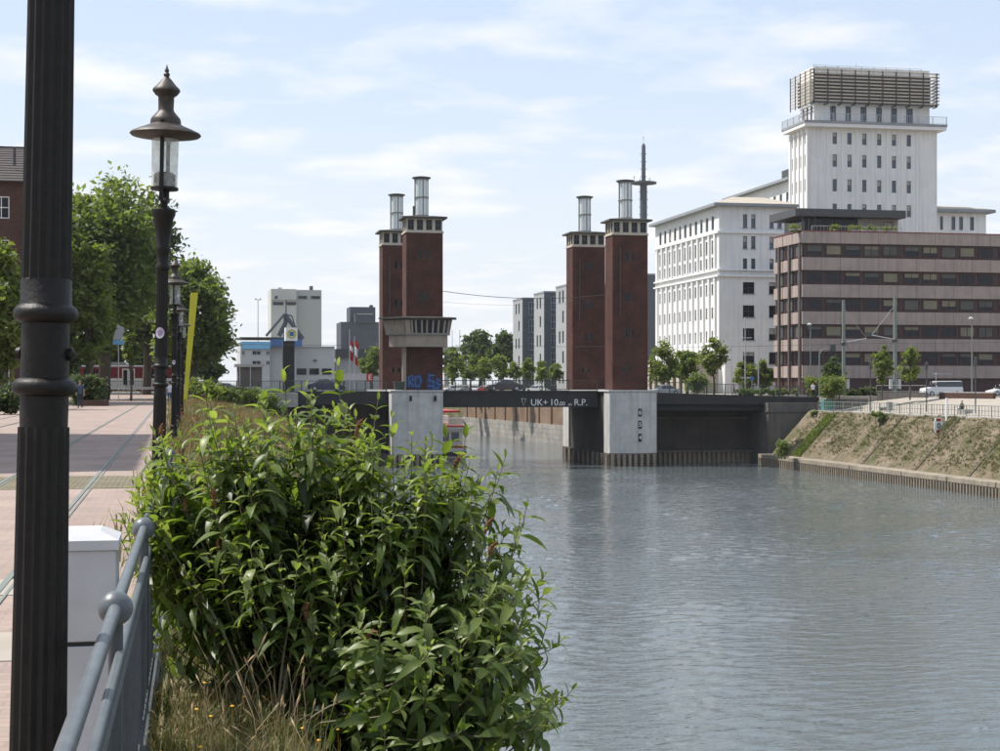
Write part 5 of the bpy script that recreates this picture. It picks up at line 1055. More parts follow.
# ================================================================== VEHICLES
M['tyre'] = mat('tyre_rubber', (0.012, 0.012, 0.012), rough=.8); M['rim'] = mat('alloy_rim', (0.45, 0.45, 0.46), rough=.35, metal=.7)
M['car_glass'] = mat('car_glass', (0.015, 0.018, 0.022), rough=.05, spec=.9)
def car(label, x, y, z, paint, rz=0.0, kind='sedan', L=4.5, W=1.78, H=1.42, group='cars on the roads by the bridge', taillight=True):
    q = thing('parked_car' if 'parked' in label else 'car', label, 'car' if kind != 'van' else 'van', (x, y, z), group, rz=rz); ORG[q.name] = Vector((0, 0, 0))
    h = L / 2; hw = W / 2
    def loft(secs):
        b = MB(); n = 8
        for (u, zb, zt, w0, w1) in secs:
            b.v += [(u, -w0, zb), (u, -w0, zb + (zt - zb) * .55), (u, -w1, zt - .03), (u, -w1 * .8, zt), (u, w1 * .8, zt), (u, w1, zt - .03), (u, w0, zb + (zt - zb) * .55), (u, w0, zb)]
        b.f = [(i * n + k, (i + 1) * n + k, (i + 1) * n + (k + 1) % n, i * n + (k + 1) % n) for i in range(len(secs) - 1) for k in range(n)] + [tuple(range(n)), tuple((len(secs) - 1) * n + n - 1 - k for k in range(n))]
        b.m = [0] * len(b.f); return b
    belt = H * .62
    if kind == 'van':
        body = [(-h, .35, .7, hw * .9, hw * .86), (-h + .12, .28, 1.0, hw, hw * .95), (-h + .75, .25, 1.12, hw, hw * .97), (-h + 1.15, .25, 1.2, hw, hw * .97), (h - .1, .28, 1.2, hw, hw * .97), (h, .38, 1.15, hw * .97, hw * .93)]
        gl = [(-h + .85, 1.1, 1.13, hw * .93, hw * .9), (-h + 1.75, 1.15, H - .06, hw * .93, hw * .84), (h - .3, 1.15, H - .02, hw * .93, hw * .86), (h - .03, 1.15, H - .35, hw * .93, hw * .88)]
        rf = [(-h + 1.7, H - .1, H - .01, hw * .84, hw * .76), (h - .2, H - .1, H + .02, hw * .86, hw * .8), (h - .04, H - .16, H - .06, hw * .84, hw * .8)]
    else:
        body = [(-h, .32, .55, hw * .82, hw * .75), (-h + .15, .24, .70, hw * .95, hw * .88), (-h + .9, .2, belt - .06, hw, hw * .92), (-h + 1.35, .2, belt, hw, hw * .93), (h - .9, .2, belt + .03, hw, hw * .92), (h - .25, .22, belt, hw * .97, hw * .88), (h, .34, belt - .12, hw * .88, hw * .8)]
        gl = [(-h + 1.2, belt - .04, belt, hw * .9, hw * .86), (-h + 1.95, belt - .02, H - .06, hw * .9, hw * .74), (h - 1.5, belt, H - .05, hw * .9, hw * .74), (h - .55, belt, belt + .05, hw * .88, hw * .8)]
        rf = [(-h + 1.88, H - .1, H - .02, hw * .72, hw * .66), (.2, H - .1, H, hw * .73, hw * .68), (h - 1.42, H - .1, H - .03, hw * .72, hw * .66)]
    loft(body).build('body', paint, q, True, local=True); loft(gl).build('windows', M['car_glass'], q, True, local=True); loft(rf).build('roof_panel', paint, q, True, local=True)
    for u in (-h + 1.45, .12, h - 1.35 if kind != 'van' else h - .9):
        pl = MB()
        for s in (-1, 1): pl.add([(u - .04, s * hw * .92, belt), (u + .04, s * hw * .92, belt), (u + .05, s * hw * .78, H - .05), (u - .03, s * hw * .78, H - .05)], [(0, 1, 2, 3) if s < 0 else (3, 2, 1, 0)])
        pl.build('window_pillar', paint, q, local=True)
    for u in (-h + .85, h - .82):
        for s in (-1, 1):
            wv_ = MB().lathe([(.1, -.1), (.31, -.1), (.33, -.06), (.33, .06), (.31, .1), (.1, .1)], (0, 0, 0), 18).build('tyre', M['tyre'], q, local=True); wv_.rotation_euler = (R(90), 0, 0); wv_.location = (u, s * (hw - .07), .33)
            rim = MB().lathe([(.02, -.11), (.2, -.108), (.21, .108), (.02, .11)], (0, 0, 0), 12).build('rim', M['rim'], wv_, local=True)
    for s in (-1, 1):
        MB().box(-h + .0, -h + .22, s * hw * .62 - .16, s * hw * .62 + .16, .56, .70).build('headlight', M['white_paint'], q, local=True)
        MB().box(h - .16, h + .01, s * hw * .72 - .12, s * hw * .72 + .12, belt - .3, belt - .12).build('tail_light', M['red_paint'], q, local=True)
        MB().box(-h + 1.35, -h + 1.5, s * (hw + .09) - .09, s * (hw + .09) + .09, belt, belt + .14).build('wing_mirror', paint, q, local=True)
    return q
def paint(n, c): return mat(n, c, rough=.28, spec=.6)
P_dark, P_blue, P_white, P_silver, P_red = paint('car_paint_dark', (.05, .03, .032)), paint('car_paint_navy', (.012, .022, .06)), paint('car_paint_white', (.72, .72, .72)), paint('car_paint_silver', (.40, .41, .42)), paint('car_paint_red', (.30, .02, .02))
yy = 187.2; car('dark sedan crossing the lift span', X_at(503.5, yy), yy, .74, P_dark)
yy = 188.0; car('navy blue car on the road left of the bridge towers', X_at(326, yy), yy, .74, P_blue, math.pi, H=1.5, L=4.4)
yy = 187.0; car('white van driving along the right bank road', X_at(941, yy), yy, .05, P_white, 0, 'van', 5.1, 1.9, 1.92)
yy = 190.5; car('white car at the right picture edge on the bank road', X_at(1004, yy), yy, .05, P_white, 0, H=1.5)
yy = 205; car('silver parked car beside the gauge pier tower', X_at(663, yy), yy, .1, P_silver, .2)
yy = 205.5; car('dark parked car low beneath the left trees', X_at(221, 178), 178, .3, P_blue, .1)
PK = 'cars parked on the far bank behind the lift span'
for i, (px_, d, p) in enumerate(((452, 300, P_white), (462, 296, P_silver), (474, 302, P_white), (486, 294, P_red), (538, 290, P_white))):
    x_, y_ = XY(px_, d); car('parked ' + ['white car nearest the control cabin tower beyond the span', 'silver car second from the control cabin beyond the span', 'white car third from the control cabin beyond the span', 'red car beyond the span above the dark sedan', 'white car beyond the span near the rear right tower'][i], x_, y_, -.05, p, .3 + .5 * i, group=PK)

# tram crossing the end of the promenade
ty = 187.6; xa, xb = X_at(80, ty), X_at(172, ty)
TR = thing('tram', 'red and cream tram with double doors crossing behind the promenade', 'tram', ((xa + xb) / 2, ty, .5)); zb = .5
box('skirt', M['dark_red'], TR, xa, xb, ty + .03, ty + 2.3, zb + .25, zb + .75)
box('lower_body', M['tram_white'], TR, xa, xb, ty, ty + 2.34, zb + .75, zb + 1.75, bevel=.03)
box('window_band', M['dark_red'], TR, xa, xb, ty + .02, ty + 2.3, zb + 1.75, zb + 3.0)
box('roof', M['silver'], TR, xa + .1, xb - .1, ty + .15, ty + 2.2, zb + 3.0, zb + 3.22, bevel=.06)
box('roof_unit', M['lantern_metal'], TR, xa + 2, xa + 5, ty + .4, ty + 1.9, zb + 3.22, zb + 3.6)
xd = X_at(128.5, ty)
k = xa + .4
while k < xb - 1.4:
    if not (xd - 2.2 < k < xd + .8):
        box('window', M['glass'], TR, k, k + 1.25, ty - .012, ty + .03, zb + 1.82, zb + 2.75, bevel=.01)
    k += 1.42
for s in (-1, 1):
    dr = box('door', M['tram_white'], TR, xd + min(0, s * .72) + .01, xd + max(0, s * .72) - .01, ty - .03, ty + .01, zb + .4, zb + 2.85)
    box('door_glass', M['glass'], dr, xd + s * .36 - .22, xd + s * .36 + .22, ty - .045, ty - .031, zb + 1.0, zb + 2.7)
for u in (1.5, 3.2, 7.0, 8.7):
    o = MB().lathe([(.1, -.06), (.34, -.06), (.34, .06), (.1, .06)], (0, 0, 0), 14).build('wheel', M['steel_dark'], TR, local=True); o.rotation_euler = (R(90), 0, 0); o.location = Vector((xa + u, ty + .3, zb + .34)) - ORG[TR.name]

# passenger boat moored behind the left pier
q = thing('passenger_boat', 'white and red passenger boat moored behind the left pier', 'boat', (X_at(449, 208), 208, WZ))
bx_, by_ = X_at(447, 208), 208.0
def hull(z0, z1, w0, w1, name, m, L=26, y0=0.0): MB().prism([(bx_ - w0, by_ + y0), (bx_ + w0, by_ + y0), (bx_ + w0, by_ + L * .75), (bx_, by_ + L), (bx_ - w0, by_ + L * .75)], z0, z1, [(bx_ - w1, by_ + y0 - .1), (bx_ + w1, by_ + y0 - .1), (bx_ + w1, by_ + L * .76), (bx_, by_ + L + .6), (bx_ - w1, by_ + L * .76)]).build(name, m, q)
hull(WZ - .5, WZ + .55, 2.3, 2.6, 'hull', M['steel_dark']); hull(WZ + .55, WZ + 1.05, 2.6, 2.62, 'hull_stripe', M['white_paint']); hull(WZ + 1.05, WZ + 1.3, 2.65, 2.65, 'red_rail', M['red_paint'])
box('cabin', M['white_paint'], q, bx_ - 2.3, bx_ + 2.3, by_ + 1.2, by_ + 19, WZ + 1.3, WZ + 3.6)
for k in range(3): box('window', M['glass_blue'], q, bx_ - 1.9 + k * 1.35, bx_ - .9 + k * 1.35, by_ + 1.16, by_ + 1.199, WZ + 1.9, WZ + 3.1)
for k in range(10): box('window', M['glass_blue'], q, bx_ + 2.301, bx_ + 2.33, by_ + 2 + k * 1.7, by_ + 3.2 + k * 1.7, WZ + 1.9, WZ + 3.0)
box('upper_deck', M['white_paint'], q, bx_ - 2.6, bx_ + 2.6, by_ + .3, by_ + 19.4, WZ + 3.6, WZ + 3.8); box('deck_band', M['red_paint'], q, bx_ - 2.63, bx_ + 2.63, by_ + .27, by_ + 19.5, WZ + 3.8, WZ + 3.98)
railing(q, bx_ - 2.5, by_ + .35, WZ + 3.98, bx_ + 2.5, by_ + .35, WZ + 3.98, h=1.0, pitch=.3, m=M['white_paint'], pm=.03); railing(q, bx_ + 2.5, by_ + .35, WZ + 3.98, bx_ + 2.5, by_ + 19, WZ + 3.98, h=1.0, pitch=.3, m=M['white_paint'], pm=.03)
box('canopy', M['red_paint'], q, bx_ - 2.3, bx_ + 2.1, by_ + 2, by_ + 14, WZ + 5.7, WZ + 5.95)
for sx in (-2.1, 1.9):
    for sy in (2.3, 8, 13.6): MB().tube([(bx_ + sx, by_ + sy, WZ + 3.98), (bx_ + sx, by_ + sy, WZ + 5.7)], .05, 6).build('canopy_post', M['white_paint'], q)

# ================================================================== PEOPLE
M['skin'] = mat('skin', (0.42, 0.24, 0.17), rough=.6)
def person(label, x, y, z, H, shirt, trousers, hair, rz=0.0, stride=.16, arms=((-.05, .05), (.05, -.05)), sit=False, sleeves=False, bare_top=None):
    q = thing('person', label, 'person', (x, y, z), 'people near the canal', rz=rz); ORG[q.name] = Vector((0, 0, 0))
    s = H / 1.75; J = {}; 
    hz = .93 if not sit else .45
    P = {'pel': (0, 0, hz), 'wst': (0, .01, hz + .2), 'chs': (0, 0, hz + .42), 'nk': (0, .01, hz + .57), 'hd0': (0, .0, hz + .64), 'hd1': (0, -.02, hz + .73), 'hd2': (0, .0, hz + .80)}
    Rr = {'pel': (.155, .115), 'wst': (.14, .105), 'chs': (.175, .12), 'nk': (.055, .06), 'hd0': (.07, .08), 'hd1': (.078, .098), 'hd2': (.06, .075)}
    E = [('pel', 'wst'), ('wst', 'chs'), ('chs', 'nk'), ('nk', 'hd0'), ('hd0', 'hd1'), ('hd1', 'hd2')]
    for i, sd in enumerate((-1, 1)):
        st_ = stride * sd
        if sit: kn, an, to = (sd * .11, -.42, hz + .02), (sd * .11, -.42, .08), (sd * .12, -.6, .04)
        else: kn, an, to = (sd * .1, st_ * .55 - .03, .49), (sd * .1, st_ * 1.15, .09), (sd * .12, st_ * 1.15 - .16, .035)
        for k_, v, r in ((f'hip{i}', (sd * .09, 0, hz - .06), (.095, .1)), (f'kn{i}', kn, (.062, .065)), (f'an{i}', an, (.042, .045)), (f'to{i}', to, (.04, .032))): P[k_] = v; Rr[k_] = r
        E += [('pel', f'hip{i}'), (f'hip{i}', f'kn{i}'), (f'kn{i}', f'an{i}'), (f'an{i}', f'to{i}')]
        a0_, a1_ = arms[i]
        for k_, v, r in ((f'sh{i}', (sd * .19, 0, hz + .48), (.06, .06)), (f'el{i}', (sd * .25, a0_, hz + .2), (.045, .045)), (f'wr{i}', (sd * .25, a0_ + a1_ - .05, hz - .02), (.03, .034)), (f'ha{i}', (sd * .245, a0_ + a1_ - .08, hz - .15), (.025, .04))): P[k_] = v; Rr[k_] = r
        E += [('chs', f'sh{i}'), (f'sh{i}', f'el{i}'), (f'el{i}', f'wr{i}'), (f'wr{i}', f'ha{i}')]
    keys = list(P); me = bpy.data.meshes.new('body'); me.from_pydata([tuple(c * s for c in P[k]) for k in keys], [(keys.index(a), keys.index(b)) for a, b in E], [])
    o = bpy.data.objects.new('body', me); col.objects.link(o)
    md = o.modifiers.new('skin', 'SKIN'); md.use_smooth_shade = True
    for i, k in enumerate(keys): me.skin_vertices[0].data[i].radius = tuple(r * s for r in Rr[k]); me.skin_vertices[0].data[i].use_root = (k == 'pel')
    o.modifiers.new('sub', 'SUBSURF').levels = 2
    dg = bpy.context.evaluated_depsgraph_get(); m2 = bpy.data.meshes.new_from_object(o.evaluated_get(dg)); bpy.data.objects.remove(o)
    m2.materials.clear()
    for mm in (M['skin'], shirt, trousers, hair, M['black']): m2.materials.append(mm)
    for p in m2.polygons:
        c = p.center / s; ax = abs(c.x)
        if c.z > hz + .70 and (c.y > -.02 or c.z > hz + .80): k = 3
        elif c.z > hz + .56: k = 0
        elif c.z < .075: k = 4
        elif ax > .2 and c.z < hz + (.30 if not sleeves else -.02): k = 0
        elif c.z > hz - .02: k = 1
        else: k = 2
        p.material_index = k; p.use_smooth = True
    body = link('body', m2, q)
    hd = Vector(P['hd1']) * s
    hb = MB().lathe([(.02, -.02), (.07, -.01), (.092, .03), (.085, .075), (.05, .11), (.005, .122)], (0, .012, hd.z), 12); hb.build('hair', hair, q, True, local=True)
    fb = MB(); fb.add([(-.012, -.1, 0), (.012, -.1, 0), (0, -.128, -.012), (0, -.098, .035)], [(0, 1, 2), (0, 2, 3), (1, 3, 2)])
    for i, v in enumerate(fb.v): fb.v[i] = (v[0] * s, v[1] * s, v[2] * s + hd.z - .02)
    fb.build('nose', M['skin'], q, local=True)
    return q
C_ = lambda n, c: mat('cloth_' + n, c, rough=.9)
hair_d, hair_g = C_('dark_hair', (.025, .018, .012)), C_('grey_hair', (.16, .13, .11))
x, y = XY(80, 107); person('walker in blue shirt and dark jeans by the clipped hedge', x, y, 0, 1.8, C_('blue', (.045, .075, .13)), C_('jeans', (.02, .026, .045)), hair_g, math.pi, .17)
x, y = XY(107.5, 126); person('walker dressed in black right of the clipped hedge', x, y, 0, 1.72, C_('black', (.014, .014, .018)), C_('black2', (.012, .012, .014)), hair_d, math.pi + .3, .10, sleeves=True)
x, y = XY(169.5, 130); person('walker in white shirt and blue jeans behind the lamps', x, y, 0, 1.76, C_('white', (.7, .7, .72)), C_('denim', (.05, .09, .16)), hair_d, math.pi, .15)
x, y = XY(734, 205); person('distant walker with red top right of the white arcade', x, y, .12, 1.78, C_('red', (.30, .06, .05)), C_('jeans', (.02, .026, .045)), hair_d, 1.2, .18)
x, y = XY(813, 192); person('distant person in white shirt between the shrubs at the bridge end', x, y, .02, 1.75, C_('white', (.7, .7, .72)), C_('black2', (.012, .012, .014)), hair_d, 0, .05)
yb_ = Y_at(962, 77.0); person('person in black top sitting by the right plaza railing', 77.0, yb_, -1.35, 1.75, C_('black', (.014, .014, .018)), C_('pale', (.4, .38, .35)), hair_d, -1.2, sit=True, sleeves=True)
q = thing('stone_seat', 'pale concrete seat block under the sitting person', 'seat', (77.2, yb_, -1.4)); box('seat', M['concrete'], q, 76.75, 77.6, yb_ - 1.0, yb_ + .3, -1.55, -.93); box('plinth', M['wing_wall'], q, 76.85, 77.5, yb_ - .9, yb_ + .2, -1.65, -1.55)

# ================================================================== STREET FURNITURE ON THE RIGHT BANK
q = thing('bank_railing', 'long grey bar railing along the top of the paved embankment', 'railing', (73.95, 130, -1.49))
railing(q, 73.95, 100, -1.49, 73.95, 176.5, -1.49, h=1.05, pitch=.6, post=2.4, m=M['mast'], pm=.035, bar=.02, rails=(1.0, .55, .12))
q = thing('plaza_wall', 'curved grey brown low wall below the brown office block', 'wall', (86, 165, 0))
arc = [(X_at(877, 178), 178), (X_at(890, 177), 176.6), (X_at(905, 176), 175.0), (X_at(922, 174.5), 173.2)]
for i in range(3): slab('wall_piece', M['wing_wall'], arc[i], arc[i + 1], -.6, .62, -.35, q)
railing(q, arc[0][0], arc[0][1] + .2, .62, arc[3][0], arc[3][1] + .2, .62, h=.8, pitch=1.2, m=M['mast'], pm=.025)
q = thing('red_plaza_wall', 'reddish brown low wall behind the sitting person on the plaza', 'wall', (88, 160, 0))
wa, wb = (X_at(939, 166), 166.0), (X_at(993, 158), 158.0)
slab('wall_piece', M['brick_house'], wa, wb, -.6, .62, -.4, q); slab('wall_coping', M['concrete'], (wa[0] - .05, wa[1]), (wb[0], wb[1]), .62, .72, -.5, q)
q = thing('graffiti_block', 'grey concrete block with a green painted end beside the embankment top', 'wall', (76, 177, -1.5))
x0 = X_at(835, 176.5); box('block', M['wing_wall'], q, x0, x0 + 4, 176.2, 177.6, -1.7, -.15); box('painted_end', mat('green_graffiti', (.10, .30, .12), (.05, .16, .34), 1.5, .7), q, x0 - 1.4, x0 - .002, 176.4, 177.4, -1.75, -.2)
def pole_thing(name, label, cat, px_, d, z0, pt_, r0, r1, m, group=None, extra=None):
    x, y = XY(px_, d); q = thing(name, label, cat, (x, y, z0), group); zt = 1.6 + (384 - pt_) * d / F
    MB().tube([(x, y, z0), (x, y, zt)], [r0, r1], 8).build('pole', m, q)
    MB().lathe([(r0 * 2.2, 0), (r0 * 2.2, .06), (r0 * 1.3, .1)], (x, y, z0), 10).build('foot_plate', m, q)
    if extra: extra(q, x, y, zt)
    return q
def catenary(sgn):
    def f(q, x, y, zt):
        MB().lathe([(.2, 0), (.34, .15), (.34, .4), (.2, .6)], (x, y, zt - 10.2 + 4.6), 8).build('clamp', M['steel_dark'], q)
        MB().tube([(x, y, zt - 5.2), (x + sgn * 3.0, y, zt - 4.7)], .06, 5).tube([(x, y, zt - 1), (x + sgn * 3.0, y, zt - 4.6)], .02, 4).build('bracket_arm', M['silver'], q)
        MB().tube([(x - .35 * 0, y, zt - 4.9), (x + sgn * .9, y + .1, zt - 6.2), (x + sgn * 1.6, y, zt - 5.3)], .03, 5).build('cable_loop', M['steel_dark'], q)
        for s in (-.55, .55): MB().box(x + s - .18, x + s + .18, y - .15, y + .15, 1.0, 2.2).build('switch_box', M['silver'], q)
    return f
CM = 'tram wire masts on the right bank'
pole_thing('catenary_mast', 'left green tram wire mast before the brown office block', 'mast', 843.5, 196, .05, 300, .24, .2, M['mast'], CM, catenary(1))
pole_thing('catenary_mast', 'right green tram wire mast between the slender trees', 'mast', 895, 196, .05, 297, .26, .22, M['mast'], CM, catenary(-1))
def head(q, x, y, zt): MB().lathe([(.06, -.1), (.3, 0), (.3, .1), (.1, .25)], (x - .15, y, zt), 10).build('lamp_head', M['silver'], q)
def arm(q, x, y, zt):
    MB().tube([(x, y, zt - .3), (x + .3, y, zt + .3), (x + 1.4, y, zt + .5)], [.09, .07, .05], 6).build('lamp_arm', M['mast'], q); MB().box(x + 1.3, x + 2.0, y - .15, y + .15, zt + .1, zt + .9).build('signal_box', M['steel_dark'], q)
SL = 'street lamps on the right bank'
pole_thing('street_lamp', 'thin street lamp at the left end of the brown office block', 'street lamp', 810.5, 198, .05, 325, .09, .06, M['mast'], SL, head)
pole_thing('street_lamp', 'tall thin street lamp near the right picture edge', 'street lamp', 972, 190, .05, 319, .1, .07, M['mast'], SL, head)
pole_thing('traffic_signal', 'curved traffic signal arm above the light shrub', 'traffic signal', 819.5, 190, .05, 352, .11, .09, M['mast'], None, arm)
def blk(q, x, y, zt): MB().lathe([(.05, 0), (.16, .02), (.16, .75), (.18, .8), (.05, .86)], (x, y, zt - .86), 10).build('lamp_head', M['steel_dark'], q)
for i, (px_, d, pt_) in enumerate(((870.5, 176, 362), (926.5, 168, 362), (975.5, 158, 357))):
    pole_thing('plaza_light', ['black plaza light post left of the slender trees', 'black plaza light post in front of the white van', 'black plaza light post right of the sitting person'][i], 'plaza light', px_, d, -1.5 if i else -1.2, pt_, .07, .06, M['steel_dark'], 'black light posts on the plaza', blk)
FP = 'flagpoles before the white wing'
for i, (px_, pt_) in enumerate(((745.2, 318), (758.4, 335), (731.3, 339))):
    def fl(q, x, y, zt, i=i):
        if i == 0:
            for z in (zt - 2.6, 1.6 + (384 - 378) * 210 / F): MB().tube([(x - .7, y, z), (x + .9, y, z)], .05, 5).build('cross_arm', M['silver'], q)
        MB().lathe([(.02, -.1), (.1, 0), (.02, .1)], (x, y, zt), 8).build('finial', M['silver'], q)
    pole_thing('flagpole', ['tallest white pole with cross arms before the clipped trees', 'white flagpole between the two clipped trees', 'thin white flagpole left of the clipped trees'][i], 'flagpole', px_, 210, .12, pt_, .09, .06, M['silver'], FP, fl)
def sgn(q, x, y, zt):
    MB().box(x - .9, x + .9, y - .06, y - .02, zt - 2.0, zt - 1.0).build('sign_panel', mat('pale_blue_sign', (.35, .45, .55), rough=.5), q); MB().lathe([(.33, -.02), (.33, .02)], (0, 0, 0), 16).build('round_sign', M['concrete'], q, local=True)
    o = q.children[-1]; o.rotation_euler = (R(90), 0, 0); o.location = Vector((x, y - .05, zt - .2)) - ORG[q.name]
pole_thing('road_sign', 'pale blue sign panel behind the white van', 'sign', 936, 191, .05, 372, .04, .04, M['silver'], None, sgn)
def sgn2(q, x, y, zt): MB().lathe([(.3, -.02), (.3, .02)], (0, 0, 0), 16).build('round_sign', M['midblue'], q, local=True); o = q.children[-1]; o.rotation_euler = (R(90), 0, 0); o.location = Vector((x, y - .05, zt - .3)) - ORG[q.name]
pole_thing('road_sign', 'small blue round sign between the flagpoles', 'sign', 752, 207, .12, 376, .04, .04, M['silver'], None, sgn2)
for i, (px_, X) in enumerate(((889.5, 77.2),)):
    y_ = Y_at(px_, X); q = thing('litter_bin', 'grey round litter bin behind the bank railing', 'litter bin', (X, y_, -1.4))
    MB().lathe([(.3, 0), (.36, .05), (.36, .85), (.33, .9)], (X, y_, -1.42), 14).build('bin_body', M['lantern_metal'], q, True); MB().lathe([(.38, 0), (.38, .06), (.2, .14)], (X, y_, -.52), 14).build('bin_lid', M['steel_dark'], q)
    q = thing('plaza_bench', 'pale bench beside the round litter bin', 'bench', (X, y_ + 1.5, -1.4)); box('seat', M['concrete'], q, X - .3, X + .3, y_ + .7, y_ + 2.3, -1.05, -.93); box('leg', M['concrete'], q, X - .25, X + .25, y_ + .8, y_ + 1.0, -1.6, -1.05); box('leg', M['concrete'], q, X - .25, X + .25, y_ + 2.0, y_ + 2.2, -1.6, -1.05)
# lifebuoy board
X = 72.3; y_ = Y_at(936, X)
q = thing('lifebuoy_stand', 'white hexagonal lifebuoy board with red bands on a white post', 'lifebuoy stand', (X, y_, -2.2))
box('post', M['white_paint'], q, X + 1.05, X + 1.2, y_ - .08, y_ + .08, -2.6, .25)
zc = Z_at(425.5, X, y_); hx = [(-.30, .75), (.30, .75), (.46, .3), (.46, -.3), (.30, -.75), (-.30, -.75), (-.46, -.3), (-.46, .3)]
brd = MB().add([(X + a, y_ - .55, zc + b_) for a, b_ in hx] + [(X + a, y_ - .47, zc + b_) for a, b_ in hx], [tuple(range(8)), tuple(range(15, 7, -1))] + [(i, i + 8, (i + 1) % 8 + 8, (i + 1) % 8) for i in range(8)]).build('board', M['white_paint'], q)
box('red_band', M['red_paint'], q, X - .24, X + .24, y_ - .57, y_ - .551, zc + .42, zc + .68); box('red_band', M['red_paint'], q, X - .24, X + .24, y_ - .57, y_ - .551, zc - .68, zc - .42)
bm_ = MB(); n = 18
for i in range(n):
    a = 2 * math.pi * i / n
    for k in range(6): t_ = 2 * math.pi * k / 6; bm_.v.append((X + (.14 + .045 * math.cos(t_)) * math.cos(a), y_ - .6 + .045 * math.sin(t_), zc + (.24 + .045 * math.cos(t_)) * math.sin(a)))
bm_.f = [(i * 6 + k, i * 6 + (k + 1) % 6, ((i + 1) % n) * 6 + (k + 1) % 6, ((i + 1) % n) * 6 + k) for i in range(n) for k in range(6)]; bm_.m = [0] * len(bm_.f); bm_.build('ring_holder', M['black'], q, True)
box('bracket', M['silver'], q, X - .02, X + 1.1, y_ - .468, y_ - .40, zc + .25, zc + .35); box('bracket', M['silver'], q, X + 1.06, X + 1.18, y_ - .399, y_ - .081, zc + .25, zc + .35)

# ================================================================== WIRES
def wire(label, pts, r=.03, group='overhead wires between the bridge towers'):
    tag(MB().tube(pts, r, 5).build('overhead_wire', M['steel_dark']), label, 'wire', group)
def sag(a, c, s, n=14): a, c = Vector(a), Vector(c); return [a.lerp(c, i / n) - Vector((0, 0, s * 4 * (i / n) * (1 - i / n))) for i in range(n + 1)]
def wp(px_, py_, y_): x = X_at(px_, y_); return (x, y_, Z_at(py_, x, y_))
wire('sagging cable from the control cabin tower to the gauge pier tower', sag(wp(442, 291, 184), wp(604, 295, 182.5), .62), .035)
wire('thin contact wire just above the cabin roof height between towers', sag(wp(455, 345.5, 190), wp(604, 346.5, 190), .06), .022)
wire('thin wire below the sagging cable between towers', sag(wp(442, 302, 192), wp(606, 300, 192), .5), .012)
wire('tram wire right of the gauge pier tower', sag(wp(650, 348, 190), wp(842, 344, 190), .05), .022)
wire('tram wire beyond the brown office masts', sag(wp(843, 343, 190.5), wp(1100, 338, 190.5), .3), .02)
wire('tram wire left of the rear left tower', sag(wp(378, 345, 192), wp(200, 343, 192), .1), .022)

# ================================================================== LEFT BANK HOUSES
def house(label, x0, x1, y0, y1, ze, zr, name='brick_house', turned=False):
    q = thing(name, label, 'house', ((x0 + x1) / 2, (y0 + y1) / 2, 0), 'brick houses along the promenade')
    b = MB(); nf = max(2, int(ze / 3.4)); hy = []; hx = []
    for k in range(nf):
        z = 1.0 + k * (ze - .6) / nf
        i = y0 + 1.2
        while i < y1 - 2: hy.append((i, i + 1.2, z, z + 1.7)); i += 3.0
        i = x0 + 1.2
        while i < x1 - 2: hx.append((i, i + 1.2, z, z + 1.7)); i += 3.0
    holed_wall(b, 'y', x1, y0, y1, 0, ze, hy, .2, -1); holed_wall(b, 'x', y0, x0, x1, 0, ze, hx, .2)
    b.add([(x0, y0, 0), (x0, y1, 0), (x0, y1, ze), (x0, y0, ze)], [(0, 3, 2, 1)]).add([(x0, y1, 0), (x1, y1, 0), (x1, y1, ze), (x0, y1, ze)], [(0, 3, 2, 1)])
    xm = (x0 + x1) / 2; ym = (y0 + y1) / 2
    if turned: b.add([(x0, y0, ze), (x0, y1, ze), (x0, ym, zr)], [(0, 2, 1)]).add([(x1, y0, ze), (x1, y1, ze), (x1, ym, zr)], [(0, 1, 2)])
    else: b.add([(x0, y0, ze), (x1, y0, ze), (xm, y0, zr)], [(0, 1, 2)]).add([(x0, y1, ze), (x1, y1, ze), (xm, y1, zr)], [(0, 2, 1)])
    b.build('wall', M['brick_house'], q)
    for h in hx: window(q, ((h[0] + h[1]) / 2, y0, (h[2] + h[3]) / 2), 1.2, 1.7, 'x', M['glass'], M['white_trim'], .08, (1, 1), .1)
    key = ('flip', 1.2, 1.7)
    for h in hy:
        w_ = window(q, (x1, (h[0] + h[1]) / 2, (h[2] + h[3]) / 2), 1.2, 1.7, 'y', M['glass'], M['white_trim'], .08, (1, 1), .1); w_.rotation_euler = (0, 0, math.pi)
    rf = MB(); n = 14; o = .5
    if turned: x0, x1, y0, y1, xm, ym = y0, y1, x0, x1, ym, xm
    for s_, xe in ((1, x1 + o), (-1, x0 - o)):
        zeb = ze - o * (zr - ze) / (x1 - xm)
        for k in range(n):      # courses of tiles, each lapping over the one below
            f0, f1 = k / n, (k + 1) / n + .02
            xa_, za_ = xe + (xm - xe) * f0, zeb + (zr - zeb) * f0 + .14; xb_, zb_ = xe + (xm - xe) * f1, zeb + (zr - zeb) * f1 + .06
            rf.add([(xa_, y0 - o, za_), (xa_, y1 + o, za_), (xb_, y1 + o, zb_), (xb_, y0 - o, zb_), (xa_, y0 - o, za_ - .1), (xa_, y1 + o, za_ - .1)], [(0, 1, 2, 3) if s_ > 0 else (3, 2, 1, 0), (0, 4, 5, 1)])
    if turned: rf.v = [(v[1], v[0], v[2]) for v in rf.v]; x0, x1, y0, y1, xm, ym = y0, y1, x0, x1, ym, xm
    r_ = rf.build('roof', M['tile_roof'], q)
    box('chimney', M['brick_house'], r_, xm - .5, xm + .5, y0 + 4, y0 + 5, zr - 1.5, zr + 1.4); MB().tube([(x1 - 1.5, y0 + 3, ze + 1.5), (x1 - 1.5, y0 + 3, ze + 3)], .12, 6).build('vent_pipe', M['steel_dark'], r_)
    return q
xh = X_at(31, 128)
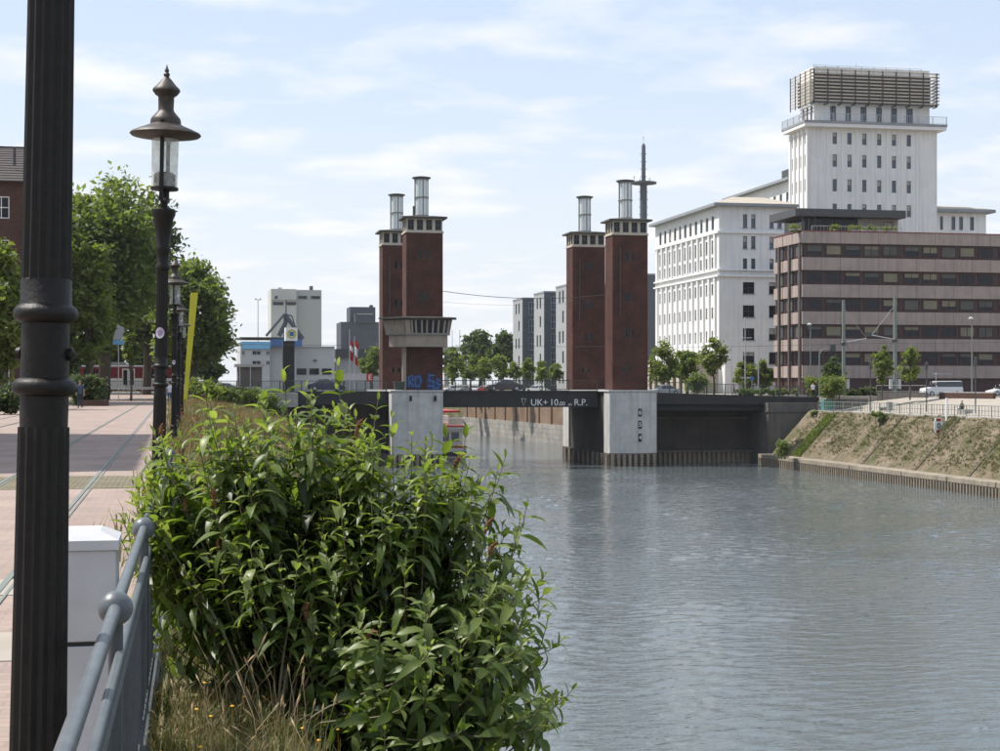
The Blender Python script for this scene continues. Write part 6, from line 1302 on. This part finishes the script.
house('brown brick house with dark tiled roof at the left picture edge', xh - 13, xh, 128, 150, Z_at(181, xh, 128), Z_at(142, xh - 6, 136), turned=True)
house('brick house left of the frame whose shadow crosses the promenade', -25, -12, 36, 57, 18.6, 22.5)

# yellow slanting beam and small pale blue sign
d = 104; x, y = XY(184.5, d); q = thing('slanted_beam', 'yellow green slanting beam rising behind the lamps', 'beam', (x, y, 0))
top = XY(194.3, d); zt = 1.6 + (384 - 293) * d / F
MB().add([(x - .10, y - .1, -.1), (x + .10, y - .1, -.1), (x + .10, y + .1, -.1), (x - .10, y + .1, -.1), (top[0] - .24, top[1] - .2, zt), (top[0] + .24, top[1] - .2, zt), (top[0] + .24, top[1] + .2, zt), (top[0] - .24, top[1] + .2, zt)],
         [(0, 3, 2, 1), (4, 5, 6, 7), (0, 1, 5, 4), (1, 2, 6, 5), (2, 3, 7, 6), (3, 0, 4, 7)]).build('beam', M['yellow'], q, bevel=.02)
box('beam_foot', M['steel_dark'], q, x - .3, x + .3, y - .3, y + .3, -.02, .04)
d = 146; x, y = XY(118.5, d); q = thing('blue_sign', 'small white and pale blue sign hanging before the dark trees', 'sign', (x, y, 0)); z_ = 1.6 + (384 - 344) * d / F
MB().tube([(x, y, 0), (x, y, z_ + 1.4)], .05, 6).build('pole', M['silver'], q); MB().box(x - .5, x + .5, y - .08, y - .05, z_ - .05, z_ + .35).build('sign_panel', M['lightblue'], q)
MB().add([(x - .5, y - .1, z_ + .4), (x + .35, y - .1, z_ + .4), (x + .5, y - .1, z_ + 1.5), (x - .1, y - .1, z_ + 1.8), (x - .5, y - .06, z_ + .4), (x + .35, y - .06, z_ + .4), (x + .5, y - .06, z_ + 1.5), (x - .1, y - .06, z_ + 1.8)], [(0, 1, 2, 3), (7, 6, 5, 4), (0, 4, 5, 1), (1, 5, 6, 2), (2, 6, 7, 3), (3, 7, 4, 0)]).build('sign_panel', M['silo'], q)
q = thing('guard_rail', 'low grey guard rail along the road under the left trees', 'guard rail', (-20, 180, .5))
for k in range(8): xx = -14.5 + k * 3.4; box('post', M['silver'], q, xx, xx + .1, 179.6, 179.7, .3, 1.3)
box('beam', M['silver'], q, -15, 11, 179.54, 179.599, 1.0, 1.28)
d = 201; x, y = XY(384, 184.5); q = thing('green_bin', 'dark green wheeled bin beside the control cabin tower', 'bin', (x + 1.0, 182.6, .9))
xg = LF[0] - 3.0; MB().prism([(xg - .5, 181.4), (xg + .5, 181.4), (xg + .5, 182.2), (xg - .5, 182.2)], .92, 1.75, [(xg - .6, 181.3), (xg + .6, 181.3), (xg + .6, 182.3), (xg - .6, 182.3)]).build('bin_body', M['green_steel'], q); box('bin_lid', M['steel_dark'], q, xg - .65, xg + .65, 181.25, 182.35, 1.75, 1.87)

# ================================================================== FOREGROUND: LAMPS
def lamp_parts(q, sticker=False):
    MB().lathe([(.16, 0), (.16, .06), (.13, .09), (.12, .36), (.135, .40), (.135, .44), (.09, .49), (.08, .56), (.088, .59), (.066, .63)], n=24).build('pedestal', M['iron'], q, True, local=True)
    MB().lathe([(.066, .62), (.0585, 1.50)], n=32, flute=.10).build('lower_shaft', M['iron'], q, local=True)
    MB().lathe([(.054, 1.48), (.0555, 1.572), (.0605, 1.574), (.068, 1.578), (.073, 1.585), (.0745, 1.593), (.073, 1.601), (.068, 1.608), (.0605, 1.612), (.0555, 1.614), (.0545, 1.742), (.060, 1.744), (.068, 1.748), (.0725, 1.755), (.074, 1.763), (.0725, 1.771), (.068, 1.778), (.062, 1.782), (.0585, 1.786), (.0575, 1.84), (.055, 1.845)], n=28).build('collar', M['iron'], q, True, local=True)
    MB().lathe([(.0575, 1.82), (.052, 2.66)], n=32, flute=.10).build('upper_shaft', M['iron'], q, local=True)
    MB().lathe([(.052, 2.64), (.066, 2.66), (.066, 2.69), (.054, 2.71), (.056, 2.80), (.068, 2.83), (.068, 2.86), (.060, 2.88), (.074, 3.0), (.090, 3.13), (.106, 3.16), (.106, 3.205), (.09, 3.215), (.034, 3.22), (.034, 3.31), (.042, 3.34), (.042, 3.37), (.06, 3.39)], n=24).build('capital', M['iron'], q, True, local=True)
    MB().lathe([(.118, 3.385), (.128, 3.39), (.128, 3.41), (.118, 3.415)], n=24).build('glass_ring', M['iron'], q, True, local=True)
    MB().lathe([(.10, 3.412), (.10, 3.53), (.07, 3.55)], n=16).lathe([(.016, 3.55), (.016, 3.80)], (.03, 0, 0), 8).build('burner', M['iron'], q, True, local=True)
    b = MB(); prof = [(.118, 3.415), (.124, 3.86), (.120, 3.86), (.114, 3.415)]; n = 28
    for r, z in prof:
        for k in range(n): a = 2 * math.pi * k / n; b.v.append((r * math.cos(a), r * math.sin(a), z))
    b.f = [(i * n + k, i * n + (k + 1) % n, ((i + 1) % 4) * n + (k + 1) % n, ((i + 1) % 4) * n + k) for i in range(4) for k in range(n)]; b.m = [0] * len(b.f)
    b.build('glass_cylinder', M['lamp_glass'], q, True, local=True)
    MB().lathe([(.13, 3.855), (.31, 3.885), (.325, 3.90), (.315, 3.915), (.25, 3.945), (.165, 3.98), (.140, 3.995), (.138, 4.03), (.13, 4.05), (.095, 4.09), (.078, 4.11), (.07, 4.13), (.072, 4.24), (.078, 4.25), (.10, 4.265), (.126, 4.30), (.122, 4.32), (.09, 4.35), (.05, 4.40), (.022, 4.43), (.030, 4.455), (.016, 4.475), (.022, 4.49), (.008, 4.52), (.003, 4.545)], n=32).build('lamp_hat', M['lamp_roof'], q, True, local=True)
    for s in (-1, 1):
        MB().box(-.017, .017, s * .135 - .01, s * .135 + .01, 3.30, 4.02).build('strut', M['iron'], q, local=True)
        MB().box(-.02, .02, min(0, s * .145), max(0, s * .145), 3.28, 3.31).build('strut_foot', M['iron'], q, local=True)
        o = MB().lathe([(.003, -.008), (.014, -.006), (.016, .004), (.004, .012)], (0, 0, 0), 10).build('knob', M['iron'], q, True, local=True); o.location = (s * .060, 0, 1.67); o.rotation_euler = (0, R(90), 0)
def lamp_glass():
    m = bpy.data.materials.new('old_lamp_glass'); m.use_nodes = True; t = m.node_tree; o = t.nodes['Material Output']; b = t.nodes['Principled BSDF']
    b.inputs['Base Color'].default_value = (.8, .8, .78, 1); b.inputs['Roughness'].default_value = .08
    tr = N(t, 'ShaderNodeBsdfTransparent'); tr.inputs[0].default_value = (.93, .93, .91, 1)
    g = N(t, 'ShaderNodeNewGeometry'); no = N(t, 'ShaderNodeTexNoise'); no.inputs['Scale'].default_value = 14; t.links.new(g.outputs['Position'], no.inputs['Vector'])
    mr = N(t, 'ShaderNodeMapRange'); mr.inputs['From Min'].default_value = .3; mr.inputs['From Max'].default_value = .75; mr.inputs['To Min'].default_value = .70; mr.inputs['To Max'].default_value = .93; t.links.new(no.outputs[0], mr.inputs[0])
    ms = N(t, 'ShaderNodeMixShader'); t.links.new(mr.outputs[0], ms.inputs[0]); t.links.new(b.outputs[0], ms.inputs[1]); t.links.new(tr.outputs[0], ms.inputs[2]); t.links.new(ms.outputs[0], o.inputs[0]); return m
M['lamp_glass'] = lamp_glass()
LG = 'old lamp posts along the promenade'
lamp = thing('lamp_post', 'large dark fluted lamp post close up at the left', 'lamp post', (0, 0, 0), LG); lamp_parts(lamp)
def set_lamp(o, label, px_at_horizon, d, lean, dz=0.0):
    x, y = XY(px_at_horizon, d); o['label'] = label
    o.rotation_euler = (0, 0, -YAW); m_ = Matrix.Rotation(-YAW, 4, 'Z') @ Matrix.Rotation(lean, 4, 'Y'); o.rotation_euler = m_.to_euler()
    off = m_.to_3x3() @ Vector((0, 0, 1.6)); o.location = (x - off.x, y - off.y, dz)
set_lamp(lamp, 'large dark fluted lamp post close up at the left', 44.5, 3.72, R(1.0))
for lab, px_, d, lean, dz in (('tall old lamp post with round sticker behind the shrub', 160.3, 14.75, R(1.2), 0.0), ('old lamp post just right of the stickered one', 174.2, 37.0, R(.5), 0.03), ('smaller old lamp post half hidden behind the third', 178.6, 50.0, R(.5), 0.0), ('smallest old lamp post far down the row', 182.2, 63.0, R(.5), 0.0)):
    set_lamp(copy_tree(lamp), lab, px_, d, lean, dz)
    if 'sticker' in lab:
        l2 = [o for o in bpy.data.objects if o.get('label') == lab][0]
        M['sticker'] = mat('pale_sticker', (.62, .66, .68), (.55, .30, .45), 22, .5); M['sticker2'] = mat('teal_sticker_print', (.10, .38, .42), (.45, .2, .4), 30, .5)
        b = MB(); n = 20
        def curved(rx, rz, r, name, m):
            b = MB(); b.v = [(0, -r, 0)] + [(rx * math.cos(2 * math.pi * k / n), -math.sqrt(max(0, r * r - (rx * math.cos(2 * math.pi * k / n)) ** 2)), rz * math.sin(2 * math.pi * k / n)) for k in range(n)]
            b.f = [(0, 1 + k, 1 + (k + 1) % n) for k in range(n)]; b.m = [0] * n; o = b.build(name, m, l2, local=True); o.location = (-.002, 0, 2.07); return o
        curved(.040, .052, .0595, 'sticker', M['sticker']); curved(.022, .030, .0605, 'sticker_print', M['sticker2'])

# handrail with ball joint and panel of bars
RX = -.178; RZ = 1.0
HR = thing('handrail', 'grey tubular handrail with ball joint and dark infill beside the shrub', 'railing', (RX, 4.4, .18))
rx = lambda y: RX + .012 * (y - 2.6)
MB().tube([(rx(1.2), 1.2, RZ), (rx(14), 14, RZ)], .0175, 16).build('top_rail', M['rail'], HR, True)
MB().tube([(rx(1.2) + .012, 1.2, RZ - .125), (rx(14) + .012, 14, RZ - .125)], .0135, 12).build('second_rail', M['rail'], HR, True)
for y in (2.0, 4.4, 6.8, 9.2, 11.6, 14.0):
    MB().lathe([(.001, -.047)] + [(.047 * math.sin(math.pi * k / 12), -.047 * math.cos(math.pi * k / 12)) for k in range(1, 12)] + [(.001, .047)], (rx(y), y, RZ), 24).build('ball_joint', M['rail'], HR, True)
    MB().lathe([(.020, 0), (.020, .78)], (rx(y), y + .012, .19), 14).build('post', M['rail_dark'], HR, True)
for z in (.32, RZ - .17): MB().tube([(rx(1.2) + .012, 1.2, z), (rx(14) + .012, 14, z)], .015, 6).build('panel_rail', M['rail_dark'], HR)
bar_me = MB().box(-.004, .004, -.006, .006, 0, .50).mesh('infill_bar', M['rail_dark'])
for k in range(95):
    y = 2.06 + k * .12; o = link('infill_bar', bar_me, HR); o.location = Vector((rx(y) + .012, y, .335)) - ORG[HR.name]
MB().tube([(rx(1.2) + .012, 1.2, .21), (rx(14) + .012, 14, .21)], .03, 6).build('base_rail', M['rail_dark'], HR)

# utility cabinet
x0, y0 = XY(86.5, 5.75); cz = Z_at(535, x0, y0)
CB = thing('utility_cabinet', 'pale grey utility cabinet between lamp post and handrail', 'cabinet', (x0 - .02, y0, 0))
rot = Matrix.Identity(4)
def cbx(name, m, a, b_, c, d_, e, f, bev=.006):
    mb = MB().box(a, b_, c, d_, e, f); mb.v = [tuple((rot @ Vector(v))) for v in mb.v]; return mb.build(name, m, CB, local=True, bevel=bev)
hwid = .125
cbx('lower_body', M['cabinet'], -hwid, hwid, 0, .30, .12, cz - .40); cbx('seam', M['black'], -hwid + .004, hwid - .004, .004, .296, cz - .40, cz - .385, 0); cbx('upper_body', M['cabinet'], -hwid, hwid, 0, .30, cz - .385, cz - .055)
cbx('plinth', M['wing_wall'], -hwid + .01, hwid - .01, .01, .29, -.02, .12, 0)
mb = MB().prism([(-hwid - .008, -.012), (hwid + .008, -.012), (hwid + .008, .312), (-hwid - .008, .312)], cz - .055, cz - .02, None).prism([(-hwid - .008, -.012), (hwid + .008, -.012), (hwid + .008, .312), (-hwid - .008, .312)], cz - .02, cz + .012, [(-hwid + .05, .06), (hwid - .06, .06), (hwid - .06, .25), (-hwid + .05, .25)])
mb.v = [tuple(rot @ Vector(v)) for v in mb.v]; mb.build('lid', M['cabinet'], CB, local=True)

# ================================================================== FOREGROUND: SHRUB
SX, SY, SZ = XY(335, 7.35)[0], XY(335, 7.35)[1], .16
SH = thing('butterfly_shrub', 'large leafy green shrub with long leaves in front of the canal', 'shrub', (SX, SY, SZ))
def leaf_verts(L, wd, droop, fold, seg=4):
    vs = []
    for i in range(seg + 1):
        f = i / seg; w_ = wd * (math.sin(math.pi * min(1, f ** .8 * .97 + .03)) ** .8) if 0 < i < seg else (wd * .12 if i == 0 else .002)
        y = L * (f - droop * .22 * f * f); z = -droop * L * f * f * .75 + .06 * L * f
        vs += [(-w_, y, z + fold * w_), (0, y, z), (w_, y, z + fold * w_)]
    fs = []
    for i in range(seg):
        for j in range(2): a = i * 3 + j; fs.append((a, a + 1, a + 4, a + 3))
    return np.array(vs), fs
variants = [leaf_verts(1, .168, d_, fo) for d_, fo in ((.15, .5), (.45, .4), (.8, .35), (1.15, .3), (.3, .7), (.6, .15))]
# crown envelope, measured on the plane of the shrub: (px, py, half widths)
pxm = 7.35 / F
def env(px_, py_, dd=0.0): d_ = 7.35 + dd; x, y = XY(px_, d_); return np.array((x, y, 1.6 + (384 - py_) * d_ / F))
E_ = [((195, 502), (82, 88), .55, 0), ((282, 455), (90, 76), .6, 0), ((385, 492), (84, 76), .6, 0), ((295, 560), (155, 85), .75, 0), ((452, 538), (72, 84), .5, -.1), ((430, 640), (110, 90), .7, -.4), ((510, 640), (46, 80), .45, -.5),
      ((330, 640), (110, 55), .6, -.2), ((160, 560), (46, 85), .4, 0), ((142, 515), (30, 45), .3, 0), ((520, 712), (40, 45), .35, -.7), ((440, 715), (100, 50), .4, -.75), ((385, 695), (60, 50), .4, -.6)]
g2 = np.random.default_rng(21)
tips = []
wts = np.array([e[1][0] * e[1][1] * e[2] for e in E_]); wts /= wts.sum()
while len(tips) < 520:
    e = E_[g2.choice(len(E_), p=wts)]; v = g2.normal(0, 1, 3); v /= np.linalg.norm(v); v *= g2.uniform(.35, 1) ** .4
    if v[2] < -.35 and g2.random() < .6: continue
    tips.append(env(e[0][0] + v[0] * e[1][0], e[0][1] - v[2] * e[1][1], v[1] * e[2] + e[3]))
# shoots that stand clear of the crown
special = [(283, 372), (338, 366), (262, 392), (205, 392), (210, 402), (235, 410), (378, 400), (392, 418), (310, 398), (432, 440), (446, 428), (466, 428), (150, 478), (135, 500), (505, 458), (498, 470), (490, 500), (478, 478), (515, 545), (520, 520), (528, 498), (548, 590), (562, 640), (572, 690), (470, 460), (350, 410), (180, 440), (165, 455), (545, 575), (560, 700), (138, 520), (140, 560), (146, 600), (133, 545), (150, 630), (296, 420), (412, 436), (248, 425), (325, 415), (365, 430)]
sp = [env(a, b_, g2.uniform(-.35, .35)) for a, b_ in special]
bases = [np.array((SX + g2.uniform(-.35, .35), SY + g2.uniform(-.75, .3), SZ - .03)) for _ in range(18)]
for b0_ in bases: b0_[2] = np.interp(b0_[0], [a for a, _ in prof_near], [z for _, z in prof_near]) - .03
stems = MB(); LV = []; LT_ = []; singles = []; spikes = []
side_dir = np.array((math.cos(YAW), -math.sin(YAW), 0))
def shoot(tip, special=False):
    b0 = bases[g2.integers(len(bases))].copy(); off = tip - b0
    b0[:2] += off[:2] * .25 * g2.uniform(.3, 1)
    c1 = b0 + np.array((off[0] * .22, off[1] * .22, off[2] * .62)); c2 = tip - np.array((off[0] * .10, off[1] * .10, max(.16, .34 * abs(off[2])))) 
    T = np.linspace(0, 1, 12)[:, None]; path = (1 - T) ** 3 * b0 + 3 * (1 - T) ** 2 * T * c1 + 3 * (1 - T) * T * T * c2 + T ** 3 * tip
    stems.tube([tuple(p) for p in path], [.0062 * (1 - .7 * i / 11) for i in range(12)], 5, False)
    Ltot = np.linalg.norm(np.diff(path, axis=0), axis=1).sum(); step = .052; n = int(min(Ltot * .78, 1.15) / step); ph = g2.uniform(0, 6.28)
    for k in range(n + 1):
        f = 1 - k * step / Ltot
        if f < .05: break
        i = min(10, int(f * 11)); u = f * 11 - i; p = path[i] * (1 - u) + path[i + 1] * u; tg = path[i + 1] - path[i]; tg /= np.linalg.norm(tg)
        age = min(1, k / 3.5)
        if k > 9 and g2.random() < .18 * (k - 9) / 4: continue
        for s_ in (0, 1):
            a = ph + k * math.pi / 2 + s_ * math.pi + g2.normal(0, .25)
            ref = np.array((0, 0, 1.0)) if abs(tg[2]) < .9 else side_dir; e1 = np.cross(tg, ref); e1 /= np.linalg.norm(e1); e2 = np.cross(e1, tg)
            rad = math.cos(a) * e1 + math.sin(a) * e2
            open_ = .38 + 1.15 * age + g2.normal(0, .18); yv = tg * math.cos(open_) + rad * math.sin(open_); yv /= np.linalg.norm(yv)
            L = (.038 + .074 * min(1, (k + .4) / 3.2)) * g2.uniform(.6, 1.35); L *= 1.12 if special else 1
            vi = int(np.clip(g2.normal(1.0 + 1.9 * age, .9), 0, 3)) if g2.random() < .8 else int(g2.integers(4, 6))
            zv = tg - yv * (tg @ yv); zv += np.array((0, 0, .35)); zv -= yv * (zv @ yv); zv /= np.linalg.norm(zv) + 1e-9; xv = np.cross(yv, zv)
            if k == 0: L *= .8
            rot3 = np.stack([xv, yv, zv], 1)
            singles.append((p, rot3, L, vi, k, special))
    if g2.random() < (.05 if not special else .05): spikes.append((path[-1], path[-1] - path[-2], special))
for t_ in tips: shoot(t_)
for t_ in sp: shoot(t_, True)
stems.build('stems', M['twig'], SH)
# the leaves that show largest (upper shoots turned to the camera) are single objects, the rest one part
score = [((2.0 if s[5] else 0) + (1.2 if 1 <= s[4] <= 5 else 0) + (7.4 - dep(s[0][0], s[0][1])) * .9 + (s[0][2] - .8) * .8 + random.random() * .3) for s in singles]
pick = set(np.argsort(score)[-290:].tolist())
leaf_me = []
for vs_, fs_ in variants:
    me = bpy.data.meshes.new('leaf'); me.from_pydata([tuple(v) for v in vs_], [], fs_); me.materials.append(M['shrub_leaf_single']); me.polygons.foreach_set('use_smooth', [True] * len(me.polygons)); me.update(); leaf_me.append(me)
VV, FF, TT = [], [], []; base_i = 0
for i, (p, r3, L, vi, k, s_) in enumerate(singles):
    if i in pick:
        m4 = Matrix(np.vstack([np.hstack([r3 * L, (p - np.array(ORG[SH.name]))[:, None]]), [0, 0, 0, 1]]).tolist()); o = link('leaf', leaf_me[vi], SH); o.matrix_local = m4
    else:
        vs_, fs_ = variants[vi]; VV.append((vs_ * L) @ r3.T + p - np.array(ORG[SH.name])); FF += [tuple(a + base_i for a in f) for f in fs_]; base_i += len(vs_); TT += [float(np.clip(g2.normal(.82 - .085 * k, .17), 0, 1))] * len(fs_)  # older leaves tinted darker, which also paints the shrub's inner shade
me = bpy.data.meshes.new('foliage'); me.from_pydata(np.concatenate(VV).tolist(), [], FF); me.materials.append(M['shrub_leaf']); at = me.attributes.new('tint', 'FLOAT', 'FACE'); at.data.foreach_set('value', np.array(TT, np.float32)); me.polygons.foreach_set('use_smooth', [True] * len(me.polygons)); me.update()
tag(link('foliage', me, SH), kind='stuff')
for p, d_, s_ in spikes:
    d_ = d_ / np.linalg.norm(d_); q_ = MB(); L = g2.uniform(.07, .13); pts = [p + d_ * L * f + np.array((0, 0, -.35 * L * f * f)) + side_dir * .25 * L * f * f for f in np.linspace(0, 1, 7)]
    q_.tube([tuple(a) for a in pts], [.005, .009, .009, .008, .006, .004, .001], 6)
    for i in range(60):
        f = g2.uniform(0, .95); a = pts[int(f * 6)]; v = g2.normal(0, 1, 3); v /= np.linalg.norm(v); a = a + v * .009 * (1.1 - f * .6); q_.add([tuple(a), tuple(a + g2.normal(0, .006, 3)), tuple(a + g2.normal(0, .006, 3))], [(0, 1, 2)])
    q_.build('flower_spike', M['dry_flower'], SH)

# ================================================================== GRASS AND WEEDS
def gz(x, y):
    xs, zs = [a for a, _ in prof_near], [b_ for _, b_ in prof_near]; return np.interp(x, xs, zs)
n = 2600; px_ = rng.uniform(-.09, .95, n); py_ = rng.uniform(4.6, 14.0, n); P = np.stack([px_, py_, gz(px_, py_) - .01], 1)
dens = np.sin(px_ * 5 + 1.2) * np.sin(py_ * 3.1) + .5 * np.sin(py_ * 7.3 + px_ * 9); keep = (dens + rng.normal(0, .5, n) > -.35) & ((px_ < .62) | (py_ > 9)); P = P[keep]
gm = weeds_mesh(P, rng.uniform(.04, .17, len(P)), .0024, M['grass'], 'verge_grass', -.06, .7, 16, .05); tag(link('verge_grass', gm), kind='stuff')
# tall dry seed stalks
n = 55; px_ = rng.uniform(-.02, .52, n); py_ = rng.uniform(5.5, 6.9, n); V = []; b = MB()
for i in range(n):
    h = rng.uniform(.15, .40); a = rng.uniform(0, 6.28); ln_ = rng.uniform(.02, .14); z = float(gz(px_[i], 0)); p0 = (px_[i], py_[i], z - .01); p1 = (px_[i] + ln_ * .4 * math.cos(a), py_[i] + ln_ * .4 * math.sin(a), z + h * .6); p2 = (px_[i] + ln_ * math.cos(a), py_[i] + ln_ * math.sin(a), z + h * .86); p3 = (px_[i] + ln_ * 1.3 * math.cos(a), py_[i] + ln_ * 1.3 * math.sin(a), z + h)
    b.tube([p0, p1, p2], [.0017, .0014, .001], 3, False); b.tube([p2, tuple((Vector(p2) + Vector(p3)) / 2), p3], [.001, .0048, .0008], 4, False)
tag(b.build('dry_seed_stalks', mat('straw', (.34, .235, .12), (.42, .31, .17), 8, .8)), kind='stuff')
b = MB()
for i in range(26):
    x_, y_ = rng.uniform(-.05, .9), rng.uniform(5.0, 7.0); z = float(gz(x_, 0)) + rng.uniform(.05, .18); b.tube([(x_, y_, z - .2), (x_, y_, z)], .0012, 3, False); b.lathe([(.002, -.004), (.009, 0), (.002, .004)], (x_, y_, z), 7)
tag(b.build('yellow_wild_flowers', mat('orange_yellow_petal', (.62, .33, .02), rough=.6)), kind='stuff')
# coarse grass and red flowers further along the left bank
n = 7000; py_ = 13 + 160 * rng.uniform(0, 1, n) ** 1.2; wide = 6.4 + 3.4 * np.clip((py_ - 45) / 50, 0, 1); px_ = -.05 + wide * rng.uniform(0, 1, n)
P = np.array([(a, c, bank_z(a, c) - .03) for a, c in zip(px_, py_)])
P[:, 2] += .18 * np.sin(py_ * .37 + px_) * (px_ > 1.2) + .12 * np.sin(py_ * .9 - px_ * 1.3) * (px_ > 1.2)
tag(link('bank_grass', weeds_mesh(P, rng.uniform(.15, .5, n) * (1 + .4 * (py_ > 60)), .010 + 0 * 1, M['grass'], 'bank_grass', .05, .6, 18, .26)), kind='stuff')
b = MB()
for i in range(900):
    y_ = rng.uniform(18, 120); x_ = rng.uniform(-.05, 3.0 + y_ * .04); z = bank_z(x_, y_) + .18 * math.sin(y_ * .37 + x_) * (x_ > 1.2) + rng.uniform(.25, .6); r = rng.uniform(.010, .024) * (1 + y_ / 90); b.lathe([(r * .3, -r * .8), (r, 0), (r * .5, r * .9)], (x_, y_, z), 5)
tag(b.build('red_bank_flowers', M['poppy']), kind='stuff')

# ================================================================== AIR
hb = MB().box(-9500, 9500, -3500, 9500, -11.8, 126)
hzm = bpy.data.materials.new('thin_summer_haze'); hzm.use_nodes = True; t = hzm.node_tree; t.nodes.clear(); o_ = N(t, 'ShaderNodeOutputMaterial'); pvn = N(t, 'ShaderNodeVolumePrincipled')
pvn.inputs['Color'].default_value = (0.93, 0.95, 0.98, 1); pvn.inputs['Density'].default_value = 0.00008; pvn.inputs['Anisotropy'].default_value = 0.2
t.links.new(pvn.outputs[0], o_.inputs['Volume'])
tag(hb.build('haze', hzm), kind='stuff')
